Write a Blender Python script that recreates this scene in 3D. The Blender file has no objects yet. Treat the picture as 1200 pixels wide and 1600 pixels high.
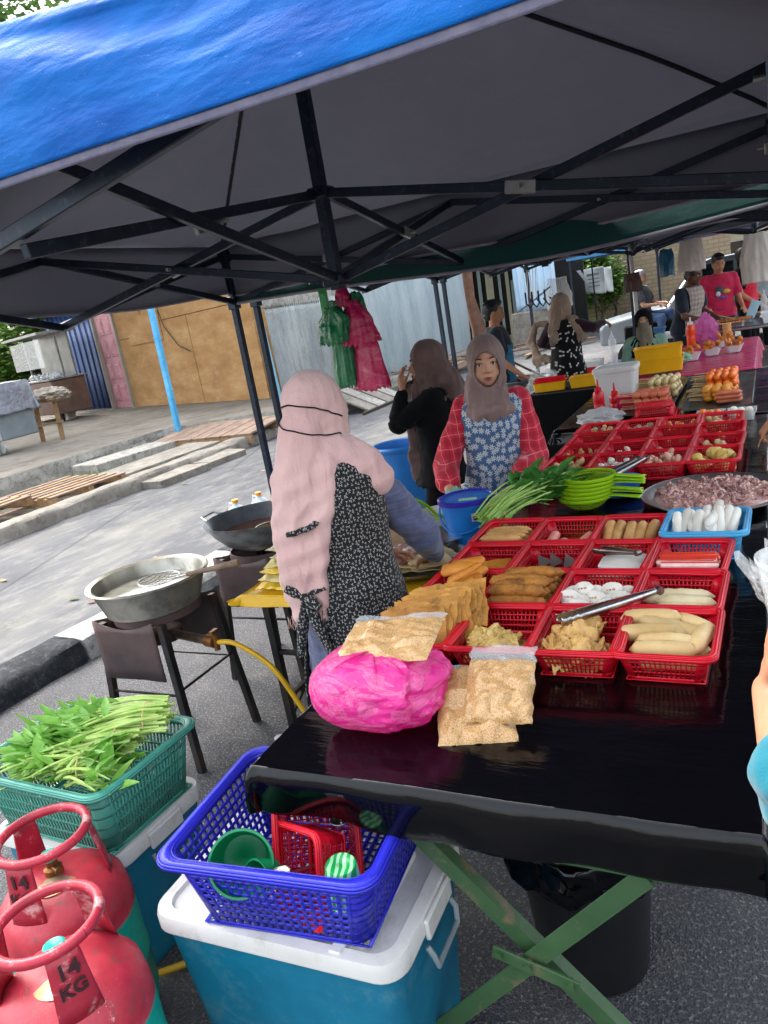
import bpy, bmesh, math, random
import numpy as np
from mathutils import Vector, Matrix, Euler, noise as mnoise
random.seed(7)
PI = math.pi
SC = bpy.context.scene
COL = SC.collection
rad = math.radians

# ---------------- camera ----------------
cam_d = bpy.data.cameras.new('camera'); cam = bpy.data.objects.new('camera', cam_d); COL.objects.link(cam)
cam_d.sensor_fit = 'VERTICAL'; cam_d.sensor_height = 36.0; cam_d.lens = 27.0
cam_d.clip_start = 0.02; cam_d.clip_end = 2000
RW = Matrix(((0.8880981, 0.0361227, 0.4582324), (0.4277701, 0.2998654, -0.8526978), (-0.1682098, 0.9532974, 0.2508577)))
cam.matrix_world = Matrix.Translation((0, 0, 1.7)) @ RW.to_4x4()
SC.camera = cam
# ---------------- world, sun, exposure ----------------
W = bpy.data.worlds.new('World'); SC.world = W; W.use_nodes = True
SUN_EL, SUN_AZ = rad(52), rad(-60)      # azimuth measured from +Y towards +X
nt = W.node_tree; nt.nodes.clear()
wo = nt.nodes.new('ShaderNodeOutputWorld'); wb = nt.nodes.new('ShaderNodeBackground')
sky = nt.nodes.new('ShaderNodeTexSky'); sky.sky_type = 'NISHITA'; sky.sun_disc = False
sky.sun_elevation = SUN_EL; sky.sun_rotation = SUN_AZ; sky.air_density = 1.3; sky.dust_density = 5.0; sky.ozone_density = 1.0
hs = nt.nodes.new('ShaderNodeHueSaturation'); hs.inputs['Saturation'].default_value = 0.38
nt.links.new(sky.outputs[0], hs.inputs['Color']); nt.links.new(hs.outputs[0], wb.inputs[0])
wb.inputs[1].default_value = 0.15; nt.links.new(wb.outputs[0], wo.inputs[0])
sl = bpy.data.lights.new('sun', 'SUN'); sun = bpy.data.objects.new('sun', sl); COL.objects.link(sun)
sl.energy = 0.5; sl.angle = rad(14); sl.color = (1, 0.95, 0.88)
sd = Vector((math.sin(SUN_AZ)*math.cos(SUN_EL), math.cos(SUN_AZ)*math.cos(SUN_EL), math.sin(SUN_EL)))
sun.rotation_euler = sd.to_track_quat('Z', 'Y').to_euler(); sun.location = (-20, 10, 30)
SC.view_settings.view_transform = 'Standard'; SC.view_settings.look = 'None'; SC.view_settings.gamma = 1
SC.view_settings.exposure = 2.45
SC.render.engine = 'CYCLES'
SC.cycles.max_bounces = 9; SC.cycles.transparent_max_bounces = 12

# ---------------- colour / materials ----------------
def S(h):
    h = h.lstrip('#'); r = []
    for i in (0, 2, 4):
        c = int(h[i:i+2], 16)/255
        r.append(c/12.92 if c <= 0.04045 else ((c+0.055)/1.055)**2.4)
    return tuple(r)+(1,)
class NT:
    def __init__(s, name):
        s.m = bpy.data.materials.new(name); s.m.use_nodes = True; s.t = s.m.node_tree
        s.b = s.t.nodes['Principled BSDF']; s.out = s.t.nodes['Material Output']; s._tc = None
    def n(s, ty, **k):
        x = s.t.nodes.new(ty)
        for a, v in k.items(): setattr(x, a, v)
        return x
    def l(s, a, b): s.t.links.new(a, b)
    def val(s, inp, v):
        if isinstance(v, bpy.types.NodeSocket): s.l(v, inp)
        else: inp.default_value = v
    def tc(s, kind='Object'):
        if not s._tc: s._tc = s.n('ShaderNodeTexCoord')
        return s._tc.outputs[kind]
    def mapping(s, scale=(1,1,1), rot=(0,0,0), vec=None, loc=(0,0,0)):
        m = s.n('ShaderNodeMapping'); m.inputs['Scale'].default_value = scale; m.inputs['Rotation'].default_value = rot; m.inputs['Location'].default_value = loc
        s.l(vec or s.tc(), m.inputs[0]); return m.outputs[0]
    def noise(s, scale, detail=4, rough=0.55, vec=None, dist=0):
        x = s.n('ShaderNodeTexNoise'); x.inputs['Scale'].default_value = scale; x.inputs['Detail'].default_value = detail
        x.inputs['Roughness'].default_value = rough; x.inputs['Distortion'].default_value = dist
        s.l(vec or s.tc(), x.inputs['Vector']); return x.outputs['Fac']
    def vor(s, scale, feature='F1', vec=None, rnd=1, dim='3D'):
        x = s.n('ShaderNodeTexVoronoi', feature=feature, voronoi_dimensions=dim); x.inputs['Scale'].default_value = scale
        x.inputs['Randomness'].default_value = rnd; s.l(vec or s.tc(), x.inputs['Vector']); return x
    def ramp(s, fac, stops, interp='LINEAR'):
        x = s.n('ShaderNodeValToRGB'); x.color_ramp.interpolation = interp; e = x.color_ramp.elements
        while len(e) < len(stops): e.new(0.5)
        for i, (p, c) in enumerate(stops):
            e[i].position = p; e[i].color = c if not isinstance(c, (int, float)) else (c, c, c, 1)
        s.l(fac, x.inputs[0]); return x.outputs[0]
    def mix(s, fac, a, b, mode='MIX'):
        x = s.n('ShaderNodeMix', data_type='RGBA', blend_type=mode)
        s.val(x.inputs[0], fac); s.val(x.inputs[6], a); s.val(x.inputs[7], b); return x.outputs[2]
    def math(s, op, a, b=0.0, c=0.0, clamp=False):
        x = s.n('ShaderNodeMath', operation=op, use_clamp=clamp)
        for i, v in enumerate((a, b, c)): s.val(x.inputs[i], v)
        return x.outputs[0]
    def bump(s, h, strength=0.3, dist=0.01, normal=None):
        x = s.n('ShaderNodeBump'); x.inputs['Strength'].default_value = strength; x.inputs['Distance'].default_value = dist
        s.l(h, x.inputs['Height'])
        if normal: s.l(normal, x.inputs['Normal'])
        s.l(x.outputs[0], s.b.inputs['Normal']); return x.outputs[0]
    def set(s, **k):
        al = dict(color='Base Color', rough='Roughness', metal='Metallic', spec='Specular IOR Level', trans='Transmission Weight', alpha='Alpha', ior='IOR',
                  coat='Coat Weight', sheen='Sheen Weight', sss='Subsurface Weight', emis='Emission Strength', ecol='Emission Color')
        for a, v in k.items(): s.val(s.b.inputs[al[a]], v)
        return s
    def translucent(s, amount, color):
        tr = s.n('ShaderNodeBsdfTranslucent'); s.val(tr.inputs[0], color); mx = s.n('ShaderNodeMixShader'); s.val(mx.inputs[0], amount)
        s.l(s.b.outputs[0], mx.inputs[1]); s.l(tr.outputs[0], mx.inputs[2]); s.l(mx.outputs[0], s.out.inputs[0])
MATS = {}
def mat(name, c1, c2=None, scale=8, rough=0.55, metal=0, bump=0.0, bscale=None, bdist=0.004, spec=0.5, trans=0, alpha=1, sheen=0, sss=0,
        contrast=(0.35, 0.7), stretch=(1,1,1), dirt=None, dirt_amt=0.0, dscale=5, coat=0, transl=0, rvar=0.0):
    """generic procedural surface: two-tone noise colour, optional dirt blotches, bump"""
    if name in MATS: return MATS[name]
    g = NT(name); a = S(c1) if isinstance(c1, str) else c1
    if c2 is None:
        c2 = tuple(max(0, x*0.8) for x in a[:3])+(1,)
    b = S(c2) if isinstance(c2, str) else c2
    v = g.mapping(stretch)
    f = g.noise(scale, 5, 0.6, v)
    colr = g.ramp(f, [(contrast[0], b), (contrast[1], a)])
    if dirt:
        d = g.noise(dscale, 8, 0.7, v); df = g.ramp(d, [(0.55, 0), (0.66, 1)])
        colr = g.mix(g.math('MULTIPLY', df, dirt_amt), colr, S(dirt))
    g.set(color=colr, rough=rough, metal=metal, spec=spec, trans=trans, alpha=alpha, sheen=sheen, coat=coat)
    if rvar: g.set(rough=g.math('MULTIPLY_ADD', f, rvar, rough-rvar/2, clamp=True))
    if sss: g.set(sss=sss); g.b.inputs['Subsurface Radius'].default_value = (0.02, 0.008, 0.004)
    if bump: g.bump(g.noise(bscale or scale*4, 6, 0.6, v), bump, bdist)
    if transl: g.translucent(transl, colr)
    MATS[name] = g.m; return g.m

# ---------------- mesh builder ----------------
def orient(d, up=(0,0,1)):
    z = Vector(d).normalized(); u = Vector(up)
    if abs(z.dot(u)) > 0.99: u = Vector((0, 1, 0)) if abs(z.y) < 0.9 else Vector((1, 0, 0))
    x = u.cross(z).normalized(); y = z.cross(x)
    return Matrix((x, y, z)).transposed()      # columns x,y,z
class MB:
    def __init__(s): s.v = []; s.f = []; s.mi = []; s.m = 0
    def add(s, vs, fs):
        k = len(s.v); s.v += [tuple(p) for p in vs]
        s.f += [tuple(i+k for i in f) for f in fs]; s.mi += [s.m]*len(fs); return s
    def box(s, c, size, R=None, bev=0.0):
        hx, hy, hz = size[0]/2, size[1]/2, size[2]/2; c = Vector(c)
        b = min(bev, hx*0.9, hy*0.9, hz*0.9)
        if b <= 0:
            P = [Vector((x*hx, y*hy, z*hz)) for z in (-1,1) for y in (-1,1) for x in (-1,1)]
            F = [(0,2,3,1),(4,5,7,6),(0,1,5,4),(2,6,7,3),(0,4,6,2),(1,3,7,5)]
        else:
            P = []; F = []
            ix = {}
            for sx in (-1,1):
                for sy in (-1,1):
                    for sz in (-1,1):
                        ix[sx,sy,sz] = len(P)
                        P += [Vector((sx*hx, sy*(hy-b), sz*(hz-b))), Vector((sx*(hx-b), sy*hy, sz*(hz-b))), Vector((sx*(hx-b), sy*(hy-b), sz*hz))]
            g = lambda a, k: ix[a]+k
            for q in (-1,1):
                o = 1 if q > 0 else -1
                A = [g((q,-1,-1),0), g((q,1,-1),0), g((q,1,1),0), g((q,-1,1),0)]; F.append(tuple(A[::o]))
                A = [g((-1,q,-1),1), g((1,q,-1),1), g((1,q,1),1), g((-1,q,1),1)]; F.append(tuple(A[::-o]))
                A = [g((-1,-1,q),2), g((1,-1,q),2), g((1,1,q),2), g((-1,1,q),2)]; F.append(tuple(A[::o]))
            for a in (-1,1):
                for c2 in (-1,1):
                    F.append((g((-1,a,c2),1), g((1,a,c2),1), g((1,a,c2),2), g((-1,a,c2),2))[::(1 if a*c2 < 0 else -1)])
                    F.append((g((a,-1,c2),0), g((a,1,c2),0), g((a,1,c2),2), g((a,-1,c2),2))[::(-1 if a*c2 < 0 else 1)])
                    F.append((g((a,c2,-1),0), g((a,c2,1),0), g((a,c2,1),1), g((a,c2,-1),1))[::(1 if a*c2 < 0 else -1)])
            for k_ in ix: F.append((ix[k_], ix[k_]+1, ix[k_]+2)[::(1 if k_[0]*k_[1]*k_[2] > 0 else -1)])
        if R is not None: P = [R @ p for p in P]
        return s.add([c+p for p in P], F)
    def bar(s, p, q, w, h=None, up=(0,0,1), bev=0.0, ext=0.0):
        p = Vector(p); q = Vector(q); h = h or w; d = q-p; L = d.length
        R = orient(d, up)
        return s.box((p+q)/2, (w, h, L+2*ext), R, bev)
    def tube(s, pts, r, seg=10, cap=True, squash=None):
        pts = [Vector(p) for p in pts]; n = len(pts)
        rs = r if isinstance(r, (list, tuple)) else [r]*n
        k = len(s.v); V = []; prev = None
        for i, p in enumerate(pts):
            d = (pts[min(i+1, n-1)]-pts[max(i-1, 0)])
            if d.length < 1e-9: d = Vector((0,0,1))
            d.normalize()
            if prev is None: x = orient(d).col[0].copy()
            else:
                x = prev - d*prev.dot(d)
                if x.length < 1e-5: x = orient(d).col[0].copy()
                x.normalize()
            prev = x; y = d.cross(x)
            for j in range(seg):
                a = 2*PI*j/seg; q = x*math.cos(a)+y*math.sin(a)
                if squash: q = Vector((q.x*squash[0], q.y*squash[1], q.z*squash[2]))
                V.append(p+q*rs[i])
        F = []
        for i in range(n-1):
            for j in range(seg):
                F.append((i*seg+j, i*seg+(j+1)%seg, (i+1)*seg+(j+1)%seg, (i+1)*seg+j))
        if cap: F.append(tuple(range(seg))[::-1]); F.append(tuple((n-1)*seg+j for j in range(seg)))
        return s.add(V, F)
    def cyl(s, p, q, r, r2=None, seg=20, cap=True): return s.tube([p, q], [r, r if r2 is None else r2], seg, cap)
    def lathe(s, prof, c=(0,0,0), seg=32, R=None, sx=1, sy=1, close=False, wob=None):
        c = Vector(c); V = []; n = len(prof)
        for r, z in prof:
            for j in range(seg):
                a = 2*PI*j/seg; p = Vector((r*math.cos(a)*sx, r*math.sin(a)*sy, z))
                if wob: p = wob(p)
                V.append(c+(R @ p if R is not None else p))
        F = [(i*seg+j, i*seg+(j+1)%seg, (i+1)*seg+(j+1)%seg, (i+1)*seg+j) for i in range(n-1) for j in range(seg)]
        if prof[0][0] > 1e-6 and not close and abs(prof[0][1]-prof[1][1]) > 1e-6: F.append(tuple(range(seg))[::-1])
        if prof[-1][0] > 1e-6 and not close and abs(prof[-1][1]-prof[-2][1]) > 1e-6: F.append(tuple((n-1)*seg+j for j in range(seg)))
        if close: F += [((n-1)*seg+j, (n-1)*seg+(j+1)%seg, (j+1)%seg, j) for j in range(seg)]
        return s.add(V, F)
    def open_lathe(s, prof, c=(0,0,0), seg=32, R=None, wob=None):
        k = len(s.f); s.lathe(prof, c, seg, R, wob=wob); 
        # strip caps
        keep = [i for i in range(k, len(s.f)) if len(s.f[i]) == 4 or seg == 4]
        s.f = s.f[:k]+[s.f[i] for i in keep]; s.mi = s.mi[:len(s.f)]; return s
    def ell(s, c, r, R=None, seg=14, rings=9):
        prof = [(math.sin(PI*i/rings), -math.cos(PI*i/rings)) for i in range(rings+1)]
        c = Vector(c); V = []
        for a_, z in prof:
            for j in range(seg):
                a = 2*PI*j/seg; p = Vector((a_*math.cos(a)*r[0], a_*math.sin(a)*r[1], z*r[2])); V.append(c+(R @ p if R is not None else p))
        F = [(i*seg+j, i*seg+(j+1)%seg, (i+1)*seg+(j+1)%seg, (i+1)*seg+j) for i in range(rings) for j in range(seg)]
        return s.add(V, F)
    def cap_(s, p, q, r1, r2, seg=16, flat=None):
        """tapered capsule; flat=(dir, factor) squashes along dir"""
        p = Vector(p); q = Vector(q); d = q-p; L = max(d.length, 1e-6); R = orient(d)
        pr = [(r1*math.sin(PI/2*i/5), -r1*math.cos(PI/2*i/5)) for i in range(6)]+[(r2*math.cos(PI/2*i/5), L+r2*math.sin(PI/2*i/5)) for i in range(6)]
        k = len(s.v); s.lathe([(max(a, 1e-7), b) for a, b in pr], p, seg, R)
        if flat:
            fd = Vector(flat[0]).normalized()
            for i in range(k, len(s.v)):
                v = Vector(s.v[i]); t = max(0, min(1, (v-p).dot(d)/(L*L))); c = p+d*t
                o = v-c; o -= fd*o.dot(fd)*(1-flat[1]); s.v[i] = tuple(c+o)
        return s
    def loft(s, rings, seg=28):
        """rings: (cx,cy,cz,rx,ry[,rotz[,tiltx]])"""
        V = []
        for rg in rings:
            cx, cy, cz, rx, ry = rg[:5]; rz = rg[5] if len(rg) > 5 else 0; tl = rg[6] if len(rg) > 6 else 0
            M = Matrix.Rotation(rz, 3, 'Z') @ Matrix.Rotation(tl, 3, 'X')
            for j in range(seg):
                a = 2*PI*j/seg; V.append(Vector((cx, cy, cz))+M @ Vector((rx*math.cos(a), ry*math.sin(a), 0)))
        n = len(rings)
        F = [(i*seg+j, i*seg+(j+1)%seg, (i+1)*seg+(j+1)%seg, (i+1)*seg+j) for i in range(n-1) for j in range(seg)]
        F.append(tuple(range(seg))[::-1]); F.append(tuple((n-1)*seg+j for j in range(seg)))
        return s.add(V, F)
    def grid(s, fn, nu, nv, closed_u=False):
        V = [fn(i/(nu if closed_u else nu-1) if nu > 1 else 0, j/(nv-1)) for j in range(nv) for i in range(nu)]
        F = []
        for j in range(nv-1):
            for i in range(nu if closed_u else nu-1):
                i2 = (i+1) % nu
                F.append((j*nu+i, j*nu+i2, (j+1)*nu+i2, (j+1)*nu+i))
        return s.add(V, F)
    def build(s, name, mats, parent=None, smooth=True, angle=40, world=True, thick=0.0):
        me = bpy.data.meshes.new(name); off = Vector((0,0,0))
        if parent is not None and world:
            p = parent
            while p is not None: off += p.location; p = p.parent
        me.from_pydata([tuple(Vector(v)-off) for v in s.v], [], s.f)
        if not isinstance(mats, (list, tuple)): mats = [mats]
        for m in mats: me.materials.append(m)
        if len(mats) > 1: me.polygons.foreach_set('material_index', s.mi)
        me.validate()
        o = bpy.data.objects.new(name, me); COL.objects.link(o)
        if thick: m = o.modifiers.new('thick', 'SOLIDIFY'); m.thickness = thick; m.offset = 0
        if parent is not None: o.parent = parent
        shade(me, smooth, angle)
        return o
def shade(me, smooth=True, angle=40):
    if not smooth: return
    me.polygons.foreach_set('use_smooth', [True]*len(me.polygons))
    if angle and len(me.polygons) < 200000:
        bm = bmesh.new(); bm.from_mesh(me); th = rad(angle)
        for e in bm.edges:
            if len(e.link_faces) == 2:
                e.smooth = e.calc_face_angle(0) < th
        bm.to_mesh(me); bm.free()
def tag(o, label=None, cat=None, group=None, kind=None):
    if label: o['label'] = label
    if cat: o['category'] = cat
    if group: o['group'] = group
    if kind: o['kind'] = kind
    return o
def thing(name, label, cat, loc=(0,0,0), rz=0, group=None):
    o = bpy.data.objects.new(name, None); o.empty_display_size = 0.05; COL.objects.link(o); o.location = loc; o.rotation_euler = (0,0,rz)
    return tag(o, label, cat, group)
def copy_tree(o, parent=None):
    c = o.copy(); COL.objects.link(c); c.parent = parent
    for ch in list(o.children): copy_tree(ch, c)
    return c
def dup(o, loc, rz=0, label=None, rot=None, scale=None, group=None):
    c = copy_tree(o); c.location = loc; c.rotation_euler = rot if rot else (0,0,rz)
    if scale: c.scale = scale if isinstance(scale, (tuple, list)) else (scale,)*3
    if label: c['label'] = label
    if group: c['group'] = group
    return c
class Once:
    """first use moves the prototype itself, later uses copy it"""
    def __init__(s, o): s.o = o; s.used = False
    def put(s, loc, rz=0, label=None, rot=None, scale=None, group=None):
        if s.used: return dup(s.o, loc, rz, label, rot, scale, group)
        s.used = True; o = s.o; o.location = loc; o.rotation_euler = rot if rot else (0,0,rz)
        if scale: o.scale = scale if isinstance(scale, (tuple, list)) else (scale,)*3
        if label: o['label'] = label
        if group: o['group'] = group
        return o
def fbm(p, sc=1.0, o=3):
    return mnoise.fractal(Vector(p)*sc, 1.0, 2.0, o)
def blob(mb, name, mats, parent, voxel=0.01, smooth=6, disp=None, clip=None, offset=0.0, keep_off=True, solid=0.0):
    """voxel-union of everything in mb into one continuous surface"""
    me = bpy.data.meshes.new(name+'_src'); me.from_pydata(mb.v, [], mb.f); o = bpy.data.objects.new('tmp', me); COL.objects.link(o)
    r = o.modifiers.new('r', 'REMESH'); r.mode = 'VOXEL'; r.voxel_size = voxel
    if smooth: sm = o.modifiers.new('s', 'SMOOTH'); sm.factor = 0.5; sm.iterations = smooth
    dg = bpy.context.evaluated_depsgraph_get(); ev = o.evaluated_get(dg); out = bpy.data.meshes.new_from_object(ev)
    bpy.data.objects.remove(o); bpy.data.meshes.remove(me)
    n = len(out.vertices)
    if disp or offset:
        co = np.empty(n*3); out.vertices.foreach_get('co', co); co = co.reshape(-1, 3)
        no = np.empty(n*3); out.vertex_normals.foreach_get('vector', no); no = no.reshape(-1, 3)
        if disp: d = np.array([disp(Vector(c), Vector(k)) for c, k in zip(co, no)])+offset
        else: d = offset
        co = co+no*(d[:, None] if disp else d); out.vertices.foreach_set('co', co.ravel()); out.update()
    if clip: clip_mesh(out, clip)
    out.name = name
    if solid:
        pass
    off = Vector((0,0,0)); p = parent
    while p is not None: off += p.location; p = p.parent
    if off.length and keep_off: out.transform(Matrix.Translation(-off))
    for m in (mats if isinstance(mats, (list, tuple)) else [mats]): out.materials.append(m)
    ob = bpy.data.objects.new(name, out); COL.objects.link(ob); ob.parent = parent
    out.polygons.foreach_set('use_smooth', [True]*len(out.polygons))
    if solid: m = ob.modifiers.new('thick', 'SOLIDIFY'); m.thickness = solid; m.offset = 1
    return ob
def clip_mesh(me, f):
    """keep f>0, snapping the border onto f=0"""
    bm = bmesh.new(); bm.from_mesh(me)
    val = {v: f(v.co) for v in bm.verts}
    dead = [fc for fc in bm.faces if all(val[v] < 0 for v in fc.verts)]
    bmesh.ops.delete(bm, geom=dead, context='FACES')
    e = 1e-3
    for v in bm.verts:
        if val.get(v, 1) < 0:
            c = v.co; g = Vector(((f(c+Vector((e,0,0)))-val[v])/e, (f(c+Vector((0,e,0)))-val[v])/e, (f(c+Vector((0,0,e)))-val[v])/e))
            if g.length > 1e-6:
                st = g*(-val[v]/g.length_squared)
                if st.length < 0.03: v.co = c+st
    bm.to_mesh(me); bm.free()
def smst(a, b, x):
    t = max(0, min(1, (x-a)/(b-a))); return t*t*(3-2*t)
# ================= materials of the setting =================
def m_asphalt(name, base, light, patch, bscale=160, sc=1.0):
    g = NT(name); f = g.noise(0.55, 8, 0.62); f2 = g.noise(5, 8, 0.7); sp = g.vor(bscale).outputs['Distance']; sp2 = g.noise(90, 3, 0.7)
    c = g.ramp(f, [(0.36, S(base)), (0.55, S(light)), (0.7, S(patch))])
    c = g.mix(g.math('MULTIPLY', g.ramp(f2, [(0.5, 0), (0.72, 1)]), 0.45), c, S(patch))
    c = g.mix(g.ramp(sp2, [(0.52, 0), (0.75, 0.6)]), c, S('#a9a5a0'))
    cr = g.vor(0.5, 'DISTANCE_TO_EDGE', g.mapping((1,1,1), vec=g.mix(0.07, g.tc(), g.n('ShaderNodeTexNoise').outputs['Color'])))
    c = g.mix(g.ramp(cr.outputs['Distance'], [(0.0, 0.35), (0.006, 0)]), c, S('#1a1a1c'))
    g.set(color=c, rough=0.85, spec=0.3)
    g.bump(g.math('ADD', g.math('MULTIPLY', sp, 0.9), sp2), 0.9*sc, 0.006); return g.m
M_lane = m_asphalt('asphalt_lane', '#333438', '#47484c', '#63615f')
def m_road():
    g = NT('road_worn'); f = g.noise(0.9, 8, 0.65, g.mapping((1, 0.35, 1))); f2 = g.noise(4, 8, 0.75, g.mapping((1.2, 0.5, 1)))
    c = g.ramp(f, [(0.33, S('#424347')), (0.5, S('#545557')), (0.68, S('#6b6963'))])
    c = g.mix(g.math('MULTIPLY', g.ramp(f2, [(0.48, 0), (0.62, 1)]), 0.4), c, S('#807d78'))
    c = g.mix(g.math('MULTIPLY', g.ramp(g.noise(2.3, 9, 0.8), [(0.55, 0), (0.66, 1)]), 0.4), c, S('#48494c'))
    cr = g.vor(.35, 'DISTANCE_TO_EDGE', g.mapping((1,.6,1), vec=g.mix(0.12, g.tc(), g.n('ShaderNodeTexNoise').outputs['Color'])))
    c = g.mix(g.ramp(cr.outputs['Distance'], [(0.0, .6), (0.008, 0)]), c, S('#2b2b2d')); c = g.mix(g.ramp(g.noise(1.6, 6, .6, g.mapping(loc=(4,7,1))), [(.60, 0), (.64, .35)]), c, S('#3d3e41'))
    g.set(color=c, rough=0.9, spec=0.2); g.bump(g.noise(70, 4, 0.7), 0.5, 0.004); return g.m
M_road = m_road()
def m_concrete(name, a, b, stain, sc=3):
    g = NT(name); f = g.noise(sc, 9, 0.7); c = g.ramp(f, [(0.35, S(b)), (0.62, S(a))])
    c = g.mix(g.ramp(g.noise(sc*2.7, 9, 0.8), [(0.52, 0), (0.62, 0.7)]), c, S(stain))
    g.set(color=c, rough=0.92, spec=0.2); g.bump(g.noise(sc*14, 8, 0.75), 0.7, 0.012); return g.m
M_conc = m_concrete('platform_concrete', '#7c766c', '#625d55', '#48443d', 1.2)
M_concL = m_concrete('slab_concrete', '#938d83', '#746f66', '#56514a', 4)
M_white = m_concrete('chalky_white', '#aaa79f', '#87837a', '#4f4b43', 5)
M_kblack = m_concrete('kerb_black', '#232528', '#33363a', '#55565a', 9)
M_kwhite = m_concrete('kerb_white', '#b9b9b6', '#8d8d8b', '#4c4c4c', 9)

def struct(mb, name, m, **k):
    o = mb.build(name, m, **k); o['kind'] = 'structure'; return o
# ground: one sheet to the horizon
mb = MB(); 
def gz(x, y): return 0.0
mb.add([(-900,-900,0),(900,-900,0),(900,900,0),(-900,900,0)], [(0,1,2,3)]); struct(mb, 'ground', M_lane)
# road
mb = MB(); xs = [-7.15, -6, -5, -4.05]
P = [(-7.2,-12,.004),(-3.78,-12,.004),(-3.78,7.6,.004),(-3.0,8.4,.004),(3.5,9.5,.004),(40,10,.004),(40,60,.004),(-7.2,60,.004)]
mb.add(P, [tuple(range(8))]); struct(mb, 'road', M_road, smooth=False)
# near kerb painted black and white
mb = MB(); y = -3.2; k = 0
def kx(y): return -3.90+0.045*(y-2.0)
segs = [(-3.2,-1.6,0),(-1.6,-0.1,1),(-0.1,1.2,0),(1.2,2.88,0),(2.9,4.4,1),(4.42,6.0,0),(6.02,7.4,1)]
for a, b, c in segs:
    mb.m = c; n = 14
    def fn(u, v, a=a, b=b):
        yy = a+(b-a)*v; prof = [(0.17,-0.02),(0.165,0.07),(0.14,0.125),(0.10,0.14),(-0.10,0.14),(-0.14,0.12),(-0.16,-0.02)]
        t = u*6; i = min(5, int(t)); px = prof[i][0]+(prof[i+1][0]-prof[i][0])*(t-i); pz = prof[i][1]+(prof[i+1][1]-prof[i][1])*(t-i)
        nn = fbm((px*3+c*7, yy*2.2, pz*5), 1.6); return (kx(yy)+px+nn*0.03, yy, pz+nn*0.018*(pz > 0.03))
    mb.grid(fn, 13, int((b-a)*12))
    V = [fn(i/6, 0) for i in range(7)]; mb.add(V, [tuple(range(7))]); V = [fn(i/6, 1) for i in range(7)]; mb.add(V, [tuple(range(7))[::-1]])
struct(mb, 'kerb', [M_kblack, M_kwhite])
# far kerb of the road
mb = MB()
def fn(u, v):
    prof = [(0.16,-0.02),(0.15,0.13),(0.12,0.16),(-0.1,0.17),(-0.14,0.15),(-0.16,-0.02)]; t = u*5; i = min(4, int(t))
    px = prof[i][0]+(prof[i+1][0]-prof[i][0])*(t-i); pz = prof[i][1]+(prof[i+1][1]-prof[i][1])*(t-i); yy = -3+v*13.6
    n = fbm((px*2, yy*1.2, pz), 1.5); return (-7.55+n*0.05+px, yy, pz+n*0.03*(pz > 0))
mb.grid(fn, 11, 160); o = struct(mb, 'far_kerb', M_concL)
# drain strip + raised platform
mb = MB(); mb.add([(-9.75,-3,.01),(-7.6,-3,.01),(-7.6,10.6,.01),(-9.75,10.6,.01)], [(0,1,2,3)]); struct(mb, 'drain_strip', m_concrete('drain_dirt', '#6b645a', '#4c463e', '#332f2a', 2.5), smooth=False)
mb = MB(); mb.m = 0
edge = [(-9.75,-4),(-9.72,2),(-9.68,5),(-9.74,8),(-9.65,10.3),(-8.6,10.9),(-7.55,10.95),(-7.1,11.4),(-7.05,16),(-7.0,23)]
ed = []
for i in range(len(edge)-1):
    for t in range(10):
        a, b = edge[i], edge[i+1]; x = a[0]+(b[0]-a[0])*t/10; yy = a[1]+(b[1]-a[1])*t/10; n = fbm((x, yy, 3), 2.0)
        ed.append((x+n*0.05, yy+n*0.03))
ed.append(edge[-1])
top = [(x, yy, 0.35) for x, yy in ed]+[(-40,23,0.35),(-40,-4,0.35)]
mb.add(top, [tuple(range(len(top)))])
mb.m = 1
def fn(u, v):
    i = int(u*(len(ed)-1)+.5); x, yy = ed[i]; z = 0.35*(1-v)-0.01*v; n = fbm((x*2, yy*2, z*6), 2.0); return (x+(n*0.06+0.02)*min(1, v*3), yy-0.02*v, z)
k0 = len(mb.v); mb.grid(fn, len(ed), 8); struct(mb, 'platform', [M_conc, M_white])
# loose slabs, ramp boards
def slab(name, cs, z0, z1, m, label, cat='concrete slab', group=None):
    mb = MB(); n = len(cs); j = lambda: random.uniform(-.015, .015)
    mb.add([(x+j(), y+j(), z1+j()*.6) for x, y in cs]+[(x, y, z0) for x, y in cs], [tuple(range(n))]+[(i, i+n, (i+1)%n+n, (i+1)%n) for i in range(n)])
    cx = sum(c[0] for c in cs)/n; cy = sum(c[1] for c in cs)/n; o = mb.build(name, m, smooth=False)
    o.location = (0,0,0); b = o.modifiers.new('b', 'BEVEL'); b.width = 0.012; b.segments = 2
    return tag(o, label, cat, group)
slab('concrete_slab', [(-9.5,8.1),(-8.9,8.05),(-8.75,9.6),(-9.4,9.7)], .05, .24, M_white, 'pale chipped concrete slab lying against the raised platform edge')
slab('concrete_slab', [(-8.55,7.45),(-7.75,7.4),(-7.72,9.45),(-8.5,9.6)], .02, .18, M_concL, 'long grey concrete slab covering the drain beside the road kerb')
slab('concrete_slab', [(-7.5,7.3),(-7.0,7.25),(-6.95,8.2),(-7.45,8.25)], .0, .1, M_concL, 'small flat concrete slab lying on the road just past the slatted pallet')
slab('concrete_slab', [(-7.5,8.35),(-7.02,8.3),(-7.0,9.1),(-7.4,9.2)], .0, .09, M_concL, 'small flat concrete slab nearest the wooden ramp on the road edge')
M_wood = mat('weathered_wood', '#8f7763', '#6b5648', 6, 0.8, stretch=(1,1,1), bump=0.3, dirt='#5a463a', dirt_amt=.6)
M_woodL = mat('pale_wood', '#a5845f', '#80633f', 9, 0.75, bump=0.3, dirt='#74573f', dirt_amt=.5)
t = thing('wooden_ramp', 'wide weathered plank ramp lying between the road and the raised platform', 'ramp', (-8.3, 10.1, 0))
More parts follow.
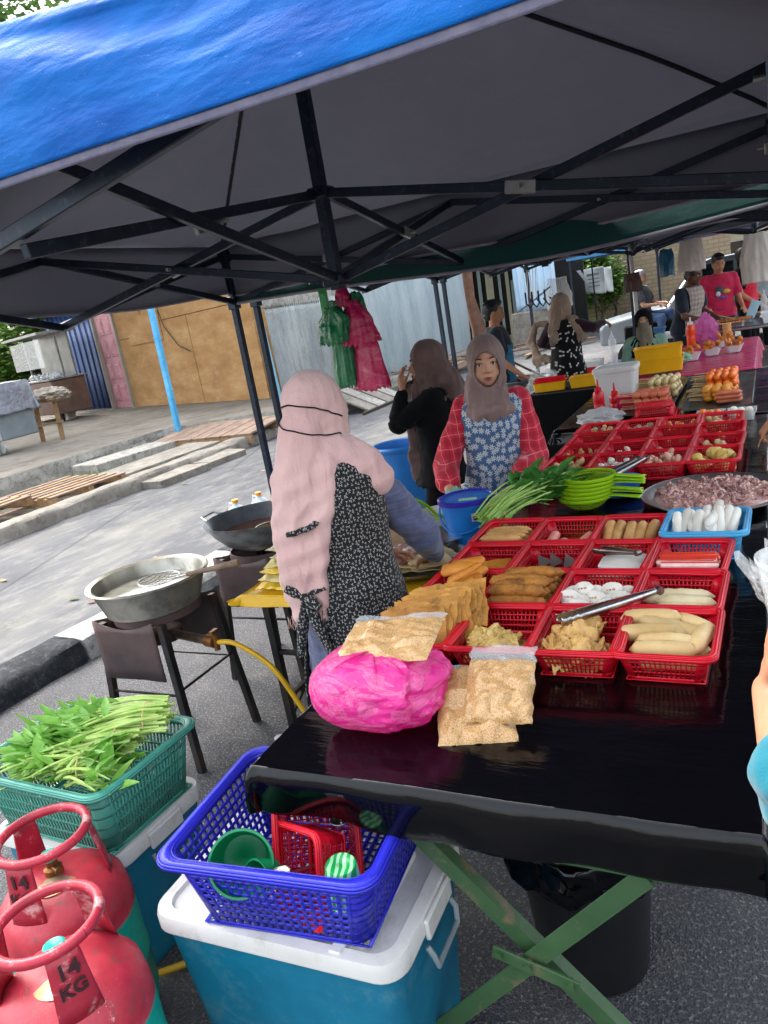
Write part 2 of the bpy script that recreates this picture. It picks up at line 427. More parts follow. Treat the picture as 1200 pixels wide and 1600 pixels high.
for i in range(7):
    mb = MB(); x0 = -9.25+i*.30; mb.bar((x0, 9.7, .20), (x0+.02, 10.75, .30), .28, .035, bev=.004); mb.build('plank', M_wood, t, smooth=False)
mb = MB(); mb.box((-8.35,9.72,.12), (2.1,.06,.12)); mb.box((-8.35,10.5,.2), (2.1,.06,.12)); mb.build('bearer', M_woodL, t, smooth=False)

# ================= buildings of the far side =================
def corr_fn(a, b, z0, z1, pitch, amp, wave=True):
    a = Vector(a); b = Vector(b); d = (b-a); L = d.length; d.normalize(); n = Vector((-d.y, d.x)) 
    def fn(u, v):
        s = u*L; ph = s/pitch*2*PI
        h = amp*math.sin(ph) if wave else amp*(1 if math.sin(ph) > 0.35 else 0)
        h += fbm((s*.5, v*1.5, z1), 1.0)*0.03
        p = a+d*s; return (p.x+n.x*h, p.y+n.y*h, z0+(z1-z0)*v)
    return fn, L
def corrugated(name, a, b, z0, z1, pitch, amp, m, parent, wave=True, seg=6):
    mb = MB(); fn, L = corr_fn(a, b, z0, z1, pitch, amp, wave); mb.grid(fn, int(L/pitch*seg)+2, 12); return mb.build(name, m, parent, thick=0.004, angle=80)
def m_sheet(name, a, b, rust, amt=.5, sc=1.0, metal=.6, rough=.5):
    g = NT(name); f = g.noise(2*sc, 8, 0.7, g.mapping((1,1,.25))); c = g.ramp(f, [(0.35, S(b)), (0.6, S(a))])
    c = g.mix(g.math('MULTIPLY', g.ramp(g.noise(5*sc, 9, 0.8, g.mapping((1,1,.35))), [(0.5, 0), (0.64, 1)]), amt), c, S(rust))
    c = g.mix(g.ramp(g.noise(30, 6, .8), [(0.6, 0), (0.68, .5)]), c, S('#d9dcdc'))
    g.set(color=c, rough=rough, metal=metal); g.bump(g.noise(12, 6, .7), .3, .01); return g.m
M_blueS = m_sheet('blue_metal_sheet', '#264d8c', '#1f4078', '#39547a', .4, metal=.1)
M_galv = m_sheet('galvanised_sheet', '#a3a8a6', '#7f8787', '#6f6b60', .6, metal=.25)
M_galv2 = m_sheet('galvanised_bluish', '#9fabad', '#84949a', '#a9b0b0', .6, metal=.35)
def m_ply(name='plywood_orange'):
    g = NT(name); f = g.noise(1.3, 8, 0.65, g.mapping((1,1,2.5))); c = g.ramp(f, [(0.32, S('#8f6a42')), (0.52, S('#a27c50')), (0.7, S('#b19068'))])
    c = g.mix(g.math('MULTIPLY', g.ramp(g.noise(3, 9, .8), [(0.56, 0), (0.68, 1)]), .5), c, S('#c4a982'))
    c = g.mix(g.math('MULTIPLY', g.ramp(g.noise(1.1, 9, .8, g.mapping(loc=(9,2,4))), [(0.56, 0), (0.7, 1)]), .5), c, S('#74552f'))
    g.set(color=c, rough=.8, spec=.2); g.bump(g.noise(20, 5, .7, g.mapping((1,1,8))), .25, .01); return g.m
M_ply = m_ply()
W0, W1, W2, W3 = Vector((-19.5,17.0)), Vector((-16.15,15.72)), Vector((-15.05,15.35)), Vector((-9.25,13.2))
wd = (W3-W0).normalized(); wn = Vector((-wd.y, wd.x))      # wn points away from the road
t = thing('metal_shed', 'blue corrugated metal shed left of the pink door', 'shed', (W0.x, W0.y, .35))
fn, L = corr_fn(W0, W1, .38, 3.15, .36, .035, False)
mb = MB(); mb.grid(fn, int(L/.36*10), 4); mb.build('wall', M_blueS, t, thick=.004, angle=30)
corrugated('wall', W0+wn*2.6, W0, .38, 3.1, .36, .02, M_blueS, t, False, 8)
mb = MB(); 
def fr(u, v): p = W0+wd*(-.25+u*3.8)+wn*(-.45+v*3.2); return (p.x, p.y, 3.2+.25*v+.015*math.sin(u*120))
mb.grid(fr, 90, 4); mb.build('roof', M_blueS, t, thick=.006)
t = thing('plywood_shed', 'orange plywood shed with a battered pink panelled door', 'shed', (W2.x, W2.y, .35))
# door
M_pink = mat('pink_paint', '#c98e94', '#b57a82', 5, .6, bump=.3, dirt='#7b5a58', dirt_amt=.5, dscale=3)
mb = MB(); c = (W1+W2)/2; R = Matrix.Rotation(math.atan2(wd.y, wd.x), 3, 'Z'); Ld = (W2-W1).length
mb.box((c.x, c.y, 1.62), (Ld*.86, .05, 2.5), R, .01); dr = mb.build('door', M_pink, t, smooth=False); dr['label'] = 'battered pink panelled door'
for iz in range(4):
    for ix in (-1, 1):
        mb = MB(); p = c-wn*.03+wd*(ix*.19*Ld); zc = .78+iz*.58
        mb.box((p.x, p.y, zc), (Ld*.27, .03, .44), R, .012); mb.box((p.x-wn.x*.012, p.y-wn.y*.012, zc), (Ld*.18, .03, .32), R, .012); mb.build('door_panel', M_pink, dr, smooth=False)
mb = MB(); p = W1-wn*.03; mb.box((p.x, p.y, 1.7), (.09,.09,2.7), R); p = W2-wn*.03; mb.box((p.x, p.y, 1.7), (.07,.09,2.7), R); mb.build('door_frame', mat('door_frame_m', '#9a8f84'), t, smooth=False)
def ply(a, b, z0, z1, thick=.02, off=0):
    mb = MB(); a2 = W2+wd*a-wn*off; b2 = W2+wd*b-wn*off; c = (a2+b2)/2; mb.box((c.x, c.y, (z0+z1)/2), ((b-a)-.012, thick, z1-z0-.012), R, .003); return mb
Lp = (W3-W2).length
mb = MB(); c_ = (W2+W3)/2+wn*.12; mb.box((c_.x,c_.y,1.85),(Lp-.1,.03,2.95),R); mb.build('backing', M_brown if 'M_brown' in globals() else M_wood, t, smooth=False)
for a, b, z0, z1, o_ in [(0.05,1.5,.35,2.1,0),(0.05,1.5,2.1,3.3,.01),(1.5,3.6,.35,2.35,.006),(1.5,3.6,2.35,3.3,0),(3.6,Lp,.35,2.35,0),(3.6,Lp,2.35,3.3,.012),(.7,2.4,1.9,2.6,.03)]:
    ply(a, b, z0, z1, .02, o_).build('wall', M_ply, t, smooth=False)
mb = MB(); q = W3+wn*3; mb.add([(W3.x,W3.y,.35),(q.x,q.y,.35),(q.x,q.y,3.3),(W3.x,W3.y,3.3)], [(0,1,2,3)]); mb.build('wall', M_ply, t, thick=.02)
mb = MB()
def fr(u, v): p = W2+wd*(-1.2+u*8.2)+wn*(-.5+v*4); return (p.x, p.y, 3.36+.3*v+.02*math.sin(u*260))
mb.grid(fr, 200, 4); mb.build('roof', M_galv, t, thick=.006)
mb = MB(); 
for i, (a, b) in enumerate([((2.4,3.0),(2.6,2.2)),((2.6,2.2),(3.1,1.7)),((3.1,1.7),(3.55,1.55))]):
    p = W2+wd*a[0]-wn*.06; q = W2+wd*b[0]-wn*.06; mb.cyl((p.x,p.y,a[1]), (q.x,q.y,b[1]), .012, seg=6)
mb.build('cable', mat('black_cable', '#1c1c1e'), t)
# light blue post
mb = MB(); mb.bar((-9.35,10.4,.1), (-9.30,10.4,3.4), .09, .09, bev=.01)
for z in (1.0,1.9,2.7): mb.box((-9.33,10.4,z), (.096,.096,.02))
tag(mb.build('steel_post', mat('sky_blue_paint', '#5cb4de', '#3d97c8', 4, .5, dirt='#2f6d94', dirt_amt=.5), smooth=False), 'light blue square steel post in front of the plywood shed', 'post')
# corrugated fences
t = thing('corrugated_fence', 'grey rusty corrugated metal fence beside the plywood shed', 'fence', (-7.4,11,0))
corrugated('sheet', (-7.42,13.9), (-7.4,10.9), .3, 2.12, .076, .011, M_galv, t, True, 5)
corrugated('sheet', (-7.46,14.4), (-7.38,10.75), 2.05, 2.5, .076, .011, M_white, t, True, 5)
mb = MB(); mb.bar((-7.42,10.85,.3),(-7.5,10.8,2.7),.08,.08); mb.build('post', mat('pale_blue_paint','#7fb7cf'), t, smooth=False)
t = thing('corrugated_fence', 'long bluish silver corrugated metal fence behind the two young women', 'fence', (-7.4,14,0))
corrugated('sheet', (-7.3,20.2), (-7.4,13.9), .05, 2.9, .076, .012, M_galv2, t, True, 5)
M_brown = mat('brown_timber', '#75513c', '#543828', 5, .8, bump=.5)
t = thing('timber_post', 'rough brown timber post at the end of the bluish fence', 'post', (-7.1,20.3,0))
mb = MB(); mb.tube([(-7.05,20.4,0),(-7.1,20.4,.8),(-7.25,20.4,1.6),(-7.2,20.4,3.2)], [.26,.2,.16,.15], 10); mb.build('trunk', M_brown, t)
# dark open shed with stored poles
t = thing('dark_shed', 'dark open shed with boards and poles leaning inside', 'shed', (-6.6,22.5,0))
mb = MB(); mb.box((-6.6,25,1.7), (3.0,.1,3.4)); mb.box((-8.1,23.3,1.7),(.1,3.4,3.4)); mb.box((-6.6,23.4,3.45),(3.2,3.6,.1)); mb.build('wall', mat('dark_interior','#2a2725','#1b1918'), t, smooth=False)
for i, (dx, h, w) in enumerate([(0,2.7,.1),(.3,2.2,.22),(.62,2.9,.08),(.85,2.5,.1),(1.1,1.9,.3),(1.45,2.6,.07)]):
    mb = MB(); mb.bar((-7.6+dx,22.3,0),(-7.75+dx,22.9,h), w, .04); mb.build('board', mat('board_grey' if i%2 else 'board_olive', '#8d8a6e' if i%2 else '#6d7f78'), t, smooth=False)
t = thing('corrugated_hut', 'pale blue striped corrugated hut on a grey block base', 'hut', (-5.9,21,0))
corrugated('wall', (-5.0,20.9), (-6.2,21.2), 1.0, 3.2, .2, .03, m_sheet('pale_blue_sheet', '#b9d2e4', '#8fb4d2', '#c9c4b4', .4, metal=.1), t, True, 8)
mb = MB(); mb.box((-5.6,21.2,.5),(1.5,.3,1.0),bev=.02); mb.build('base', M_concL, t, smooth=False)
corrugated('wall', (-6.2,21.2), (-6.3,24), 1.0, 3.2, .2, .03, MATS.get('x') or M_galv2, t, True, 8)
# broken boards and debris in front of the fence
def debris(name, label, cx, cy, n, seed, spread=(.5,1.6), dirv=(0.2,1)):
    rr = random.Random(seed); t = thing(name, label, 'scrap wood', (cx, cy, 0))
    for i in range(n):
        a = math.atan2(dirv[1], dirv[0])+rr.uniform(-.5,.5); L = rr.uniform(.6,1.7); x = cx+rr.uniform(-1,1)*spread[0]; y_ = cy+rr.uniform(-1,1)*spread[1]; z = .03+i*.028
        d = Vector((math.cos(a)*L/2, math.sin(a)*L/2, rr.uniform(-.05,.05)))
        mb = MB(); mb.bar(Vector((x,y_,z))-d, Vector((x,y_,z))+d, rr.uniform(.08,.22), .03); mb.build('plank', [M_wood, M_woodL, M_concL, M_brown][rr.randrange(4)], t, smooth=False)
debris('wood_pile', 'heap of broken planks at the foot of the bluish fence', -6.75, 16.2, 16, 3)
debris('wood_pile', 'scattered timber offcuts below the pale blue hut', -5.0, 19.6, 9, 5, (.7,.8))
t = thing('broken_panel', 'broken window shutter panel leaning near the foot of the fence', 'panel', (-6.8,12.9,0))
for i in range(4):
    mb = MB(); a = Vector((-7.2,12.2+i*.42,.42)); b = a+Vector((.75,.05,-.38)); mb.bar(a, b, .37, .03, up=(0,0,1)); mb.build('board', M_white if i%2 else M_concL, t, smooth=False)
mb = MB(); mb.bar((-6.4,11.8,.03),(-6.4,14.0,.03),.06,.05); mb.bar((-7.2,11.9,.44),(-7.2,13.9,.44),.05,.05); mb.build('rail', mat('dark_wood','#3a312b'), t, smooth=False)

# ================= pallets =================
def pallet(loc, rz, label, tilt=0):
    t = thing('pallet', label, 'pallet', (0,0,0), 0, None)
    for i in range(7): mb = MB(); mb.box((0, -.54+i*.18, .13), (1.2, .095, .02), bev=.002); mb.build('top_board', [M_wood, M_woodL][i%2], t, smooth=False)
    for x in (-.55,0,.55): mb = MB(); mb.box((x, 0, .07), (.09, 1.18, .09), bev=.003); mb.build('stringer', M_woodL, t, smooth=False)
    for y_ in (-.5,0,.5): mb = MB(); mb.box((0, y_, .012), (1.2, .1, .02)); mb.build('bottom_board', M_wood, t, smooth=False)
    t.location = loc; t.rotation_euler = (0, tilt, rz); return t
pallet((-8.62,5.55,.14), 1.62, 'pale grey wooden pallet over the drain, nearest the photographer')
pallet((-8.35,6.85,.08), 1.52, 'brown slatted wooden pallet over the drain beside the concrete slabs')

# ================= vegetation helper =================
def m_leaf(name, a, b, tr=.35):
    g = NT(name); oi = g.n('ShaderNodeObjectInfo'); f = g.noise(3.0, 3, .6); c = g.ramp(f, [(0.35, S(b)), (0.65, S(a))])
    g.set(color=c, rough=.55, spec=.4); g.translucent(tr, c); return g.m
M_leaf = m_leaf('foliage', '#6f9440', '#47692b'); M_leafD = m_leaf('foliage_dark', '#5a7a3c', '#34502a')
M_bark = mat('bark', '#6e5f4c', '#483d31', 10, .9, bump=.6, stretch=(1,1,.3))
def crown(mb, c, r, n, size, rr, lean=0.6):
    """clumped leaf quads spread through an uneven ellipsoid volume"""
    cl = []
    for i in range(max(8, n//70)):
        d = Vector((rr.gauss(0,1), rr.gauss(0,1), rr.gauss(0,1))).normalized()*(rr.random()**.45)
        cl.append((Vector((c[0]+d.x*r[0], c[1]+d.y*r[1], c[2]+d.z*r[2])), rr.uniform(.14,.32)*min(r)))
    for i in range(n):
        cc, cr = cl[rr.randrange(len(cl))]; d = Vector((rr.gauss(0,1), rr.gauss(0,1), rr.gauss(0,.8)))*cr
        p = cc+d; a = rr.uniform(0, 2*PI); t_ = Vector((math.cos(a), math.sin(a), rr.uniform(-lean,.3))).normalized(); s_ = size*rr.uniform(.6,1.4)
        u = t_.cross(Vector((rr.uniform(-.4,.4), rr.uniform(-.4,.4), 1))).normalized()*s_*.38
        k = len(mb.v); mb.add([p, p+t_*s_*.5+u, p+t_*s_, p+t_*s_*.5-u], [(0,1,2,3)])
def tree(label, x, y, h, r, cz, n, size, seed, m=None, trunk=.18, name='tree', z0=0, cat='tree', group=None):
    rr = random.Random(seed); t = thing(name, label, cat, (x, y, z0), 0, group)
    mb = MB(); P = [(x+rr.uniform(-.15,.15)*i*trunk*3, y+rr.uniform(-.15,.15)*i*trunk*3, z0+(cz-z0)*i/5) for i in range(6)]
    mb.tube(P, [trunk*(1-.13*i) for i in range(6)], 9)
    for i in range(9):
        b = Vector(P[2+i%4]); d = Vector((rr.uniform(-1,1)*r[0]*.8, rr.uniform(-1,1)*r[1]*.8, rr.uniform(.2,.9)*r[2])); mb.tube([b, b+d*.5+Vector((0,0,.2*r[2])), b+d], [trunk*.45, trunk*.28, trunk*.08], 6)
    mb.build('trunk', M_bark, t)
    mb = MB(); crown(mb, (x, y, cz+(h-cz)*.4), r, n, size, rr); mb.build('crown', m or M_leaf, t, smooth=False); return t
tree('tall overhanging tree with small leaves behind the blue tarpaulin', -18.2, 13.0, 11, (7,4,3.2), 7.4, 17000, .2, 11, M_leafD, .26)
for i, (x, y, h, lb) in enumerate([(-24,20.5,6,'bushy green tree rising behind the hawker cart, at the left edge'), (-21.5,20.6,5.5,'bushy green tree rising behind the blue metal shed'),(-27.5,19.0,2.6,'low leafy bush filling the gap left of the hawker cart'),(-23.5,18.6,2.6,'low leafy bush directly behind the hawker cart')]):
    tree(lb, x, y, h, (2.5,1.8,2.4 if h > 3 else 1.3), 2.8 if h > 3 else 1.3, 6500, .24, 20+i, M_leaf, .16 if h > 3 else .06, name='tree' if h > 3 else 'bush', cat='tree' if h > 3 else 'bush', z0=.35)
# ================= tents =================
def m_canvas(name, a, b, tr, tcol):
    g = NT(name); f = g.noise(1.1, 6, .6); c = g.ramp(f, [(0.35, S(b)), (0.65, S(a))])
    g.set(color=c, rough=.75, spec=.25, sheen=.2)
    w = g.n('ShaderNodeTexNoise'); w.inputs['Scale'].default_value = 5; w.inputs['Detail'].default_value = 6; g.l(g.mapping((1,2.2,1)), w.inputs['Vector'])
    g.bump(g.math('ADD', w.outputs[0], g.math('MULTIPLY', g.noise(260, 2), .05)), .35, .03)
    g.translucent(tr, S(tcol)); return g.m
M_canvas = m_canvas('tent_canvas', '#6d6e76', '#5c5d67', .26, '#94949e')
M_canvas2 = m_canvas('tent_canvas_grey', '#6c7079', '#5a5e69', .27, '#989ea9')
M_green = m_canvas('green_canvas', '#1b4f4b', '#16433f', .08, '#2a7468')
M_seam = mat('canvas_seam', '#23242b', rough=.8)
M_hem = mat('pale_hem', '#9c9ba4', '#82818a', 8, .7)
M_frame = mat('dark_painted_steel', '#26303e', '#1c2430', 6, .42, .5, dirt='#5a6470', dirt_amt=.35, dscale=30, bump=.1)
M_brkt = mat('aluminium_bracket', '#a8a8a2', '#8c8c88', 12, .4, .7)
def truss(t, pts, w=.026, h=.038, crossing=True):
    """pts: (A_top, A_low, B_top, B_low): two crossing bars and their pivot bracket"""
    at, al, bt, bl = [Vector(p) for p in pts]
    d = (bt-at); n = d.cross(Vector((0,0,1))).normalized()*.018
    mb = MB(); mb.bar(at+n, bl+n, w, h, bev=.003); mb.build('truss_bar', M_frame, t, smooth=False)
    mb = MB(); mb.bar(al-n, bt-n, w, h, bev=.003); mb.build('truss_bar', M_frame, t, smooth=False)
    c = (at+bl+al+bt)/4; mb = MB(); R = orient(bl-at)
    mb.box(c+n*1.9, (w*.8, .05, .12), R, .004); mb.cyl(c-n*3.4, c+n*4, .008, seg=8); mb.build('bracket', M_brkt, t, smooth=False)
def tent(label, x0, x1, y0, y1, eave, peak, canvas, hem_low=.33, seed=1, valance=(1,1,1,1), first=False, k=1.0):
    cx, cy = (x0+x1)/2, (y0+y1)/2; t = thing('market_tent', label, 'tent', (cx, cy, 0), 0, 'row of pop up market tents')
    rr = random.Random(seed)
    # roof
    def P(u, v):
        x = x0-.03+(x1-x0+.06)*u; y = y0-.03+(y1-y0+.06)*v
        m = max(abs(2*u-1), abs(2*v-1)); h = 1-m; ang = min(1, abs(abs(2*u-1)-abs(2*v-1))*2.2)
        hh = h**.92 if h > 0 else 0
        z = eave+(peak-eave)*(hh-.16*math.sin(PI*min(1,h*1.0))*ang*.55)
        z += fbm((x*1.2+seed, y*1.2, 0), 1.0)*.02*(1-h)
        return (x, y, z)
    mb = MB(); mb.grid(P, 49, 49); mb.build('canopy', canvas, t, thick=.003, angle=60)
    for sx, sy in ((0,0),(1,0),(0,1),(1,1)):
        mb = MB(); pp = []
        for i in range(13):
            a = i/12; u = sx+(0.5-sx)*a; v = sy+(0.5-sy)*a; q = Vector(P(u, v)); pp.append((q.x, q.y, q.z-.022))
        mb.tube(pp, .011, 6); mb.build('seam', M_seam, t)
    # valances
    cs = [((x0,y0),(x1,y0)),((x0,y1),(x1,y1)),((x0,y0),(x0,y1)),((x1,y0),(x1,y1))]
    for i, (a, b) in enumerate(cs):
        if not valance[i]: continue
        a = Vector(a); b = Vector(b); d = b-a; L = d.length; d.normalize(); n = Vector((d.y, -d.x))
        def V(u, v):
            s_ = u*L; p = a+d*s_; o = .02*math.sin(s_*4+seed)*v+fbm((s_*1.5, v, seed+i), 1)*.03*v
            sag = .02*math.sin(PI*u); return (p.x+n.x*o, p.y+n.y*o, eave+.01-(hem_low+.015*math.sin(s_*2.6+i)+sag)*v)
        mb = MB(); mb.grid(V, 60, 7); mb.build('valance', canvas, t, thick=.003)
        mb = MB(); mb.tube([Vector(V(j/59, 1)) for j in range(60)], .009, 6); mb.build('hem', M_hem, t)
    # legs
    lt = eave-.03; ins = .03
    LG = [(x0+ins,y0+ins),(x1-ins,y0+ins),(x0+ins,y1-ins),(x1-ins,y1-ins)]
    for x, y in LG:
        mb = MB(); mb.box((x, y, lt/2), (.045,.045,lt), bev=.004); lg = mb.build('leg', M_frame, t, smooth=False)
        mb = MB(); mb.box((x, y, .006), (.1,.1,.012)); mb.build('foot_plate', M_frame, lg, smooth=False)
        mb = MB(); mb.box((x, y, 1.93*k), (.07,.07,.09), bev=.005); mb.build('slider', M_frame, t, smooth=False)
        mb = MB(); mb.box((x, y, lt-.03), (.07,.07,.08), bev=.005); mb.build('corner_bracket', M_frame, t, smooth=False)
    zt, zl, zm = lt-.03, 1.93*k, 1.90*k; zh, zj = 1.86*k, 2.22*k
    mids = [((cx,y0+ins)),((cx,y1-ins)),((x0+ins,cy)),((x1-ins,cy))]
    ends = [(LG[0],LG[1]),(LG[2],LG[3]),(LG[0],LG[2]),(LG[1],LG[3])]
    for q_, (m_, (a, b)) in enumerate(zip(mids, ends)):
        if first and q_ == 0:       # front side half hidden by the tarpaulin: raised bars only
            for e in (a, b): mb = MB(); mb.bar((m_[0]-.5, m_[1], 1.965), (*e, 2.36), .026, .042, bev=.003); mb.build('truss_bar', M_frame, t, smooth=False)
            truss(t, ((cx, cy, zj), (cx, cy, zh), (*m_, zt+.0), (*m_, 2.0))); continue
        for e in (a, b): truss(t, ((*e, zt), (*e, zl), (*m_, zt+.0), (*m_, zm)))
        truss(t, ((cx, cy, zj), (cx, cy, zh), (*m_, zt), (*m_, zm)))
    mb = MB(); mb.box((cx, cy, (zh-.04+peak-.03)/2), (.05,.05,peak-.03-zh+.04), bev=.004); mb.build('mast', M_frame, t, smooth=False)
    mb = MB(); mb.box((cx, cy, zh), (.1,.1,.05), bev=.01); mb.box((cx, cy, zj), (.1,.1,.05), bev=.01); mb.build('hub', M_frame, t, smooth=False)
    return t
X0, X1 = -3.46, .07
tent('nearest dark canopy with blue tarpaulin over its front edge', X0, X1, 1.47, 4.72, 2.31, 3.25, M_canvas, seed=1, valance=(0,1,1,1), first=True)
tent('second dark canopy sheltering the yellow crates and skewers', X0, X1, 4.93, 8.6, 2.31, 3.15, M_canvas2, seed=2)
tent('third grey canopy over the fried chicken stall', X0, X1+.3, 8.8, 12.5, 2.32, 3.15, M_canvas2, seed=3)
tent('farthest canopy of the row above the men in dark shirts', X0+1.5, X1+1.5, 12.8, 16.4, 2.35, 3.2, M_canvas2, seed=4)
# green band of tarpaulin under the joint between tent 1 and 2
mb = MB()
def fn(u, v):
    x = X0+.05+(X1-X0-.05)*u; y = 4.78-.10*v+.03*math.sin(u*9); z = 2.12-.04*u-(.20+.05*math.sin(u*PI))*v+.02*math.sin(u*7)
    return (x, y, z)
mb.grid(fn, 60, 8); t = thing('green_tarpaulin', 'dark green tarpaulin strip sagging where the first two canopies meet', 'tarpaulin', (-1.7, 4.78, 2))
mb.build('sheet', M_green, t, thick=.003)
mb = MB(); mb.tube([Vector(fn(j/59,1)) for j in range(60)], .011, 6); mb.build('hem', M_hem, t)
# blue tarpaulin
def m_bluetarp():
    g = NT('blue_tarp'); f = g.noise(2.2, 7, .6, g.mapping((1,1,3), rot=(0,.35,0))); c = g.ramp(f, [(0.36, S('#0952a4')), (0.6, S('#116dc0'))])
    c = g.mix(g.ramp(g.noise(30, 5, .8, g.mapping((.6,1,3))), [(0.62, 0), (0.72, .4)]), c, S('#9fc6ee'))
    g.set(color=c, rough=.6, spec=.12)
    w = g.noise(4, 3, .5, g.mapping((1,1,3.2), rot=(0,.4,0)), .2); fine = g.noise(240, 2)
    g.bump(g.math('ADD', w, g.math('MULTIPLY', fine, .06)), .55, .035); g.translucent(.2, S('#1278cc')); return g.m
M_tarp = m_bluetarp()
def TP(u, v):
    x = -4.0+5.2*u; zt = 2.42 + .12*max(0, -1.0-x)*.9 - (.03 if x < -2.6 else 0)
    w = .022*math.sin((x*1.0+v*1.2)*3.1)+.010*math.sin((x*.8+v*1.7)*9)+fbm((x*.9+v*.8, v*3.5, 1), 1.2)*.035
    if v < .62:
        a = v/.62; z = 2.135+.005*math.sin(x*3)+(zt-2.135)*a; y = 1.405+.10*a**2-w*min(1,a*1.1)*math.sin(PI*min(1,a*1.1))**.5*.9-.03 if a<.9 else 1.405+.10*a**2-.03
    else:
        a = (v-.62)/.38; y = 1.475+a*1.5; z = zt+.02*math.sin(PI*a)+a*.42+w*.3
    return (x, y, z)
t = thing('blue_tarpaulin', 'bright blue creased tarpaulin hanging over the front of the nearest canopy', 'tarpaulin', (-1.5,1.45,2.3))
mb = MB(); mb.grid(TP, 160, 60); mb.build('sheet', M_tarp, t, thick=.002, angle=80)
mb = MB()
def hemf(u, v):
    p = Vector(TP(u, 0)); return (p.x, p.y+.004, p.z-.020*v)
mb.grid(hemf, 320, 4); mb.build('hem', mat('tarp_hem','#6b6878','#56546a',30,.7,bump=.3), t, thick=.003)
# ================= main table =================
TZ = .787
TX0, TX1, TY0, TY1 = -1.06, -.045, 1.165, 4.72
def m_blackplastic(name='black_plastic_sheet', wr=1.0):
    g = NT(name); a = g.noise(3.0, 4, .5, g.mapping((1,2.6,1)), .6); b = g.noise(1.2, 6, .6, g.mapping((1,7,1), rot=(0,0,.15)), .3); d = g.noise(22, 5, .7, g.mapping((1,2.5,1)))
    s_ = g.ramp(g.noise(60, 6, .8), [(0.6, 0), (0.72, .25)])
    g.set(color=g.mix(s_, S('#040407'), S('#2a2c32')), rough=g.math('MULTIPLY_ADD', d, .12, .02), spec=.3)
    h = g.math('ADD', g.math('MULTIPLY', a, 1.0), g.math('MULTIPLY_ADD', b, .8, g.math('MULTIPLY', d, .09))); g.bump(h, .28*wr, .014); return g.m
M_blk = m_blackplastic()
M_greensteel = mat('chipped_green_steel', '#3f5f3c', '#30502f', 7, .5, .1, dirt='#75614d', dirt_amt=.85, dscale=11, bump=.25)
def cover(parent, x0, x1, y0, y1, z, drop, m, name='plastic_cover', seed=0, tucks=True, nx=60, ny=110, flare=.05, wr=.004):
    """sheet laid on a table top with hanging edges and a pinched front left corner"""
    mb = MB(); D = drop
    us = [-1+.05*i for i in range(20)]+[i/(nx-1) for i in range(nx)]+[1+.05*(i+1) for i in range(20)]
    vs = [-1+.05*i for i in range(20)]+[i/(ny-1) for i in range(ny)]+[1+.05*(i+1) for i in range(20)]
    def pt(u, v):
        du = max(0, -u, u-1); dv = max(0, -v, v-1); uu = min(1, max(0, u)); vv = min(1, max(0, v))
        x = x0+(x1-x0)*uu; y = y0+(y1-y0)*vv; n = fbm((x*2.4+seed, y*2.4, 0), 1.0)
        f = max(du, dv); s1 = .35*math.sin((y if du > dv else x)*9+seed)+.35*math.sin((y if du > dv else x)*23)
        zz = z+n*wr-f*D*(1+.10*n+.05*s1)
        if f > 0: zz += .006*(1-f)
        out = .018*math.sin(min(1, f*3)*PI/2)+flare*f*f*.4+.012*s1*f
        if dv > 0 and du > 0:      # corner gathers into an outward fold
            c = min(du, dv)/max(du, dv); out += (.035*math.sin(c*PI)-.01)*f; zz += .03*c*f*f
        if u < 0: x -= out*min(1, du/max(dv,1e-6))
        if u > 1: x += out*min(1, du/max(dv,1e-6))
        if v < 0: y -= out*min(1, dv/max(du,1e-6))
        if v > 1: y += out*min(1, dv/max(du,1e-6))
        return (x, y, zz)
    V = [pt(u, v) for v in vs for u in us]; k = len(us)
    F = [(j*k+i, j*k+i+1, (j+1)*k+i+1, (j+1)*k+i) for j in range(len(vs)-1) for i in range(k-1)]
    mb.add(V, F); return mb.build(name, m, parent, thick=.0015, angle=55)
def trestle(t, y, xa, xb, ztop=.64, m=M_greensteel, sgn=1):
    """folding X leg frame lying in the plane y"""
    mb = MB(); mb.bar((xa-.012,y,ztop+.002),(xb+.04,y,ztop-.005),.020,.028,bev=.002); mb.cyl((xa,y-.02,ztop),(xa,y+.02,ztop),.009,seg=10); mb.cyl((xb-.16,y-.02,ztop),(xb-.16,y+.02,ztop),.009,seg=10); mb.build('rail', m, t, smooth=False)
    xc = (xa+xb)/2; s_ = (xb-xa)/2/(ztop-.375)
    e = ztop/(1)*s_
    for a, b, dy in (((xa,ztop-.01),(xc+(.375)*s_,0),.012),((xb,ztop-.01),(xc-(.375)*s_,0),-.012)):
        mb = MB(); mb.bar((a[0],y+dy,a[1]),(b[0],y+dy,b[1]),.038,.005,up=(0,1,0),bev=.001)
        p = Vector((a[0],y+dy,a[1])); q = Vector((b[0],y+dy,b[1])); n = (q-p).cross(Vector((0,1,0))).normalized()*.019
        mb.bar(p+n+Vector((0,.012,0)), q+n+Vector((0,.012,0)), .006, .03, up=(0,1,0)); mb.build('leg', m, t, smooth=False)
    mb = MB(); mb.bar((xc-.075,y-.028,.39),(xc+.10,y-.028,.345),.03,.006,up=(0,1,0),bev=.001)
    for dx in (-.06,0,.085): mb.cyl((xc+dx,y-.04,.375-dx*.25),(xc+dx,y-.02,.375-dx*.25),.008,seg=10)
    mb.build('brace', m, t, smooth=False)
T1 = thing('folding_table', 'long folding table under shiny black plastic, carrying rows of red baskets', 'table', (-.56, 1.3, 0))
mb = MB(); mb.box(((TX0+TX1)/2, (TY0+TY1)/2, TZ-.02), (TX1-TX0-.01, TY1-TY0-.01, .03), bev=.005); mb.build('tabletop', mat('table_board','#6b5138'), T1, smooth=False)
cover(T1, TX0, TX1, TY0, TY1, TZ, .122, M_blk, flare=-.028)
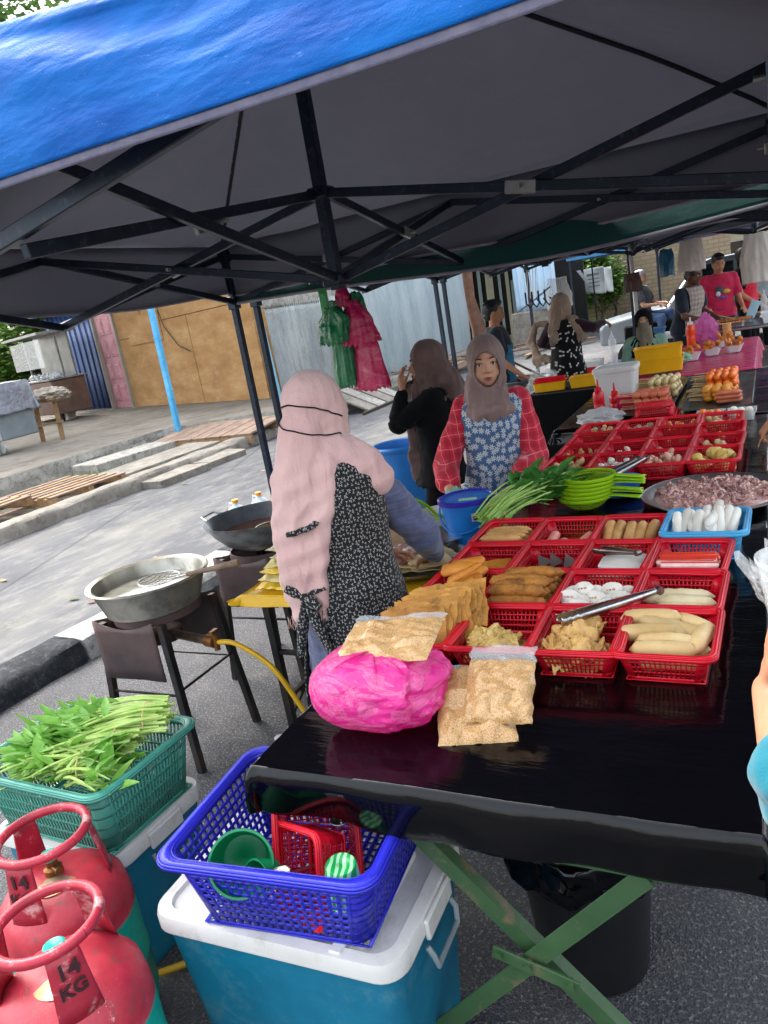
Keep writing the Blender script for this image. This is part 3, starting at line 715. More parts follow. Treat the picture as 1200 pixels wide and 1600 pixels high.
trestle(T1, 1.215, -.735, -.245); trestle(T1, 2.7, -.735, -.245); trestle(T1, 4.5, -.735, -.245)
T2 = thing('folding_table', 'dark sheeted table holding trays of skewers and sauce bottles', 'table', (-.7, 5.7, 0))
TXa, TYa, TYb = -1.25, 4.8, 6.6
mb = MB(); mb.box(((TXa+TX1)/2, (TYa+TYb)/2, TZ-.02), (TX1-TXa-.01, TYb-TYa-.01, .03)); mb.build('tabletop', mat('table_board','#6b5138'), T2, smooth=False)
cover(T2, TXa, TX1, TYa, TYb, TZ, .1, M_blk, seed=4, nx=30, ny=50, wr=.003)
trestle(T2, 5.1, -.8, -.3); trestle(T2, 6.3, -.8, -.3)
# ================= baskets =================
def basket_mesh(w=.205, d=.262, h=.078, taper=.82, nx=13, ny=16, nz=4, wall=.0022, rim=.012, sw=.0018, sh=.0019, rc=.03):
    """open lattice basket: rim, four pierced walls, pierced floor, rounded corners, origin at the bottom centre"""
    mb = MB(); hw, hd = w/2, d/2; bw, bd = hw*taper, hd*taper
    def ring(sc_w, sc_d, z, r, n=5):
        P = []
        for cx, cy, a0 in ((sc_w-r, sc_d-r, 0), (-sc_w+r, sc_d-r, PI/2), (-sc_w+r, -sc_d+r, PI), (sc_w-r, -sc_d+r, 1.5*PI)):
            for i in range(n+1): a = a0+PI/2*i/n; P.append(Vector((cx+r*math.cos(a), cy+r*math.sin(a), z)))
        return P
    def band(A, B):
        k = len(mb.v); n = len(A); mb.add(A+B, [(i, (i+1)%n, n+(i+1)%n, n+i) for i in range(n)])
    def solid_ring(za, zb, off):
        fa = za/h; fb = zb/h
        A = ring(bw+(hw-bw)*fa+off, bd+(hd-bd)*fa+off, za, rc*.8); B = ring(bw+(hw-bw)*fb+off, bd+(hd-bd)*fb+off, zb, rc*.8)
        return A, B
    # rim: rolled lip
    prof = [(-.002, h-.012), (0.0, h-.001), (.003, h+.001), (rim*.85, h), (rim, h-.003), (rim*.95, h-.011)]
    R_ = [ring(hw+o, hd+o, z, rc) for o, z in prof]
    for a, b in zip(R_[:-1], R_[1:]): band(a, b)
    # horizontal wall strips
    zs0, zs1 = .010, h-.014
    A, B = solid_ring(0, zs0, 0); band(A, B); A, B = solid_ring(zs1, h, 0); band(A, B)
    for i in range(1, nz):
        z = zs0+(zs1-zs0)*i/nz; A, B = solid_ring(z-sh, z+sh, 0); band(A, B)
    # solid corners
    def corner_cols():
        for s_ in range(4):
            P0 = ring(bw, bd, 0, rc*.8); P1 = ring(hw, hd, h, rc*.8); k0 = s_*6
            k = len(mb.v); mb.add(P0[k0:k0+6]+P1[k0:k0+6], [(i, i+1, 6+i+1, 6+i) for i in range(5)])
    corner_cols()
    # vertical strips
    for side in range(4):
        n = nx if side % 2 == 0 else ny
        L0, L1 = (bw-rc*.8, hw-rc*.8) if side % 2 == 0 else (bd-rc*.8, hd-rc*.8); o0, o1 = (bd, hd) if side % 2 == 0 else (bw, hw)
        sg = 1 if side < 2 else -1
        for i in range(n+1):
            u = -1+2*i/n
            def pt(s_, z):
                f = z/h; a = (L0+(L1-L0)*f)*u+s_; o = (o0+(o1-o0)*f)*sg
                return (a, o, z) if side % 2 == 0 else (o, a, z)
            mb.add([pt(-sw, zs0), pt(sw, zs0), pt(sw, zs1), pt(-sw, zs1)], [(0,1,2,3)])
    # floor grid
    for i in range(nx+3): x = -bw+2*bw*i/(nx+2); mb.add([(x-sw,-bd,.001),(x+sw,-bd,.001),(x+sw,bd,.001),(x-sw,bd,.001)], [(0,1,2,3)])
    for i in range(ny+3): y = -bd+2*bd*i/(ny+2); mb.add([(-bw,y-.002,.0015),(bw,y-.002,.0015),(bw,y+.002,.0015),(-bw,y+.002,.0015)], [(0,1,2,3)])
    return mb
def m_plastic(name, c, c2=None, rough=.32, tr=.12, dirt=None):
    g = NT(name); f = g.noise(4, 4, .6); a = S(c); b = S(c2) if c2 else tuple(x*.82 for x in a[:3])+(1,)
    col = g.ramp(f, [(.35, b), (.65, a)])
    if dirt: col = g.mix(g.ramp(g.noise(9, 9, .8), [(.52, 0), (.66, .55)]), col, S(dirt))
    g.set(color=col, rough=g.math('MULTIPLY_ADD', g.noise(25, 5, .7), .25, rough-.1), spec=.5); g.bump(g.noise(60, 3), .08, .002)
    if tr: g.translucent(tr, col)
    return g.m
M_red = m_plastic('red_plastic', '#e8122c', '#cc0e24', tr=.2)
M_ltblue = m_plastic('light_blue_plastic', '#4fb2e2', '#3a9bd0')
BK = basket_mesh(); b_o = BK.build('basket', M_red, None, angle=35); b_o.modifiers.new('t', 'SOLIDIFY').thickness = .0022
bask = Once(tag(b_o, 'x', 'basket', 'red baskets on the long table'))
PX, PY = [-.245, -.452, -.659, -.866], [1.745, 2.005, 2.265, 2.525]
BPOS = {}
NLAB = {
 (0,0):'front row red basket holding long pale fish sausages, nearest the right table corner', (0,1):'front row red basket of crumpled tan tofu skins with tongs on its rim',
 (0,2):'front row red basket of yellowish folded tofu skins behind the clear packet', (0,3):'front row red basket packed with upright flat brown fried sheets',
 (1,0):'red basket nearly empty but for two pale sausages', (1,1):'red basket of white rolls sliced to show orange and black filling', (1,2):'red basket heaped with rough brown fried rolls',
 (1,3):'red basket of orange tan fried wedges on the left table edge', (2,0):'red basket of red and white crab sticks', (2,1):'red basket of white tofu slabs with steel tongs inside',
 (2,2):'red basket nearly empty with a few dark grey triangles', (2,3):'red basket of a few long orange brown slices', (3,0):'light blue basket of white wrapped rolls', (3,1):'red basket of tan wrapped spring rolls beside the light blue basket',
 (3,2):'red basket of three pink sausages', (3,3):'red basket of tan flat rolls nearest the green vegetables'}
rb = random.Random(5)
for r in range(4):
    for c in range(4):
        x, y = PX[c]+rb.uniform(-.004,.004), PY[r]+rb.uniform(-.004,.004)
        x -= (.012 if r == 0 else 0)*(c-1.5)*0; BPOS[r,c] = (x, y, TZ+.004)
        rz = rb.uniform(-.03,.03)+(-.03 if c == 0 else 0)
        if (r, c) == (3,0):
            x += .035; BPOS[r,c] = (x, y, TZ+.004)
            o = bask.put((x, y, TZ+.004), rz, NLAB[r,c], scale=(1.12, .93, 1.22)); o.data = o.data.copy(); o.data.materials[0] = M_ltblue
            del o['group']
        else: bask.put((x, y, TZ+.004), rz, NLAB[r,c])
FX = [-.245, -.452, -.662, -.872]; FY = [3.53, 3.80, 4.07, 4.34]
FLAB = {
 (0,0):'red basket of round beige potato slices just behind the seafood platter', (0,1):'red basket heaped with pinkish beige pieces behind the seafood platter', (0,2):'red basket with white balls and tongs, behind the lime strainers', (0,3):'red basket of beige chunks at the left edge, just behind the leafy vegetables',
 (1,0):'red basket with a low layer of beige slices, second behind the seafood platter', (1,1):'red basket with a few pale pink stubs', (1,2):'red basket with pink and white sticks', (1,3):'red basket of tan twists at the left table edge',
 (2,0):'red basket with a single pale wedge', (2,1):'red basket with a couple of beige pieces', (2,2):'empty looking red basket of the third far row', (2,3):'red basket with one orange brown piece at the left table edge',
 (3,0):'last row red basket of round tan balls on the right', (3,1):'last row red basket of orange shrimp like pieces', (3,2):'last row red basket of greyish brown balls', (3,3):'last row red basket of beige nuggets at the left table edge'}
for r in range(4):
    for c in range(4):
        x, y = FX[c]+rb.uniform(-.006,.006)-r*.004, FY[r]+rb.uniform(-.006,.006)-(.0 if c else .0); BPOS[r+4,c] = (x, y, TZ+.004); bask.put((x, y, TZ+.004), rb.uniform(-.03,.03), FLAB[r,c])
# upside-down empty basket
bask.put((-.66, 4.93, TZ+.084), .05, 'empty red basket turned upside down in front of the sausage skewers', rot=(PI, 0, .05), scale=(1.2, 1, 1))
# ================= foods =================
def m_food(name, a, b, rough=.45, spec=.4, sc=14, bump=.3, bs=60, sss=.0, spots=None, samt=.6, ssc=30, bd=.003):
    g = NT(name); oi = g.n('ShaderNodeObjectInfo'); v = g.n('ShaderNodeVectorMath', operation='ADD'); g.l(g.tc(), v.inputs[0]); g.l(oi.outputs['Random'], v.inputs[1])
    vv = v.outputs[0]; f = g.noise(sc, 6, .65, vv); c = g.ramp(f, [(.34, S(b)), (.64, S(a))])
    if spots: c = g.mix(g.math('MULTIPLY', g.ramp(g.noise(ssc, 7, .75, vv), [(.52, 0), (.64, 1)]), samt), c, S(spots))
    hv = g.n('ShaderNodeHueSaturation'); g.l(c, hv.inputs['Color']); g.l(g.math('MULTIPLY_ADD', oi.outputs['Random'], .3, .85), hv.inputs['Value'])
    g.set(color=hv.outputs[0], rough=rough, spec=spec)
    if sss: g.set(sss=sss); g.b.inputs['Subsurface Radius'].default_value = (.01,.005,.003)
    g.bump(g.noise(bs, 6, .7, vv), bump, bd); return g.m
F_finger = m_food('fish_sausage', '#d8bd88', '#c6a46a', .5, .35, 9, .15, spots='#b28850', samt=.25)
F_pale = m_food('pale_sausage', '#d8cba4', '#c4b386', .45, .4)
F_skin = m_food('tofu_skin', '#d6ad66', '#b98943', .4, .5, 12, .6, 45, spots='#8f6026', samt=.4)
F_skinY = m_food('tofu_skin_yellow', '#d8bb72', '#bd9648', .35, .5, 12, .6, 45, spots='#9a6e30', samt=.35)
F_sheet = m_food('fried_sheet', '#c8903f', '#a8712c', .5, .35, 16, .8, 55, spots='#74460f', samt=.7, bd=.008, ssc=18)
F_roll = m_food('fried_roll', '#b87a30', '#925c1e', .5, .35, 20, .9, 70, spots='#613609', samt=.7, bd=.008, ssc=22)
F_wedge = m_food('fried_wedge', '#d98f38', '#bd6f20', .45, .4, 12, .6, 50, spots='#a55c18', samt=.4)
F_white = m_food('white_roll', '#e6e2d6', '#d0cabb', .5, .3, 8, .4, 30)
F_crabR = m_food('crab_red', '#d8402c', '#c22f20', .3, .5); F_crabW = m_food('crab_white', '#eecfc6', '#dcb0a6', .35, .5)
F_pink = m_food('pink_sausage', '#d98f7f', '#c97a6b', .4, .5, 6, .08)
F_dark = m_food('dark_triangle', '#5a4a44', '#40342f', .5)
F_tan = m_food('tan_roll', '#c89a60', '#ab7c42', .5, .35, 14, .6, 60, spots='#8d6230', samt=.4)
F_potato = m_food('potato_slice', '#dcc070', '#cba850', .45, .4, 8, .1)
F_beige = m_food('beige_piece', '#cdb080', '#b08f5c', .5, .35, 20, .4)
F_pinkb = m_food('pinkish_piece', '#d6a88e', '#c08a72', .4, .5, 18, .3)
F_ball = m_food('white_ball', '#dcd8cc', '#c8c4b6', .35, .5)
F_brownb = m_food('brown_ball', '#9b8468', '#7d6850', .45, .4)
F_orange = m_food('orange_piece', '#e08440', '#c45f28', .35, .5)
def food(name, shape_fn, m, label, cat, group, poses, parts=None):
    """poses: list of (x,y,z, rx,ry,rz[,scale]) in world space; first pose moves the prototype"""
    prs = []
    for k in range(min(4, len(poses))):
        mb = shape_fn(); sd_ = random.uniform(0, 90)
        if k and not parts:
            mb.v = [tuple(Vector(v)+mnoise.noise_vector(Vector(v)*38+Vector((sd_, 0, 0)))*.0032+mnoise.noise_vector(Vector(v)*110+Vector((0, sd_, 0)))*.0010) for v in mb.v]
        o = mb.build(name, m, None, angle=60); tag(o, label, cat, group)
        if parts:
            for nm, fn2, m2 in parts: fn2().build(nm, m2, o, world=False)
        prs.append(Once(o))
    for i, p in enumerate(poses): prs[i % len(prs)].put(p[:3], rot=p[3:6], scale=p[6] if len(p) > 6 else None)
    return o
def sh_saus(L=.15, r=.017, bend=.01, bump=0, seg=10, n=9):
    def f():
        mb = MB(); P = []; Rr = []
        for i in range(n+1):
            t_ = i/n; e = math.sqrt(max(0, 1-(abs(2*t_-1))**6))*.97+.03; P.append(((t_-.5)*L, 0, -bend*(2*t_-1)**2)); Rr.append(max(.001, r*e*(1+bump*math.sin(i*2.3))))
        mb.tube(P, Rr, seg); return mb
    return f
def sh_lump(rx, ry, rz, amp=.2, sc=30, seed=0, seg=12, rings=8):
    def f():
        mb = MB(); mb.ell((0,0,0), (rx,ry,rz), seg=seg, rings=rings)
        mb.v = [tuple(Vector(v)*(1+amp*fbm(Vector(v)+Vector((seed,0,0)), sc))) for v in mb.v]; return mb
    return f
def sh_slab(w, d, t_, wave=.004, seed=0, nu=16, nv=12, jag=.006, fold=0):
    def f():
        mb = MB()
        def g(u, v):
            x = (u-.5)*w; y = (v-.5)*d; e = fbm((x*25+seed, y*25, 0), 1)
            if u in (0,1): x += e*jag
            if v in (0,1): y += e*jag
            z = wave*fbm((x*14+seed, y*14, seed), 1.0)*2+fold*math.sin(x*60+seed)*.5
            return (x, y, z)
        mb.grid(g, nu, nv); top = len(mb.v)
        V = list(mb.v); mb.add([(x, y, z-t_) for x, y, z in V], [tuple(i for i in f_[::-1]) for f_ in mb.f])
        for j in range(nv-1):
            for i0, s_ in ((0, 1), (nu-1, -1)):
                a, b = j*nu+i0, (j+1)*nu+i0; q = (a, b, b+top, a+top); mb.f.append(q if s_ > 0 else q[::-1]); mb.mi.append(0)
        for i in range(nu-1):
            for j0, s_ in ((0, -1), (nv-1, 1)):
                a, b = j0*nu+i, j0*nu+i+1; q = (a, b, b+top, a+top); mb.f.append(q if s_ > 0 else q[::-1]); mb.mi.append(0)
        return mb
    return f
def B(r, c): return BPOS[r, c]
rf = random.Random(12); U = rf.uniform
# (0,0) long pale fish sausages
x, y, z = B(0,0)
P = [(x-.005,y-.075,z+.064,0,0,.02),(x+.0,y-.035,z+.064,0,0,-.03),(x-.01,y-.03,z+.03,0,0,.1),(x+.01,y-.07,z+.03,0,0,.05),(x-.045,y+.01,z+.066,.2,.1,.35),(x-.02,y+.05,z+.06,0,.12,-.5),(x+.03,y+.045,z+.056,0,0,-.45),(x+.072,y+.0,z+.062,0,.1,1.45),(x-.05,y+.085,z+.07,0,0,.08),(x+.045,y+.085,z+.055,0,0,-.7),(x+.035,y-.045,z+.045,0,.2,.7),(x,y+.02,z+.03,0,0,.3),(x-.03,y+.07,z+.03,0,0,.9)]
food('fish_sausage', sh_saus(.15,.0215,.004), F_finger, 'thick pale fish sausage piled in the front right red basket', 'sausage', 'fish sausages in the front right basket', P)
# (0,1) crumpled tofu skins
x, y, z = B(0,1)
def sh_crump(w, d, seed, amp=.018, folds=1):
    def f():
        mb = MB()
        def g(u, v):
            a = (u-.5); b = (v-.5); xx = a*w*(1-.25*abs(b)); yy = b*d; n = fbm((a*3+seed, b*3, seed), 1.2); n2 = fbm((a*9+seed, b*9, 2), 1)
            zz = amp*n*1.0+amp*.45*n2+.008*math.sin(a*9*folds+b*6+seed)-.06*(a*a+b*b)
            return (xx+n*.015, yy+n2*.01, zz)
        mb.grid(g, 34, 28); return mb
    return f
def skins(base, m, label, group, n, seed, w=.14, d=.11):
    x, y, z = base
    for i in range(n):
        mb = sh_crump(w*U(.75,1.05), d*U(.75,1.1), seed+i*3.7, .02)(); o = mb.build('tofu_skin', m, None, angle=70); o.modifiers.new('t','SOLIDIFY').thickness = .0035
        tag(o, label, 'tofu skin', group); o.location = (x+U(-.035,.035), y+U(-.06,.05), z+.025+i*.0075); o.rotation_euler = (U(-.15,.15), U(-.12,.12), U(0,6.3))
skins(B(0,1), F_skin, 'crumpled tan fried tofu skin in the basket under the steel tongs', 'tofu skins in the basket under the tongs', 8, 3)
skins(B(0,2), F_skinY, 'folded yellowish tofu skin in the basket behind the clear packet', 'yellowish tofu skins in one basket', 7, 40)
# (0,3) flat fried sheets, leaning stack
x, y, z = B(0,3)
for i in range(9):
    mb = sh_slab(.175, .135, .006, .005, i*5.1, jag=.010)(); o = mb.build('fried_sheet', F_sheet, None, angle=60); tag(o, 'large flat brown fried sheet standing in a leaning stack', 'fried sheet', 'flat fried sheets in one basket')
    o.location = (x-.012+i*.009, y-.07+i*.0165, z+.075+.0035*i); o.rotation_euler = (rad(58)-i*.03+U(-.05,.05), U(-.06,.06), rad(14)+U(-.06,.06)); 
# (1,0) two pale sausages
x, y, z = B(1,0)
food('pale_sausage', sh_saus(.15,.0155,.003), F_pale, 'slim pale sausage lying at the bottom of a nearly empty basket', 'sausage', 'pale sausages in one basket', [(x+.02,y-.035,z+.055,0,0,-.04),(x+.005,y-.075,z+.05,0,0,.02),(x-.02,y-.0,z+.045,0,0,.05),(x+.01,y+.035,z+.045,0,0,-.03)])
# (1,1) sliced white rolls with filling
x, y, z = B(1,1)
mbp = sh_saus(.05,.021,0,seg=14)
F_orange2 = m_food('carrot_bits', '#c99a76', '#b27f5c', .5); F_dark2 = m_food('dark_bits', '#7d7468', '#5f574e', .5)
def sh_disc(r=.021, t_=.02):
    def f(): mb = MB(); mb.lathe([(.0001,-t_/2),(r*.93,-t_/2),(r,-t_/2+.003),(r,t_/2-.003),(r*.93,t_/2),(.0001,t_/2)], seg=16, sx=1.25, sy=.9); return mb
    return f
def sh_fill(r=.011, off=0): 
    def f(): mb = MB(); mb.lathe([(.0001,.0102),(r,.0104),(r*.9,.0112),(.0001,.0112)], (off,0,0), 7, sy=.7); return mb
    return f
P = []
for i in range(15): P.append((x-.075+(i%5)*.036+U(-.005,.005), y-.085+(i//5)*.045+U(-.004,.004), z+.045+.012*(i%2)+.006*(i//5), rad(55)+U(-.3,.3), U(-.35,.35), U(-.5,.5)))
food('stuffed_roll_slice', sh_disc(.024,.022), F_white, 'slice of white roll with orange and black filling', 'roll slice', 'stuffed white roll slices in one basket', P,
     parts=[('filling', sh_fill(.006,.008), F_orange2), ('filling', sh_fill(.004,-.002), F_dark2), ('filling', sh_fill(.0045,-.010), F_orange2)])
# (1,2) brown fried rolls
x, y, z = B(1,2)
P = [(x+U(-.012,.012), y-.095+.036*(i%6)+U(-.004,.004), z+.04+.03*(i//6)+U(0,.006)+.002*(i%6), U(0,6), U(-.08,.08), rad(4)+U(-.12,.12), U(.93,1.05)) for i in range(16)]
food('fried_roll', sh_saus(.17,.0185,.006,.07,12,12), F_roll, 'rough brown fried roll heaped in its basket', 'fried roll', 'brown fried rolls in one basket', P)
# (1,3) wedges
x, y, z = B(1,3)
def sh_wedge():
    mb = MB(); mb.box((0,0,0), (.12,.045,.026), bev=.009); mb.v = [(v[0], v[1]*(1-.4*(v[0]/.12)), v[2]+.006*math.sin(v[0]*30)) for v in mb.v]; return mb
P = [(x-.02+U(-.03,.04), y-.08+.028*i+U(-.01,.01), z+.04+.007*i, U(-.5,.5), U(-.35,.1), U(-.2,1.1)) for i in range(9)]
food('fried_wedge', sh_wedge, F_wedge, 'orange tan fried wedge at the left table edge', 'fried wedge', 'fried wedges in one basket', P)
# (2,0) crab sticks
x, y, z = B(2,0)
def sh_stick(): mb = MB(); mb.box((0,0,0), (.155,.017,.017), bev=.005); return mb
def sh_strip(): mb = MB(); mb.box((0,0,.0078), (.153,.0176,.004), bev=.0015); return mb
P = [(x+U(-.01,.01), y-.085+.02*(i%7)+U(-.002,.002), z+.056+.018*(i//7), U(-.9,.9), 0, U(-.06,.06)) for i in range(12)]
food('crab_stick', sh_stick, F_crabW, 'red and white crab stick in its basket', 'crab stick', 'crab sticks in one basket', P, parts=[('red_side', sh_strip, F_crabR)])
# (2,1) tofu slabs
x, y, z = B(2,1)
P = [(x+.02,y+.03,z+.045,.15,0,.1),(x+.015,y-.01,z+.05,.1,.05,-.1),(x-.01,y-.05,z+.035,0,0,.15)]
food('tofu_slab', lambda: (lambda m: (m.box((0,0,0),(.13,.06,.018),bev=.004), m)[1])(MB()), F_white, 'smooth white tofu slab under the tongs', 'tofu', 'white tofu slabs in one basket', P)
food('pale_sausage', sh_saus(.13,.012,.002), F_finger, 'thin tan sausage in front of the white tofu slabs', 'sausage', None, [(x-.02,y-.095,z+.03,0,0,.02)])
# (2,2) dark triangles
x, y, z = B(2,2)
def sh_tri(): mb = MB(); mb.tube([(0,0,-.006),(0,0,.006)], [.03,.03], 3); return mb
food('dark_triangle', sh_tri, F_dark, 'dark grey triangular piece at the bottom of a nearly empty basket', 'fish cake', 'dark triangles in one basket', [(x-.04,y+.05,z+.035,1.2,0,.3),(x+.0,y+.055,z+.035,1.25,0,-.2),(x+.045,y+.05,z+.035,1.15,.2,.1),(x+.02,y-.04,z+.02,.1,0,.5)])
# (2,3) long slices
x, y, z = B(2,3)
food('fried_slice', sh_slab(.155,.04,.009,.004,3,jag=.004), F_wedge, 'long orange brown slice lying low in its basket', 'fried slice', 'long fried slices in one basket', [(x+.0,y-.03+i*.03,z+.025+i*.007,.25,0,.05+.12*i) for i in range(3)]+[(x+.01,y-.08,z+.03,.2,0,.0)])
# (3,0) white wrapped rolls
x, y, z = B(3,0); z += .01
P = [(x-.085+.021*i, y+U(-.03,.02), z+.07+U(0,.012), U(-.1,.1), rad(-30)+U(-.25,.25), rad(88)+U(-.2,.2)) for i in range(9)]+[(x+.03+U(-.05,.05), y+.03+U(-.03,.03), z+.09, 0, U(-.6,0), rad(80)+U(-.4,.4)) for i in range(5)]
food('white_wrapped_roll', sh_saus(.125,.0155,.003,.05), F_white, 'white wrapped roll in the light blue basket', 'white roll', 'white rolls in the light blue basket', P)
# (3,1) spring rolls (3,3) tan rolls (3,2) pink
x, y, z = B(3,1)
food('spring_roll', sh_saus(.12,.0185,.003,.05), F_tan, 'tan spring roll standing slanted in its basket', 'spring roll', 'spring rolls in one basket', [(x-.07+.034*i+U(-.004,.004), y+U(-.02,.01), z+.06, 0, rad(-22)+U(-.15,.15), rad(82)+U(-.15,.15)) for i in range(5)]+[(x-.045+.04*i, y-.03, z+.03, 0, 0, 1.4+U(-.2,.2)) for i in range(3)])
x, y, z = B(3,2)
food('pink_sausage', sh_saus(.10,.0175,.003), F_pink, 'thick pink sausage in a nearly empty basket', 'sausage', 'pink sausages in one basket', [(x-.05,y-.02,z+.045,0,rad(-20),1.35),(x-.01,y-.05,z+.035,0,rad(-5),1.5),(x+.065,y-.03,z+.045,0,rad(-15),1.1),(x+.03,y-.06,z+.025,0,0,1.2)])
x, y, z = B(3,3)
food('tan_roll', sh_saus(.155,.0145,.002,.03), F_tan, 'long tan roll lying flat in the basket beside the vegetables', 'tan roll', 'tan rolls in one basket', [(x+U(-.01,.01), y-.08+.03*(i%5), z+.055+.022*(i//5), 0, 0, U(-.1,.1)) for i in range(9)])
# far baskets
def pile(r, c, n, shape, m, name, label, cat, group, zmax=.05, sp=.07, spy=.09, y0=0):
    x, y, z = B(r, c); P = [(x+U(-sp,sp), y+y0+U(-spy,spy*.8), z+.02+U(0,zmax), U(0,6), U(0,6), U(0,6), U(.85,1.15)) for i in range(n)]
    food(name, shape, m, label, cat, group, P)
pile(4,0,22,sh_saus(.02,.0265,0,seg=12), F_potato,'potato_slice','round yellow potato slice behind the seafood platter','potato slice','potato slices in one basket',.055)
pile(4,1,34,sh_saus(.05,.0115,.004), F_pinkb,'pinkish_piece','curly pinkish beige piece heaped behind the seafood platter','seafood piece','pinkish pieces in one basket',.06)
pile(4,2,16,sh_saus(.03,.0155,0), F_ball,'white_ball','smooth white ball in the basket with tongs','fish ball','white fish balls in one basket',.05)
pile(4,3,18,sh_lump(.022,.016,.014), F_beige,'beige_chunk','rough beige chunk in the basket behind the vegetables','chunk','beige chunks in one basket',.055)
pile(5,0,10,sh_lump(.024,.02,.012), F_beige,'beige_slice','beige slice in the second basket behind the platter','slice','beige slices in one basket',.035)
pile(5,1,7,sh_saus(.05,.012,.002), F_pinkb,'pink_stub','pale pink stub low in its basket','sausage stub','pink stubs in one basket',.02, y0=-.02)
pile(5,2,9,sh_saus(.07,.009,.001), F_crabW,'pink_stick','pinkish white stick low in its basket','stick','pinkish sticks in one basket',.03)
pile(5,3,7,sh_saus(.07,.011,.004), F_tan,'tan_twist','tan twist low in its basket at the left table edge','twist','tan twists in one basket',.03)
pile(6,0,1,sh_lump(.035,.015,.012), F_potato,'pale_wedge','single pale wedge in an otherwise empty basket','wedge',None,.01,.01,.01)
pile(6,1,3,sh_lump(.022,.018,.014), F_beige,'beige_piece','beige piece in the third far row','piece','beige pieces of the third far row',.02)
pile(6,3,3,sh_lump(.03,.018,.012), F_wedge,'orange_piece','orange brown piece in a far left basket','piece','orange brown pieces in one basket',.02)
pile(7,0,14,sh_saus(.032,.017,0), F_beige,'tan_ball','round tan ball in the last row','fish ball','tan balls in one basket',.05)
pile(7,1,18,sh_lump(.017,.012,.012), F_orange,'orange_shrimp','small orange piece in the last row','shrimp piece','orange pieces in one basket',.04)
pile(7,2,14,sh_lump(.017,.017,.016,.08), F_brownb,'brown_ball','greyish brown ball in the last row','meat ball','brown balls in one basket',.04)
pile(7,3,14,sh_lump(.02,.016,.014), F_beige,'beige_nugget','beige nugget in the last row at the left','nugget','beige nuggets in one basket',.045)
# ================= people =================
def m_skin(name, a, b):
    g = NT(name); f = g.noise(12, 5, .6); c = g.ramp(f, [(.3, S(b)), (.7, S(a))]); g.set(color=c, rough=.5, spec=.4, sss=.08)
    g.b.inputs['Subsurface Radius'].default_value = (.02,.008,.004); g.bump(g.noise(180, 3), .12, .001); return g.m
SK_l = m_skin('skin_light', '#cb9a80', '#b8866c'); SK_m = m_skin('skin_medium', '#b98363', '#a57053'); SK_d = m_skin('skin_dark', '#6e4a38', '#5b3b2c')
M_lip = mat('lips', '#a5564f', '#8f4742', 30, .4); M_eyew = mat('eye_white', '#d8d2ca'); M_iris = mat('iris', '#1a1210', rough=.2); M_brow = mat('eyebrow', '#2a1d18', rough=.9)
M_hair = mat('black_hair', '#17151a', '#0c0b0e', 60, .45, bump=.6, bscale=120, stretch=(1,1,.3))
def m_cloth(name, a, b=None, sc=6, rough=.85, weave=350, bump=.25, transl=0):
    g = NT(name); A = S(a); Bc = S(b) if b else tuple(x*.78 for x in A[:3])+(1,); c = g.ramp(g.noise(sc, 5, .6), [(.35, Bc), (.65, A)])
    g.set(color=c, rough=rough, spec=.15, sheen=.25 if max(A[:3]) > .02 else .03); g.bump(g.math('ADD', g.noise(26, 5, .6), g.math('MULTIPLY', g.noise(weave, 2), .35)), bump, .006)
    if transl: g.translucent(transl, c)
    return g.m
def m_flower(name, base, petal, scale, np_=5, size=.36, centre=None, amp=.35, plane='xz'):
    """scattered small flowers: petal shaped cells of a 2D Voronoi"""
    g = NT(name); sp = g.n('ShaderNodeSeparateXYZ'); g.l(g.tc(), sp.inputs[0]); cb = g.n('ShaderNodeCombineXYZ')
    geo = g.n('ShaderNodeNewGeometry')
    g.l(g.math('ADD', sp.outputs[0], g.math('MULTIPLY', sp.outputs[1], .8)), cb.inputs[0]); g.l(sp.outputs[2], cb.inputs[1])
    v = g.n('ShaderNodeTexVoronoi', voronoi_dimensions='2D'); v.inputs['Scale'].default_value = scale; v.inputs['Randomness'].default_value = .75; g.l(cb.outputs[0], v.inputs['Vector'])
    sc = g.n('ShaderNodeVectorMath', operation='SCALE'); g.l(cb.outputs[0], sc.inputs[0]); sc.inputs['Scale'].default_value = 1
    d = g.n('ShaderNodeVectorMath', operation='SUBTRACT'); g.l(cb.outputs[0], d.inputs[0]); g.l(v.outputs['Position'], d.inputs[1])
    s2 = g.n('ShaderNodeSeparateXYZ'); g.l(d.outputs[0], s2.inputs[0]); ang = g.math('ARCTAN2', s2.outputs[1], s2.outputs[0])
    col = g.n('ShaderNodeSeparateColor'); g.l(v.outputs['Color'], col.inputs[0])
    ang = g.math('MULTIPLY_ADD', col.outputs[0], 6.28, ang); pet = g.math('MULTIPLY_ADD', g.math('COSINE', g.math('MULTIPLY', ang, np_)), amp, 1-amp)
    r = g.math('DIVIDE', v.outputs['Distance'], g.math('MAXIMUM', pet, .05)); msk = g.ramp(r, [(0, 1), (size, 1), (min(1, size+.05), 0)])
    c = g.mix(msk, g.ramp(g.noise(5, 4), [(.35, tuple(x*.8 for x in S(base)[:3])+(1,)), (.65, S(base))]), S(petal))
    if centre: c = g.mix(g.ramp(v.outputs['Distance'], [(.07, 1), (.1, 0)]), c, S(centre))
    g.set(color=c, rough=.8, spec=.15, sheen=.15); g.bump(g.math('ADD', g.noise(22, 5, .6), g.math('MULTIPLY', g.noise(400, 2), .3)), .3, .006); return g.m
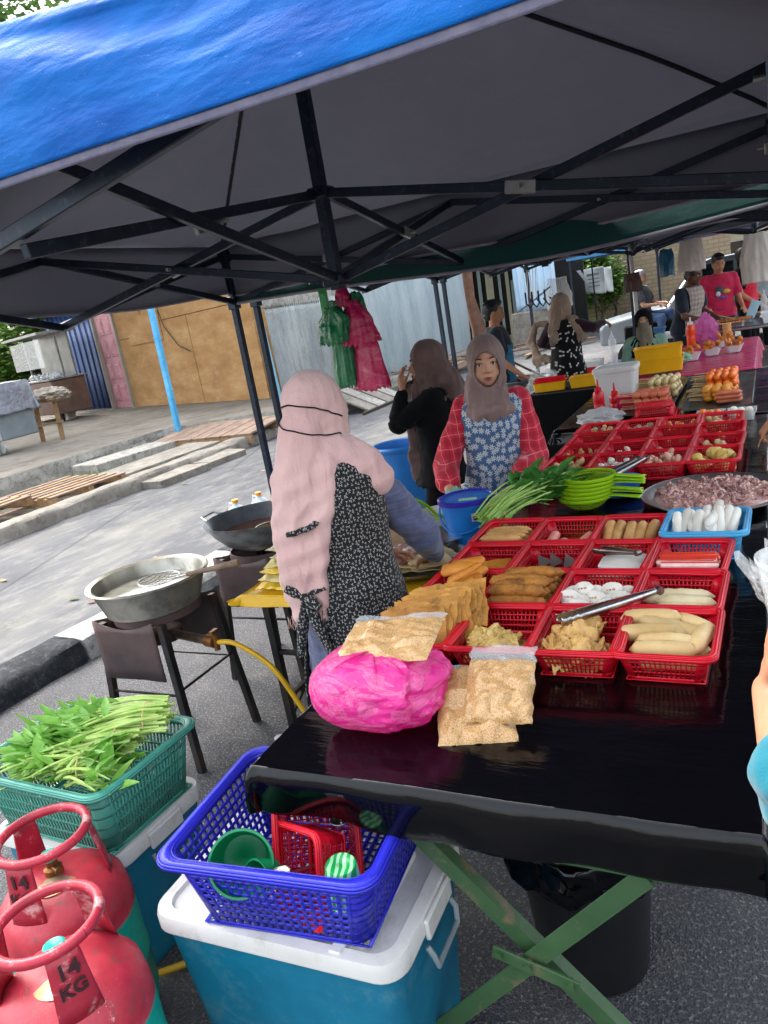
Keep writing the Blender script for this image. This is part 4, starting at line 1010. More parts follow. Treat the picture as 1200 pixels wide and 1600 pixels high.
def m_plaid(name, base, dark, line, period=.075):
    g = NT(name); sp = g.n('ShaderNodeSeparateXYZ'); nz = g.n('ShaderNodeTexNoise'); nz.inputs['Scale'].default_value = 5
    g.l(g.mix(.045, g.tc(), nz.outputs['Color']), sp.inputs[0])
    def ln(o, w, ph=0): 
        x = g.math('FRACT', g.math('MULTIPLY_ADD', o, 1/period, ph)); return g.math('LESS_THAN', g.math('ABSOLUTE', g.math('SUBTRACT', x, .5)), w)
    a = g.math('ADD', sp.outputs[0], g.math('MULTIPLY', sp.outputs[1], .6)); b = sp.outputs[2]
    c = g.mix(g.math('MULTIPLY', ln(a, .2), .5), S(base), S(dark)); c = g.mix(g.math('MULTIPLY', ln(b, .2), .5), c, S(dark))
    c = g.mix(g.math('MULTIPLY', ln(a, .022, .5), .6), c, S(line)); c = g.mix(g.math('MULTIPLY', ln(b, .022, .5), .6), c, S(line))
    g.set(color=c, rough=.85, spec=.15, sheen=.15); g.bump(g.noise(20, 5, .6), .35, .01); return g.m
def m_knit(name, a, b):
    g = NT(name); n = g.noise(9, 5, .7, g.mapping((1,1,9))); c = g.ramp(n, [(.38, S(b)), (.62, S(a))]); g.set(color=c, rough=.9, spec=.1, sheen=.3)
    g.bump(g.math('ADD', g.noise(14, 5, .6), g.math('MULTIPLY', g.noise(200, 3, .7, g.mapping((1,1,4))), .25)), .3, .008); return g.m
def m_crepe():
    g = NT('pink_crepe'); c = g.ramp(g.noise(3, 5, .6), [(.35, S('#cfa7a2')), (.65, S('#dcb8b2'))]); g.set(color=c, rough=.9, spec=.12, sheen=.3)
    a = g.noise(11, 4, .6, g.mapping((1.6,1.6,.28), rot=(0,.12,0)), .4); b = g.noise(60, 3, .6, g.mapping((.5,.5,2.4))); w = g.noise(400, 2)
    g.bump(g.math('ADD', g.math('MULTIPLY', a, 1.4), g.math('ADD', g.math('MULTIPLY', b, .12), g.math('MULTIPLY', w, .06))), .75, .016); g.translucent(.1, c); return g.m
K_pink = m_crepe(); K_brown = m_cloth('brown_satin', '#88706c', '#6d5855', 3, .55, 300, .15); K_brownd = m_cloth('dark_brown_cloth', '#6d5652', '#54413e', 3, .6)
K_apron1 = m_flower('black_floral_cloth', '#1f2024', '#a8a59d', 78, 3, .33, amp=.5); K_apron2 = m_flower('daisy_cloth', '#486086', '#b4bcc2', 30, 7, .47, '#77704f', amp=.28); K_knit = m_knit('blue_grey_knit', '#5b6382', '#454c69')
K_plaid = m_plaid('red_plaid', '#c42c42', '#94202f', '#dd9c94', .055); K_black = m_cloth('black_cloth', '#0c0d10', '#08090b', 5, .95); K_dnavy = m_cloth('navy_cloth', '#222a38', '#181e2a'); K_beige = m_cloth('beige_cloth', '#a08a78', '#8a7564')
K_dress = m_flower('black_white_leaf_cloth', '#0d0e12', '#c8c5bf', 13, 2, .3, amp=.55); K_grey = m_cloth('grey_cloth', '#9aa4a8', '#7f898e'); K_rr = 0; K_red = m_cloth('red_cloth', '#d01c3c', '#b0152f'); K_crim = m_cloth('raspberry_cloth', '#c92a50', '#b02045')
K_jean = m_cloth('denim', '#4f6890', '#3e5478', 9); K_turq = m_cloth('turquoise_cloth', '#076a7a', '#055a69', 4, .8); K_sage = m_cloth('sage_cloth', '#7ea08f', '#688a79'); K_olive = m_cloth('olive_grey_cloth', '#7c7361', '#675f50'); K_plum = m_cloth('plum_cloth', '#33182b', '#26111f')
K_check = m_plaid('grey_check', '#a79a92', '#7d716b', '#d6ccc4', .05); K_teal = m_cloth('teal_apron_cloth', '#2b6f93', '#215a7a'); K_char = m_cloth('charcoal_stripe', '#55565e', '#3f4047'); K_white = m_cloth('white_knit', '#cfcfd4', '#b5b5bc'); M_shoe = mat('shoe_rubber', '#2b2a2c', rough=.7)

class Frame:
    def __init__(s, x, y, face, h, z0=0):
        a = math.atan2(face[1], face[0])-PI/2; s.k = h/1.6; s.o = Vector((x, y, z0)); s.R = Matrix.Rotation(a, 3, 'Z')
    def w(s, p): return s.o+s.R @ (Vector(p)*s.k)
    def d(s, p): return s.R @ Vector(p)
    def l(s, p): return (s.R.transposed() @ (Vector(p)-s.o))/s.k
def hand(mb, wrist, fdir, pn, thumb, curl=.35, k=1.0, spread=.10, r=1.0, curls=None):
    """palm and five separate bent fingers; fdir: towards fingertips, pn: palm normal (fingers curl towards it), thumb: direction of the thumb side"""
    f = Vector(fdir).normalized(); n = Vector(pn); n = (n-f*n.dot(f)).normalized(); th = Vector(thumb); th = (th-f*th.dot(f)-n*th.dot(n)).normalized(); w = Vector(wrist)
    for o in (-.027,-.009,.009,.027):
        mb.cap_(w+f*.012*k+th*o*k*.6, w+f*.082*k*(1-.08*abs(o)/.03)+th*o*k, .0125*k, .0115*k, 10, (n, .85))
    mb.cap_(w-f*.01*k, w+f*.03*k, .021*k, .019*k, 12, (n, .72))
    Ls = [.068,.076,.071,.056]; offs = [.029,.0098,-.0098,-.029]
    for i in range(4):
        c = curls[i] if curls else curl*(1+.12*i)
        p = w+f*(.083-.004*abs(i-1.2))*k+th*offs[i]*k; dirv = (f+th*(offs[i]/.03)*spread).normalized(); L = Ls[i]*k; R0 = .0083*k*r*(1 if i < 3 else .88)
        ax = dirv.cross(n).normalized(); cur = dirv.copy()
        for j, fr in enumerate((.44,.31,.25)):
            cur = Matrix.Rotation(c*(.7 if j == 0 else 1.0), 3, ax) @ cur; q = p+cur*L*fr; mb.cap_(p, q, R0, R0*.9, 9); p = q; R0 *= .9
    b = w+f*.022*k+th*.024*k; c = curls[4] if curls else curl
    d0 = (f*.75+th*.75+n*.25).normalized(); m1 = b+d0*.036*k; d1 = (f*.95+th*.35+n*(.2+c)).normalized(); m2 = m1+d1*.030*k; d2 = (f*.9+th*.05+n*(.3+c*1.3)).normalized(); m3 = m2+d2*.024*k
    mb.cap_(w+f*.005*k+th*.012*k, m1, .014*k, .0115*k, 10); mb.cap_(m1, m2, .0108*k, .0092*k, 10); mb.cap_(m2, m3, .0092*k, .0078*k, 10)
def head_caps(mb, F, hz=0, yaw=0, pitch=0, neck=True, female=True, hs=1.0, ears=True):
    """head about the atlas joint; returns a function head-local -> world"""
    k = F.k; piv = Vector((0, -.005, 1.375)); Rh = Matrix.Rotation(yaw, 3, 'Z') @ Matrix.Rotation(pitch, 3, 'X')
    def H(p): return F.w(piv+Rh @ ((Vector(p)-piv)*hs)+Vector((0,hz,0)))
    k = k*hs
    RR = F.R @ Rh
    def E(c, r): mb.ell(H(c), [q*k for q in r], RR, 18, 12)
    E((0,-.012,1.503), (.073,.09,.088)); E((0,.028,1.470), (.064,.062,.078)); E((0,.036,1.425), (.052,.050,.052)); E((0,.058,1.402), (.022,.022,.020))
    for s_ in (-1,1):
        E((.036*s_,.050,1.440), (.026,.027,.028)); (E((.075*s_,-.005,1.468), (.010,.018,.029)) if ears else None); mb.cap_(H((.030*s_,-.0,1.405)), H((.058*s_,-.02,1.44)), .022*k, .02*k, 10)
    mb.cap_(H((0,.084,1.492)), H((0,.097,1.458)), .0075*k, .0115*k, 10); 
    for s_ in (-1,1): E((.0115*s_,.092,1.452), (.0085,.010,.0075)); mb.cap_(H((.014*s_,.082,1.503)), H((.046*s_,.070,1.504)), .008*k, .007*k, 8)
    mb.cap_(H((-.014,.082,1.423)), H((.014,.082,1.423)), .0085*k, .0085*k, 8); mb.cap_(H((-.011,.080,1.412)), H((.011,.080,1.412)), .0085*k, .0085*k, 8)
    mb.cap_(F.w((0,-.012,1.30)), H((0,-.008,1.42)), .05*k, .05*k, 14)
    return H, RR
def face_disp(H, RR, k):
    pts = [(H((.032,.085,1.484)), .0075, .013), (H((-.032,.085,1.484)), .0075, .013), (H((0,.09,1.4175)), .003, .006), (H((.022,.07,1.452)), .0015, .01), (H((-.022,.07,1.452)), .0015, .01)]
    def f(p, n):
        d = 0
        for c, a, r in pts:
            q = (p-c).length
            if q < .06: d -= a*k*math.exp(-(q/(r*k))**2*1.0)
        return d
    return f
def face_parts(t, body, H, RR, k, brow=True, look=(0,0)):
    par = body
    for s_ in (-1,1):
        mb = MB(); mb.ell(H((.0315*s_,.0735,1.484)), (.0125*k,.0105*k,.0080*k), RR, 14, 10); e = mb.build('eye', M_eyew, par)
        mb = MB(); mb.ell(H((.0315*s_+look[0],.0795,1.4835+look[1])), (.0062*k,.0055*k,.0064*k), RR, 12, 8); mb.build('iris', M_iris, e)
        mb = MB(); P = [H((.0315*s_+a, .083-abs(a)*.35, 1.4905-a*a*40)) for a in (-.0145,-.008,0,.008,.0145)]; mb.tube(P, [.0012*k,.0026*k,.003*k,.0026*k,.0012*k], 6); mb.build('eyelid', M_brow, par)
        mb = MB(); P = [H((s_*(.016+.032*i/5), .0895-.018*(i/5)**1.6, 1.5055+.005*math.sin(PI*i/5))) for i in range(6)]; mb.tube(P, [.0016*k,.0032*k,.0034*k,.003*k,.0022*k,.001*k], 6); mb.build('eyebrow', M_brow, par)
    mb = MB()
    P = [H((a, .0905-a*a*18, 1.4215+.0012*math.cos(a*300))) for a in (-.021,-.014,-.007,0,.007,.014,.021)]; mb.tube(P, [.001*k,.0038*k,.0050*k,.0046*k,.0050*k,.0038*k,.001*k], 8)
    P = [H((a, .0895-a*a*18, 1.4135)) for a in (-.017,-.010,0,.010,.017)]; mb.tube(P, [.001*k,.0045*k,.0056*k,.0045*k,.001*k], 8); mb.build('lips', M_lip, par)
def torso(mb, F, grow=0, female=True, z0=.80, z1=1.33, lean=0):
    g = grow; sw = 1 if female else 1.13
    rings = [(.80,.155,.105,-.005),(.88,.160,.112,-.008),(.98,.132,.100,0),(1.06,.128,.098,.004),(1.16,.145,.108,.006),(1.24,.150,.102,0),(1.30,.135,.082,-.006),(1.345,.075,.058,-.01)]
    R_ = []
    for z, rx, ry, oy in rings:
        if z < z0-.01 or z > z1+.03: continue
        p = F.w((0, oy+lean*(z-.85), z)); R_.append((p.x, p.y, p.z, (rx*sw+g)*F.k, (ry+g)*F.k, math.atan2(F.R[1][0], F.R[0][0])))
    mb.loft(R_, 28)
def limb(mb, a, b, c, ra, rb, rc, mid=None):
    mb.cap_(a, b, ra, rb, 14); mb.cap_(b, c, rb, rc, 14)
def bvh_of(o):
    from mathutils.bvhtree import BVHTree
    off = Vector((0,0,0)); p = o.parent
    while p is not None: off += p.location; p = p.parent
    return BVHTree.FromPolygons([tuple(v.co+off) for v in o.data.vertices], [tuple(p_.vertices) for p_ in o.data.polygons])
def onto(o, pts, off=.004, n=4):
    """press a polyline onto the surface of o"""
    bv = bvh_of(o); P = []
    for a, b in zip(pts[:-1], pts[1:]):
        for i in range(n): P.append(Vector(a).lerp(Vector(b), i/n))
    P.append(Vector(pts[-1])); out = []
    for p in P:
        q, nn, i, d = bv.find_nearest(p); out.append(q+nn*off)
    return out
def person(label, x, y, face, h, arms, group=None, skin=SK_m, female=True, z0=0, voxel=.011, legs=None, yaw=0, pitch=0, lean=0, top=None, sleeve='long', bottom=None, sleeve_g=.018, slf=.62, sw=None, hair=True, faceon=True, top_len=.80, look=(0,0), curls=None, shoes=True, top_name='shirt', bot_name='trousers', grow=.022, hs=1.0, ears=None):
    """arms: {'R': (elbow, wrist, finger dir, palm normal, thumb dir, curl), 'L': ...} in world space"""
    F = Frame(x, y, face, h, z0); k = F.k; t = thing('person', label, 'person', (x, y, z0), 0, group)
    if lean:
        base = F.w
        def w2(p, base=base): p = Vector(p); return base((p.x, p.y+lean*max(0, p.z-.85), p.z-abs(lean)*.35*max(0,p.z-.85)))
        F.w = w2
    mb = MB(); torso(mb, F, 0, female); H, RR = head_caps(mb, F, 0, yaw, pitch, hs=hs, ears=hair if ears is None else ears); kh = k*hs
    sh = {}
    for sd, s_ in (('L',-1),('R',1)):
        S0 = F.w((s_*(sw or (.150 if female else .172)), -.008, 1.285)); sh[sd] = S0; el, wr = Vector(arms[sd][0]), Vector(arms[sd][1])
        mb.cap_(F.w((s_*.09,-.008,1.29)), S0, .045*k, .048*k, 12)
        mb.cap_(S0, el, .046*k, .037*k, 14); mb.cap_(el, wr, .037*k, .025*k, 14)
        hand(mb, wr+(wr-el).normalized()*.005, arms[sd][2], arms[sd][3], arms[sd][4], arms[sd][5], k*1.02, curls=arms[sd][6] if len(arms[sd]) > 6 else None)
    LG = legs or {'L': ((-.085,.015,.46),(-.09,0,.075)), 'R': ((.085,.015,.46),(.09,0,.075))}; hips = {}
    for sd, s_ in (('L',-1),('R',1)):
        hp = F.w((s_*.082, 0, .83)); kn = F.w(LG[sd][0]); an = F.w(LG[sd][1]); hips[sd] = (hp, kn, an)
        mb.cap_(hp, kn, .078*k, .052*k, 14); mb.cap_(kn, an, .052*k, .034*k, 14)
        fd = F.d(LG[sd][2] if len(LG[sd]) > 2 else (0,1,-.0)); mb.cap_(an-Vector((0,0,.03*k))-fd*.03*k, an-Vector((0,0,.045*k))+fd*.14*k, .033*k, .026*k, 12)
    body = blob(mb, 'body', skin, t, voxel, 3, face_disp(H, RR, kh) if voxel < .02 else None)
    if faceon: face_parts(t, body, H, RR, kh, look=look)
    out = dict(t=t, F=F, H=H, RR=RR, k=k, kh=kh, body=body, sh=sh, hips=hips, arms=arms)
    # trousers
    if bottom:
        mb = MB(); torso(mb, F, .014, female, .80, .98)
        for sd in 'LR':
            hp, kn, an = hips[sd]; mb.cap_(hp, kn, .092*k, .068*k, 14); mb.cap_(kn, kn.lerp(an, .9), .068*k, .056*k, 14)
        out['bottom'] = blob(mb, bot_name, bottom, t, voxel, 3, lambda p, n: .006*math.sin(p.z*38+p.x*25)*fbm(p, 6)+.004*fbm(p, 14))
        if shoes:
            for sd in 'LR':
                hp, kn, an = hips[sd]; fd = F.d(LG[sd][2] if len(LG[sd]) > 2 else (0,1,0)); mb = MB(); mb.cap_(an-Vector((0,0,.032*k))-fd*.035*k, an-Vector((0,0,.042*k))+fd*.15*k, .040*k, .034*k, 12, (Vector((0,0,1)), .9)); mb.build('shoe', M_shoe, t)
    if top:
        mb = MB(); torso(mb, F, grow, female, .80, 1.345)
        if top_len < .8:
            zz = [top_len, top_len+(.86-top_len)*.5, .86]; R_ = []
            for z, gr in zip(zz, (.075,.045,.03)):
                p = F.w((0,-.005,z)); R_.append((p.x,p.y,p.z,(.155+gr)*k,(.11+gr)*k, math.atan2(F.R[1][0], F.R[0][0])))
            mb.loft(R_, 28)
        for sd, s_ in (('L',-1),('R',1)):
            el, wr = Vector(arms[sd][0]), Vector(arms[sd][1]); g = sleeve_g
            mb.cap_(F.w((s_*.08,-.008,1.295)), sh[sd], (.045+g*.6)*k, (.048+g*.8)*k, 12)
            if sleeve == 'long': mb.cap_(sh[sd], el, .046*k+g*.8, .037*k+g*1.1, 14); mb.cap_(el, el.lerp(wr, .93), .037*k+g*1.1, .025*k+g*.6, 14)
            elif sleeve == 'rolled':
                mb.cap_(sh[sd], el, .048*k+g, .037*k+g*1.5, 14); m_ = el.lerp(wr, .5); mb.cap_(el, m_, .037*k+g*1.5, .040*k+g*1.2, 14); mb.cap_(m_-(wr-el).normalized()*.012, m_+(wr-el).normalized()*.01, .046*k+g, .046*k+g, 14)
            else: mb.cap_(sh[sd], sh[sd].lerp(el, slf), .047*k+g, .048*k+g*1.2, 14)
        seed = x*7
        def fold(p, n):
            q = fbm(p+Vector((seed,0,0)), 5); return .007*math.sin((p.z*1.0+q*.12+p.x*.5)*55)*max(0,q+.25)+.006*fbm(p, 11)
        out['top'] = blob(mb, top_name, top, t, voxel, 3, fold)
    if hair and not out.get('hijab'):
        mb = MB(); mb.ell(H((0,-.022,1.512)), (.082*k,.094*k,.092*k), RR, 20, 14); mb.ell(H((0,.02,1.565)), (.066*k,.07*k,.04*k), RR, 16, 10); mb.ell(H((0,-.05,1.46)), (.068*k,.06*k,.055*k), RR, 16, 10)
        fc = H((0,.10,1.45)); fd = RR @ Vector((0,1,0)); ud = RR @ Vector((0,0,1))
        def cl(p):
            q = RR.transposed() @ (p-H((0,0,1.45))); q = q/k
            return max(-(q.y-.045+ .25*(q.z-.085)), (q.z-.088))*1.0 if True else 1
        out['hair'] = blob(mb, 'hair', M_hair, body, min(voxel, .009), 2, lambda p, n: .004*fbm(p, 40), clip=cl)
    return out
def shell(src, name, m, t, keep, off=.007, fold=None, solid=.003):
    """a garment lying over another: a copy of its surface pushed out and cut along keep(p)=0"""
    o = src.copy(); o.data = src.data.copy(); o.name = name; o.data.name = name; COL.objects.link(o); me = o.data
    loff = Vector((0,0,0)); p = src.parent
    while p is not None: loff += p.location; p = p.parent
    n = len(me.vertices); co = np.empty(n*3); me.vertices.foreach_get('co', co); no = np.empty(n*3); me.vertex_normals.foreach_get('vector', no)
    co = co+no*off
    if fold: 
        co = co.reshape(-1,3); no = no.reshape(-1,3); co = (co+no*np.array([fold(Vector(c)+loff) for c in co])[:,None]).ravel()
    me.vertices.foreach_set('co', co); me.update(); clip_mesh(me, lambda p: keep(p+loff))
    me.materials.clear(); me.materials.append(m); me.polygons.foreach_set('use_smooth', [True]*len(me.polygons)); o.parent = t
    md = o.modifiers.new('t', 'SOLIDIFY'); md.thickness = solid; md.offset = 1; return o
def hijab(P, m, opening=True, seed=0, chest=.22, back=.2, flare=.0, name='headscarf', voxel=None, extra=None, fold=.006, rx=.058, rz=.083, nf=9, oz=1.452, low=1.15):
    F, H, RR, k, t = P['F'], P['H'], P['RR'], P['k'], P['t']; mb = MB()
    kh = P['kh']
    def E(c, r): mb.ell(H(c), [q*kh for q in r], RR, 20, 14)
    E((0,-.018,1.512), (.090,.106,.103)); E((0,.012,1.462), (.090,.090,.100)); E((0,.014,1.412), (.086,.084,.07))
    an = math.atan2(F.R[1][0], F.R[0][0]); R_ = []
    top = H((0,.0,1.40))
    for z, rx_, ry_, oy in ((1.40,.078,.082,.01),(1.35,.088,.085,.006),(1.30,.135,.102,.002),(1.25,.165,.118,.002),(low,.150+flare,.130+flare,.004)):
        p = F.w((0, oy, z)); f = smst(1.28, 1.40, z); q = p.lerp(Vector((top.x, top.y, p.z)), f); R_.append((q.x,q.y,q.z,rx_*k,ry_*k,an))
    mb.loft(R_, 30)
    if chest: a = F.w((0,.085,1.33)); b = F.w((0,.125,1.30-chest)); mb.cap_(a, b, .07*k, .03*k, 14, (F.d((0,1,0)), .5))
    if extra: extra(mb)
    o0 = F.w((0,0,1.4))
    def disp(p, n):
        q = F.l(p); a = math.atan2(q.x, q.y); dn = smst(1.50, 1.25, q.z)
        w = math.sin(a*nf+q.z*9+seed+2.2*fbm(q, 4)); w = (1-abs(w))*2-1; w2 = math.sin(a*nf*2.3-q.z*16+seed*2+1.8*fbm(q, 7))
        return k*(fold*(w*.8+w2*.3)*(.22+.9*dn)+.004*fbm(p, 9)+.0022*math.sin(q.z*90+a*6)*dn)
    def cl(p):
        q = (RR.transposed() @ (p-H((0,0,oz))))/kh
        if q.y < 0.02: return 1.0
        return (math.sqrt((q.x/rx)**2+((q.z)/(rz*(1 if q.z > 0 else .9)))**2)-1)*.06
    ob = blob(mb, name, m, t, voxel or .009, 3, disp, clip=cl if opening else None)
    md = ob.modifiers.new('t', 'SOLIDIFY'); md.thickness = .004; md.offset = -1; P['hijab'] = ob
    return ob
Vv = Vector
# ---- near vendor seen from behind ----
P1 = person('woman seen from behind in pink headscarf and black floral apron at the prep table', -1.285, 2.07, (0.05,1), 1.55,
    {'R': ((-1.10,2.30,.935),(-1.135,2.44,.815),(-.55,.75,-.35),(0,0,-1),(-.8,-.6,0),.25), 'L': ((-1.475,2.27,.93),(-1.36,2.44,.83),(.5,.8,-.3),(0,0,-1),(.8,-.5,0),.3)},
    skin=SK_m, voxel=.008, yaw=-.35, top=K_knit, bottom=K_char, top_len=.42, top_name='tunic', sleeve_g=.024, hair=False, grow=.026, sw=.122)
F1 = P1['F']
def ex1(mb):
    L = [((-.02,-.09,1.42),.08),((-.055,-.135,1.25),.085),((-.085,-.15,1.10),.08),((-.085,-.165,1.0),.07),((-.10,-.165,.90),.055),((-.11,-.165,.83),.035)]
    for (a, ra), (b, rb) in zip(L[:-1], L[1:]): mb.cap_(F1.w(a), F1.w(b), ra*F1.k, rb*F1.k, 16, (F1.d((0,1,0)), .62))
    L = [((.03,-.10,1.30),.075),((-.005,-.145,1.12),.07),((-.02,-.16,.98),.05),((-.03,-.16,.87),.04)]
    for (a, ra), (b, rb) in zip(L[:-1], L[1:]): mb.cap_(F1.w(a), F1.w(b), ra*F1.k, rb*F1.k, 16, (F1.d((0,1,0)), .5))
    mb.cap_(F1.w((.05,-.03,1.345)), F1.w((.135,.0,1.295)), .074*F1.k, .068*F1.k, 14); mb.cap_(F1.w((.135,.0,1.295)), F1.w((.168,.02,1.235)), .068*F1.k, .056*F1.k, 14); mb.cap_(F1.w((-.08,-.03,1.32)), F1.w((-.14,.0,1.26)), .07*F1.k, .05*F1.k, 14)
    mb.cap_(F1.w((-.10,-.07,1.28)), F1.w((-.115,-.11,1.02)), .06*F1.k, .045*F1.k, 14)
h1 = hijab(P1, K_pink, seed=2, chest=0, extra=ex1, fold=.0042, nf=7, voxel=.007, low=1.275)
def ap1(p):
    q = F1.l(p); top = 1.30-q.z
    if abs(q.x) > .30: return -1
    arm = .172-abs(q.x)+(.03 if q.z < 1.0 else 0)*1 if q.z > .93 else .3-abs(q.x)+.1
    w = .040+.045*smst(.95,.80,q.z)+.02*smst(.8,.45,q.z); cx = -.085-.03*smst(.9,.5,q.z)
    gap = (abs(q.x-cx)-w) if q.y < 0 else 1
    return min(top, gap, (1.0 if q.z < .93 else .172-abs(q.x)), q.z-.44)
# keep sleeves out: apron is cut from a sleeveless torso
mb = MB(); torso(mb, F1, .040, True, .80, 1.36); R_ = []
for z, gr in ((.42,.088),(.60,.07),(.75,.052),(.87,.042)):
    p = F1.w((0,-.005,z)); R_.append((p.x,p.y,p.z,(.155+gr)*F1.k,(.11+gr)*F1.k, math.atan2(F1.R[1][0], F1.R[0][0])))
mb.loft(R_, 30)
def ap1k(p):
    q = F1.l(p); w = .040+.035*smst(.95,.80,q.z); cx = -.085-.02*smst(.9,.5,q.z); gap = (abs(q.x-cx)-w) if q.y < .02 else 1
    return min(1.37-q.z, gap, q.z-.44)
a1 = blob(mb, 'apron', K_apron1, P1['t'], .009, 3, lambda p, n: .007*math.sin(math.atan2(p.x+1.285,p.y-2.07)*9+p.z*5)*smst(1.1,.6,p.z)+.006*fbm(p, 7), clip=ap1k); a1.modifiers.new('t','SOLIDIFY').thickness = .004
mb = MB()
for c, d1, d2 in (((-.06,-.185,.90),(-.05,-.02,-.20),.02),((-.06,-.185,.90),(.06,-.01,-.17),.02),((-.06,-.185,.90),(-.055,-.02,.035),.018),((-.06,-.185,.90),(.055,-.01,-.03),.02)):
    p = F1.w(c); mb.tube([p, p+F1.d(d1)*.5+Vv((0,0,0)), p+F1.d(d1)], [.010,d2,.012], 10, squash=(1,1,1))
mb.ell(F1.w((-.06,-.188,.90)), (.018,.016,.018)); mb.tube([F1.w((-.125,-.165,.90)), F1.w((-.06,-.186,.905)), F1.w((.02,-.172,.93))], .009, 8)
mb.build('apron_tie', K_apron1, P1['t'])
mb = MB(); mb.tube(onto(h1, [F1.w((-.06,-.19,1.12)), F1.w((.0,-.20,1.135)), F1.w((.05,-.19,1.16))], .010, 8), .009, 8); mb.build('apron_strap', K_apron1, P1['t'])
H1 = P1['H']
def Hh(a, z, r=.2): return H1((r*math.sin(a), -r*math.cos(a)*-1, z))
for pts in ([(-.11,-.01,1.505),(-.07,-.11,1.485),(.0,-.14,1.45),(.07,-.09,1.42),(.10,.0,1.40)],[(-.11,.0,1.455),(-.08,-.09,1.48),(-.03,-.14,1.515),(.03,-.14,1.525),(.09,-.07,1.50),(.11,.03,1.455)]):
    mb = MB(); mb.tube(onto(h1, [H1(p) for p in pts], .004, 12), .0022, 6); mb.build('mask_cord', K_black, P1['t'])
# fringe of the scarf ends
mb = MB(); rr = random.Random(4)
for cx, cz, w in ((-.11,.795,.04),(-.03,.83,.04)):
    for i in range(26):
        u = -w+2*w*i/25; p = F1.w((cx+u, -.178+rr.uniform(-.012,.012), cz+.012+rr.uniform(0,.02)+abs(u)*.3)); mb.tube([p, p+Vv((rr.uniform(-.004,.004),0,-.02)), p+Vv((rr.uniform(-.008,.008),0,-.04))], .0011, 4)
mb.build('fringe', K_pink, h1)

# ---- young vendor facing the camera ----
P2 = person('young woman facing the camera in brown headscarf, red plaid shirt and blue daisy apron', -1.205, 3.50, (.30,-.95), 1.48,
    {'R': ((-1.435,3.38,.93),(-1.345,3.17,.83),(.5,-.6,-.5),(.3,.2,-1),(.7,.4,0),.45), 'L': ((-1.015,3.47,.925),(-1.055,3.24,.845),(-.35,-.75,-.6),(-.3,.2,-1),(-.7,.3,0),.4)},
    skin=SK_l, voxel=.0065, top=K_plaid, bottom=K_black, sleeve='rolled', sleeve_g=.020, hair=False, top_len=.70, grow=.016, yaw=.02, hs=1.1, sw=.135)
F2 = P2['F']
def ex2(mb):
    mb.cap_(F2.w((-.055,.095,1.33)), F2.w((-.01,.128,1.13)), .045*F2.k, .018*F2.k, 12, (F2.d((0,1,0)),.6)); mb.cap_(F2.w((.06,.09,1.33)), F2.w((.035,.128,1.13)), .05*F2.k, .018*F2.k, 12, (F2.d((0,1,0)),.6))
    mb.cap_(F2.w((-.06,.09,1.26)), F2.w((.07,.09,1.26)), .058*F2.k, .058*F2.k, 12); mb.cap_(F2.w((.07,.03,1.42)), F2.w((.115,.06,1.26)), .045*F2.k, .03*F2.k, 12)
hijab(P2, K_brown, seed=1, chest=.15, extra=ex2, fold=.007, nf=7, voxel=.0065, rx=.060, rz=.084, oz=1.457, low=1.20)
mb = MB(); torso(mb, F2, .036, True, .80, 1.345); R_ = []
for z, gr in ((.66,.085),(.75,.07),(.87,.05)):
    p = F2.w((0,-.005,z)); R_.append((p.x,p.y,p.z,(.155+gr)*F2.k,(.11+gr)*F2.k, math.atan2(F2.R[1][0], F2.R[0][0])))
mb.loft(R_, 30)
def ap2(p):
    q = F2.l(p); a = min(.172-abs(q.x) if q.z > 1.12 else (.172+.35*(1.12-q.z))-abs(q.x), 1.33-q.z)
    nk = math.sqrt((q.x/.07)**2+((q.z-1.33)/.12)**2)-1
    return min(a, nk*.08 if q.y > 0 else 1, q.z-.68)
a2 = blob(mb, 'apron', K_apron2, P2['t'], .0075, 3, lambda p, n: .004*fbm(p, 6)+.003*math.sin(p.x*45)*smst(1.1,.7,p.z), clip=ap2); a2.modifiers.new('t','SOLIDIFY').thickness = .004
bw = P2['arms']['L'][1]; el = P2['arms']['L'][0]; dd = (Vv(bw)-Vv(el)).normalized(); mb = MB(); Rr = orient(dd); mb.tube([Vv(bw)-dd*.02+Rr @ Vv((.030*math.cos(a),.030*math.sin(a),0)) for a in [2*PI*i/16 for i in range(17)]], .0022, 6)
mb.build('bracelet', mat('gold','#c9a24a',metal=1,rough=.3), P2['t'])

# ---- girl with hands at her face ----
P3 = person('young woman in black hoodie and brown headscarf turned left with hands at her face', -1.715, 3.98, (-.95,-.36), 1.485,
    {'R': ((-1.90,4.08,1.09),(-1.865,3.955,1.25),(.1,-.1,1),(1,.3,0),(-.2,-.9,.1),.3), 'L': ((-1.86,3.80,1.085),(-1.835,3.865,1.245),(.0,.0,1),(1,.1,0),(-.3,.9,.1),.3)},
    skin=SK_l, voxel=.008, yaw=.12, hs=1.05, top=K_black, bottom=K_black, hair=False, top_len=.76, top_name='hoodie', sleeve_g=.022, grow=.022, sw=.125,
    legs={'L': ((-.085,.10,.46),(-.09,.12,.075)), 'R': ((.085,-.04,.47),(.09,-.27,.12))})
F3 = P3['F']
def ex3(mb):
    L = [((0,-.06,1.46),.095),((0,-.12,1.36),.10),((.02,-.17,1.25),.09),((.03,-.24,1.13),.055),((.04,-.29,1.04),.02)]
    for (a, ra), (b, rb) in zip(L[:-1], L[1:]): mb.cap_(F3.w(a), F3.w(b), ra*F3.k, rb*F3.k, 16, (F3.d((0,1,0)), .7))
    L = [((.02,.11,1.34),.06),((.03,.13,1.2),.05),((.02,.15,1.0),.045),((.01,.15,.82),.05)]
    for (a, ra), (b, rb) in zip(L[:-1], L[1:]): mb.cap_(F3.w(a), F3.w(b), ra*F3.k, rb*F3.k, 12, (F3.d((1,0,0)), .45))
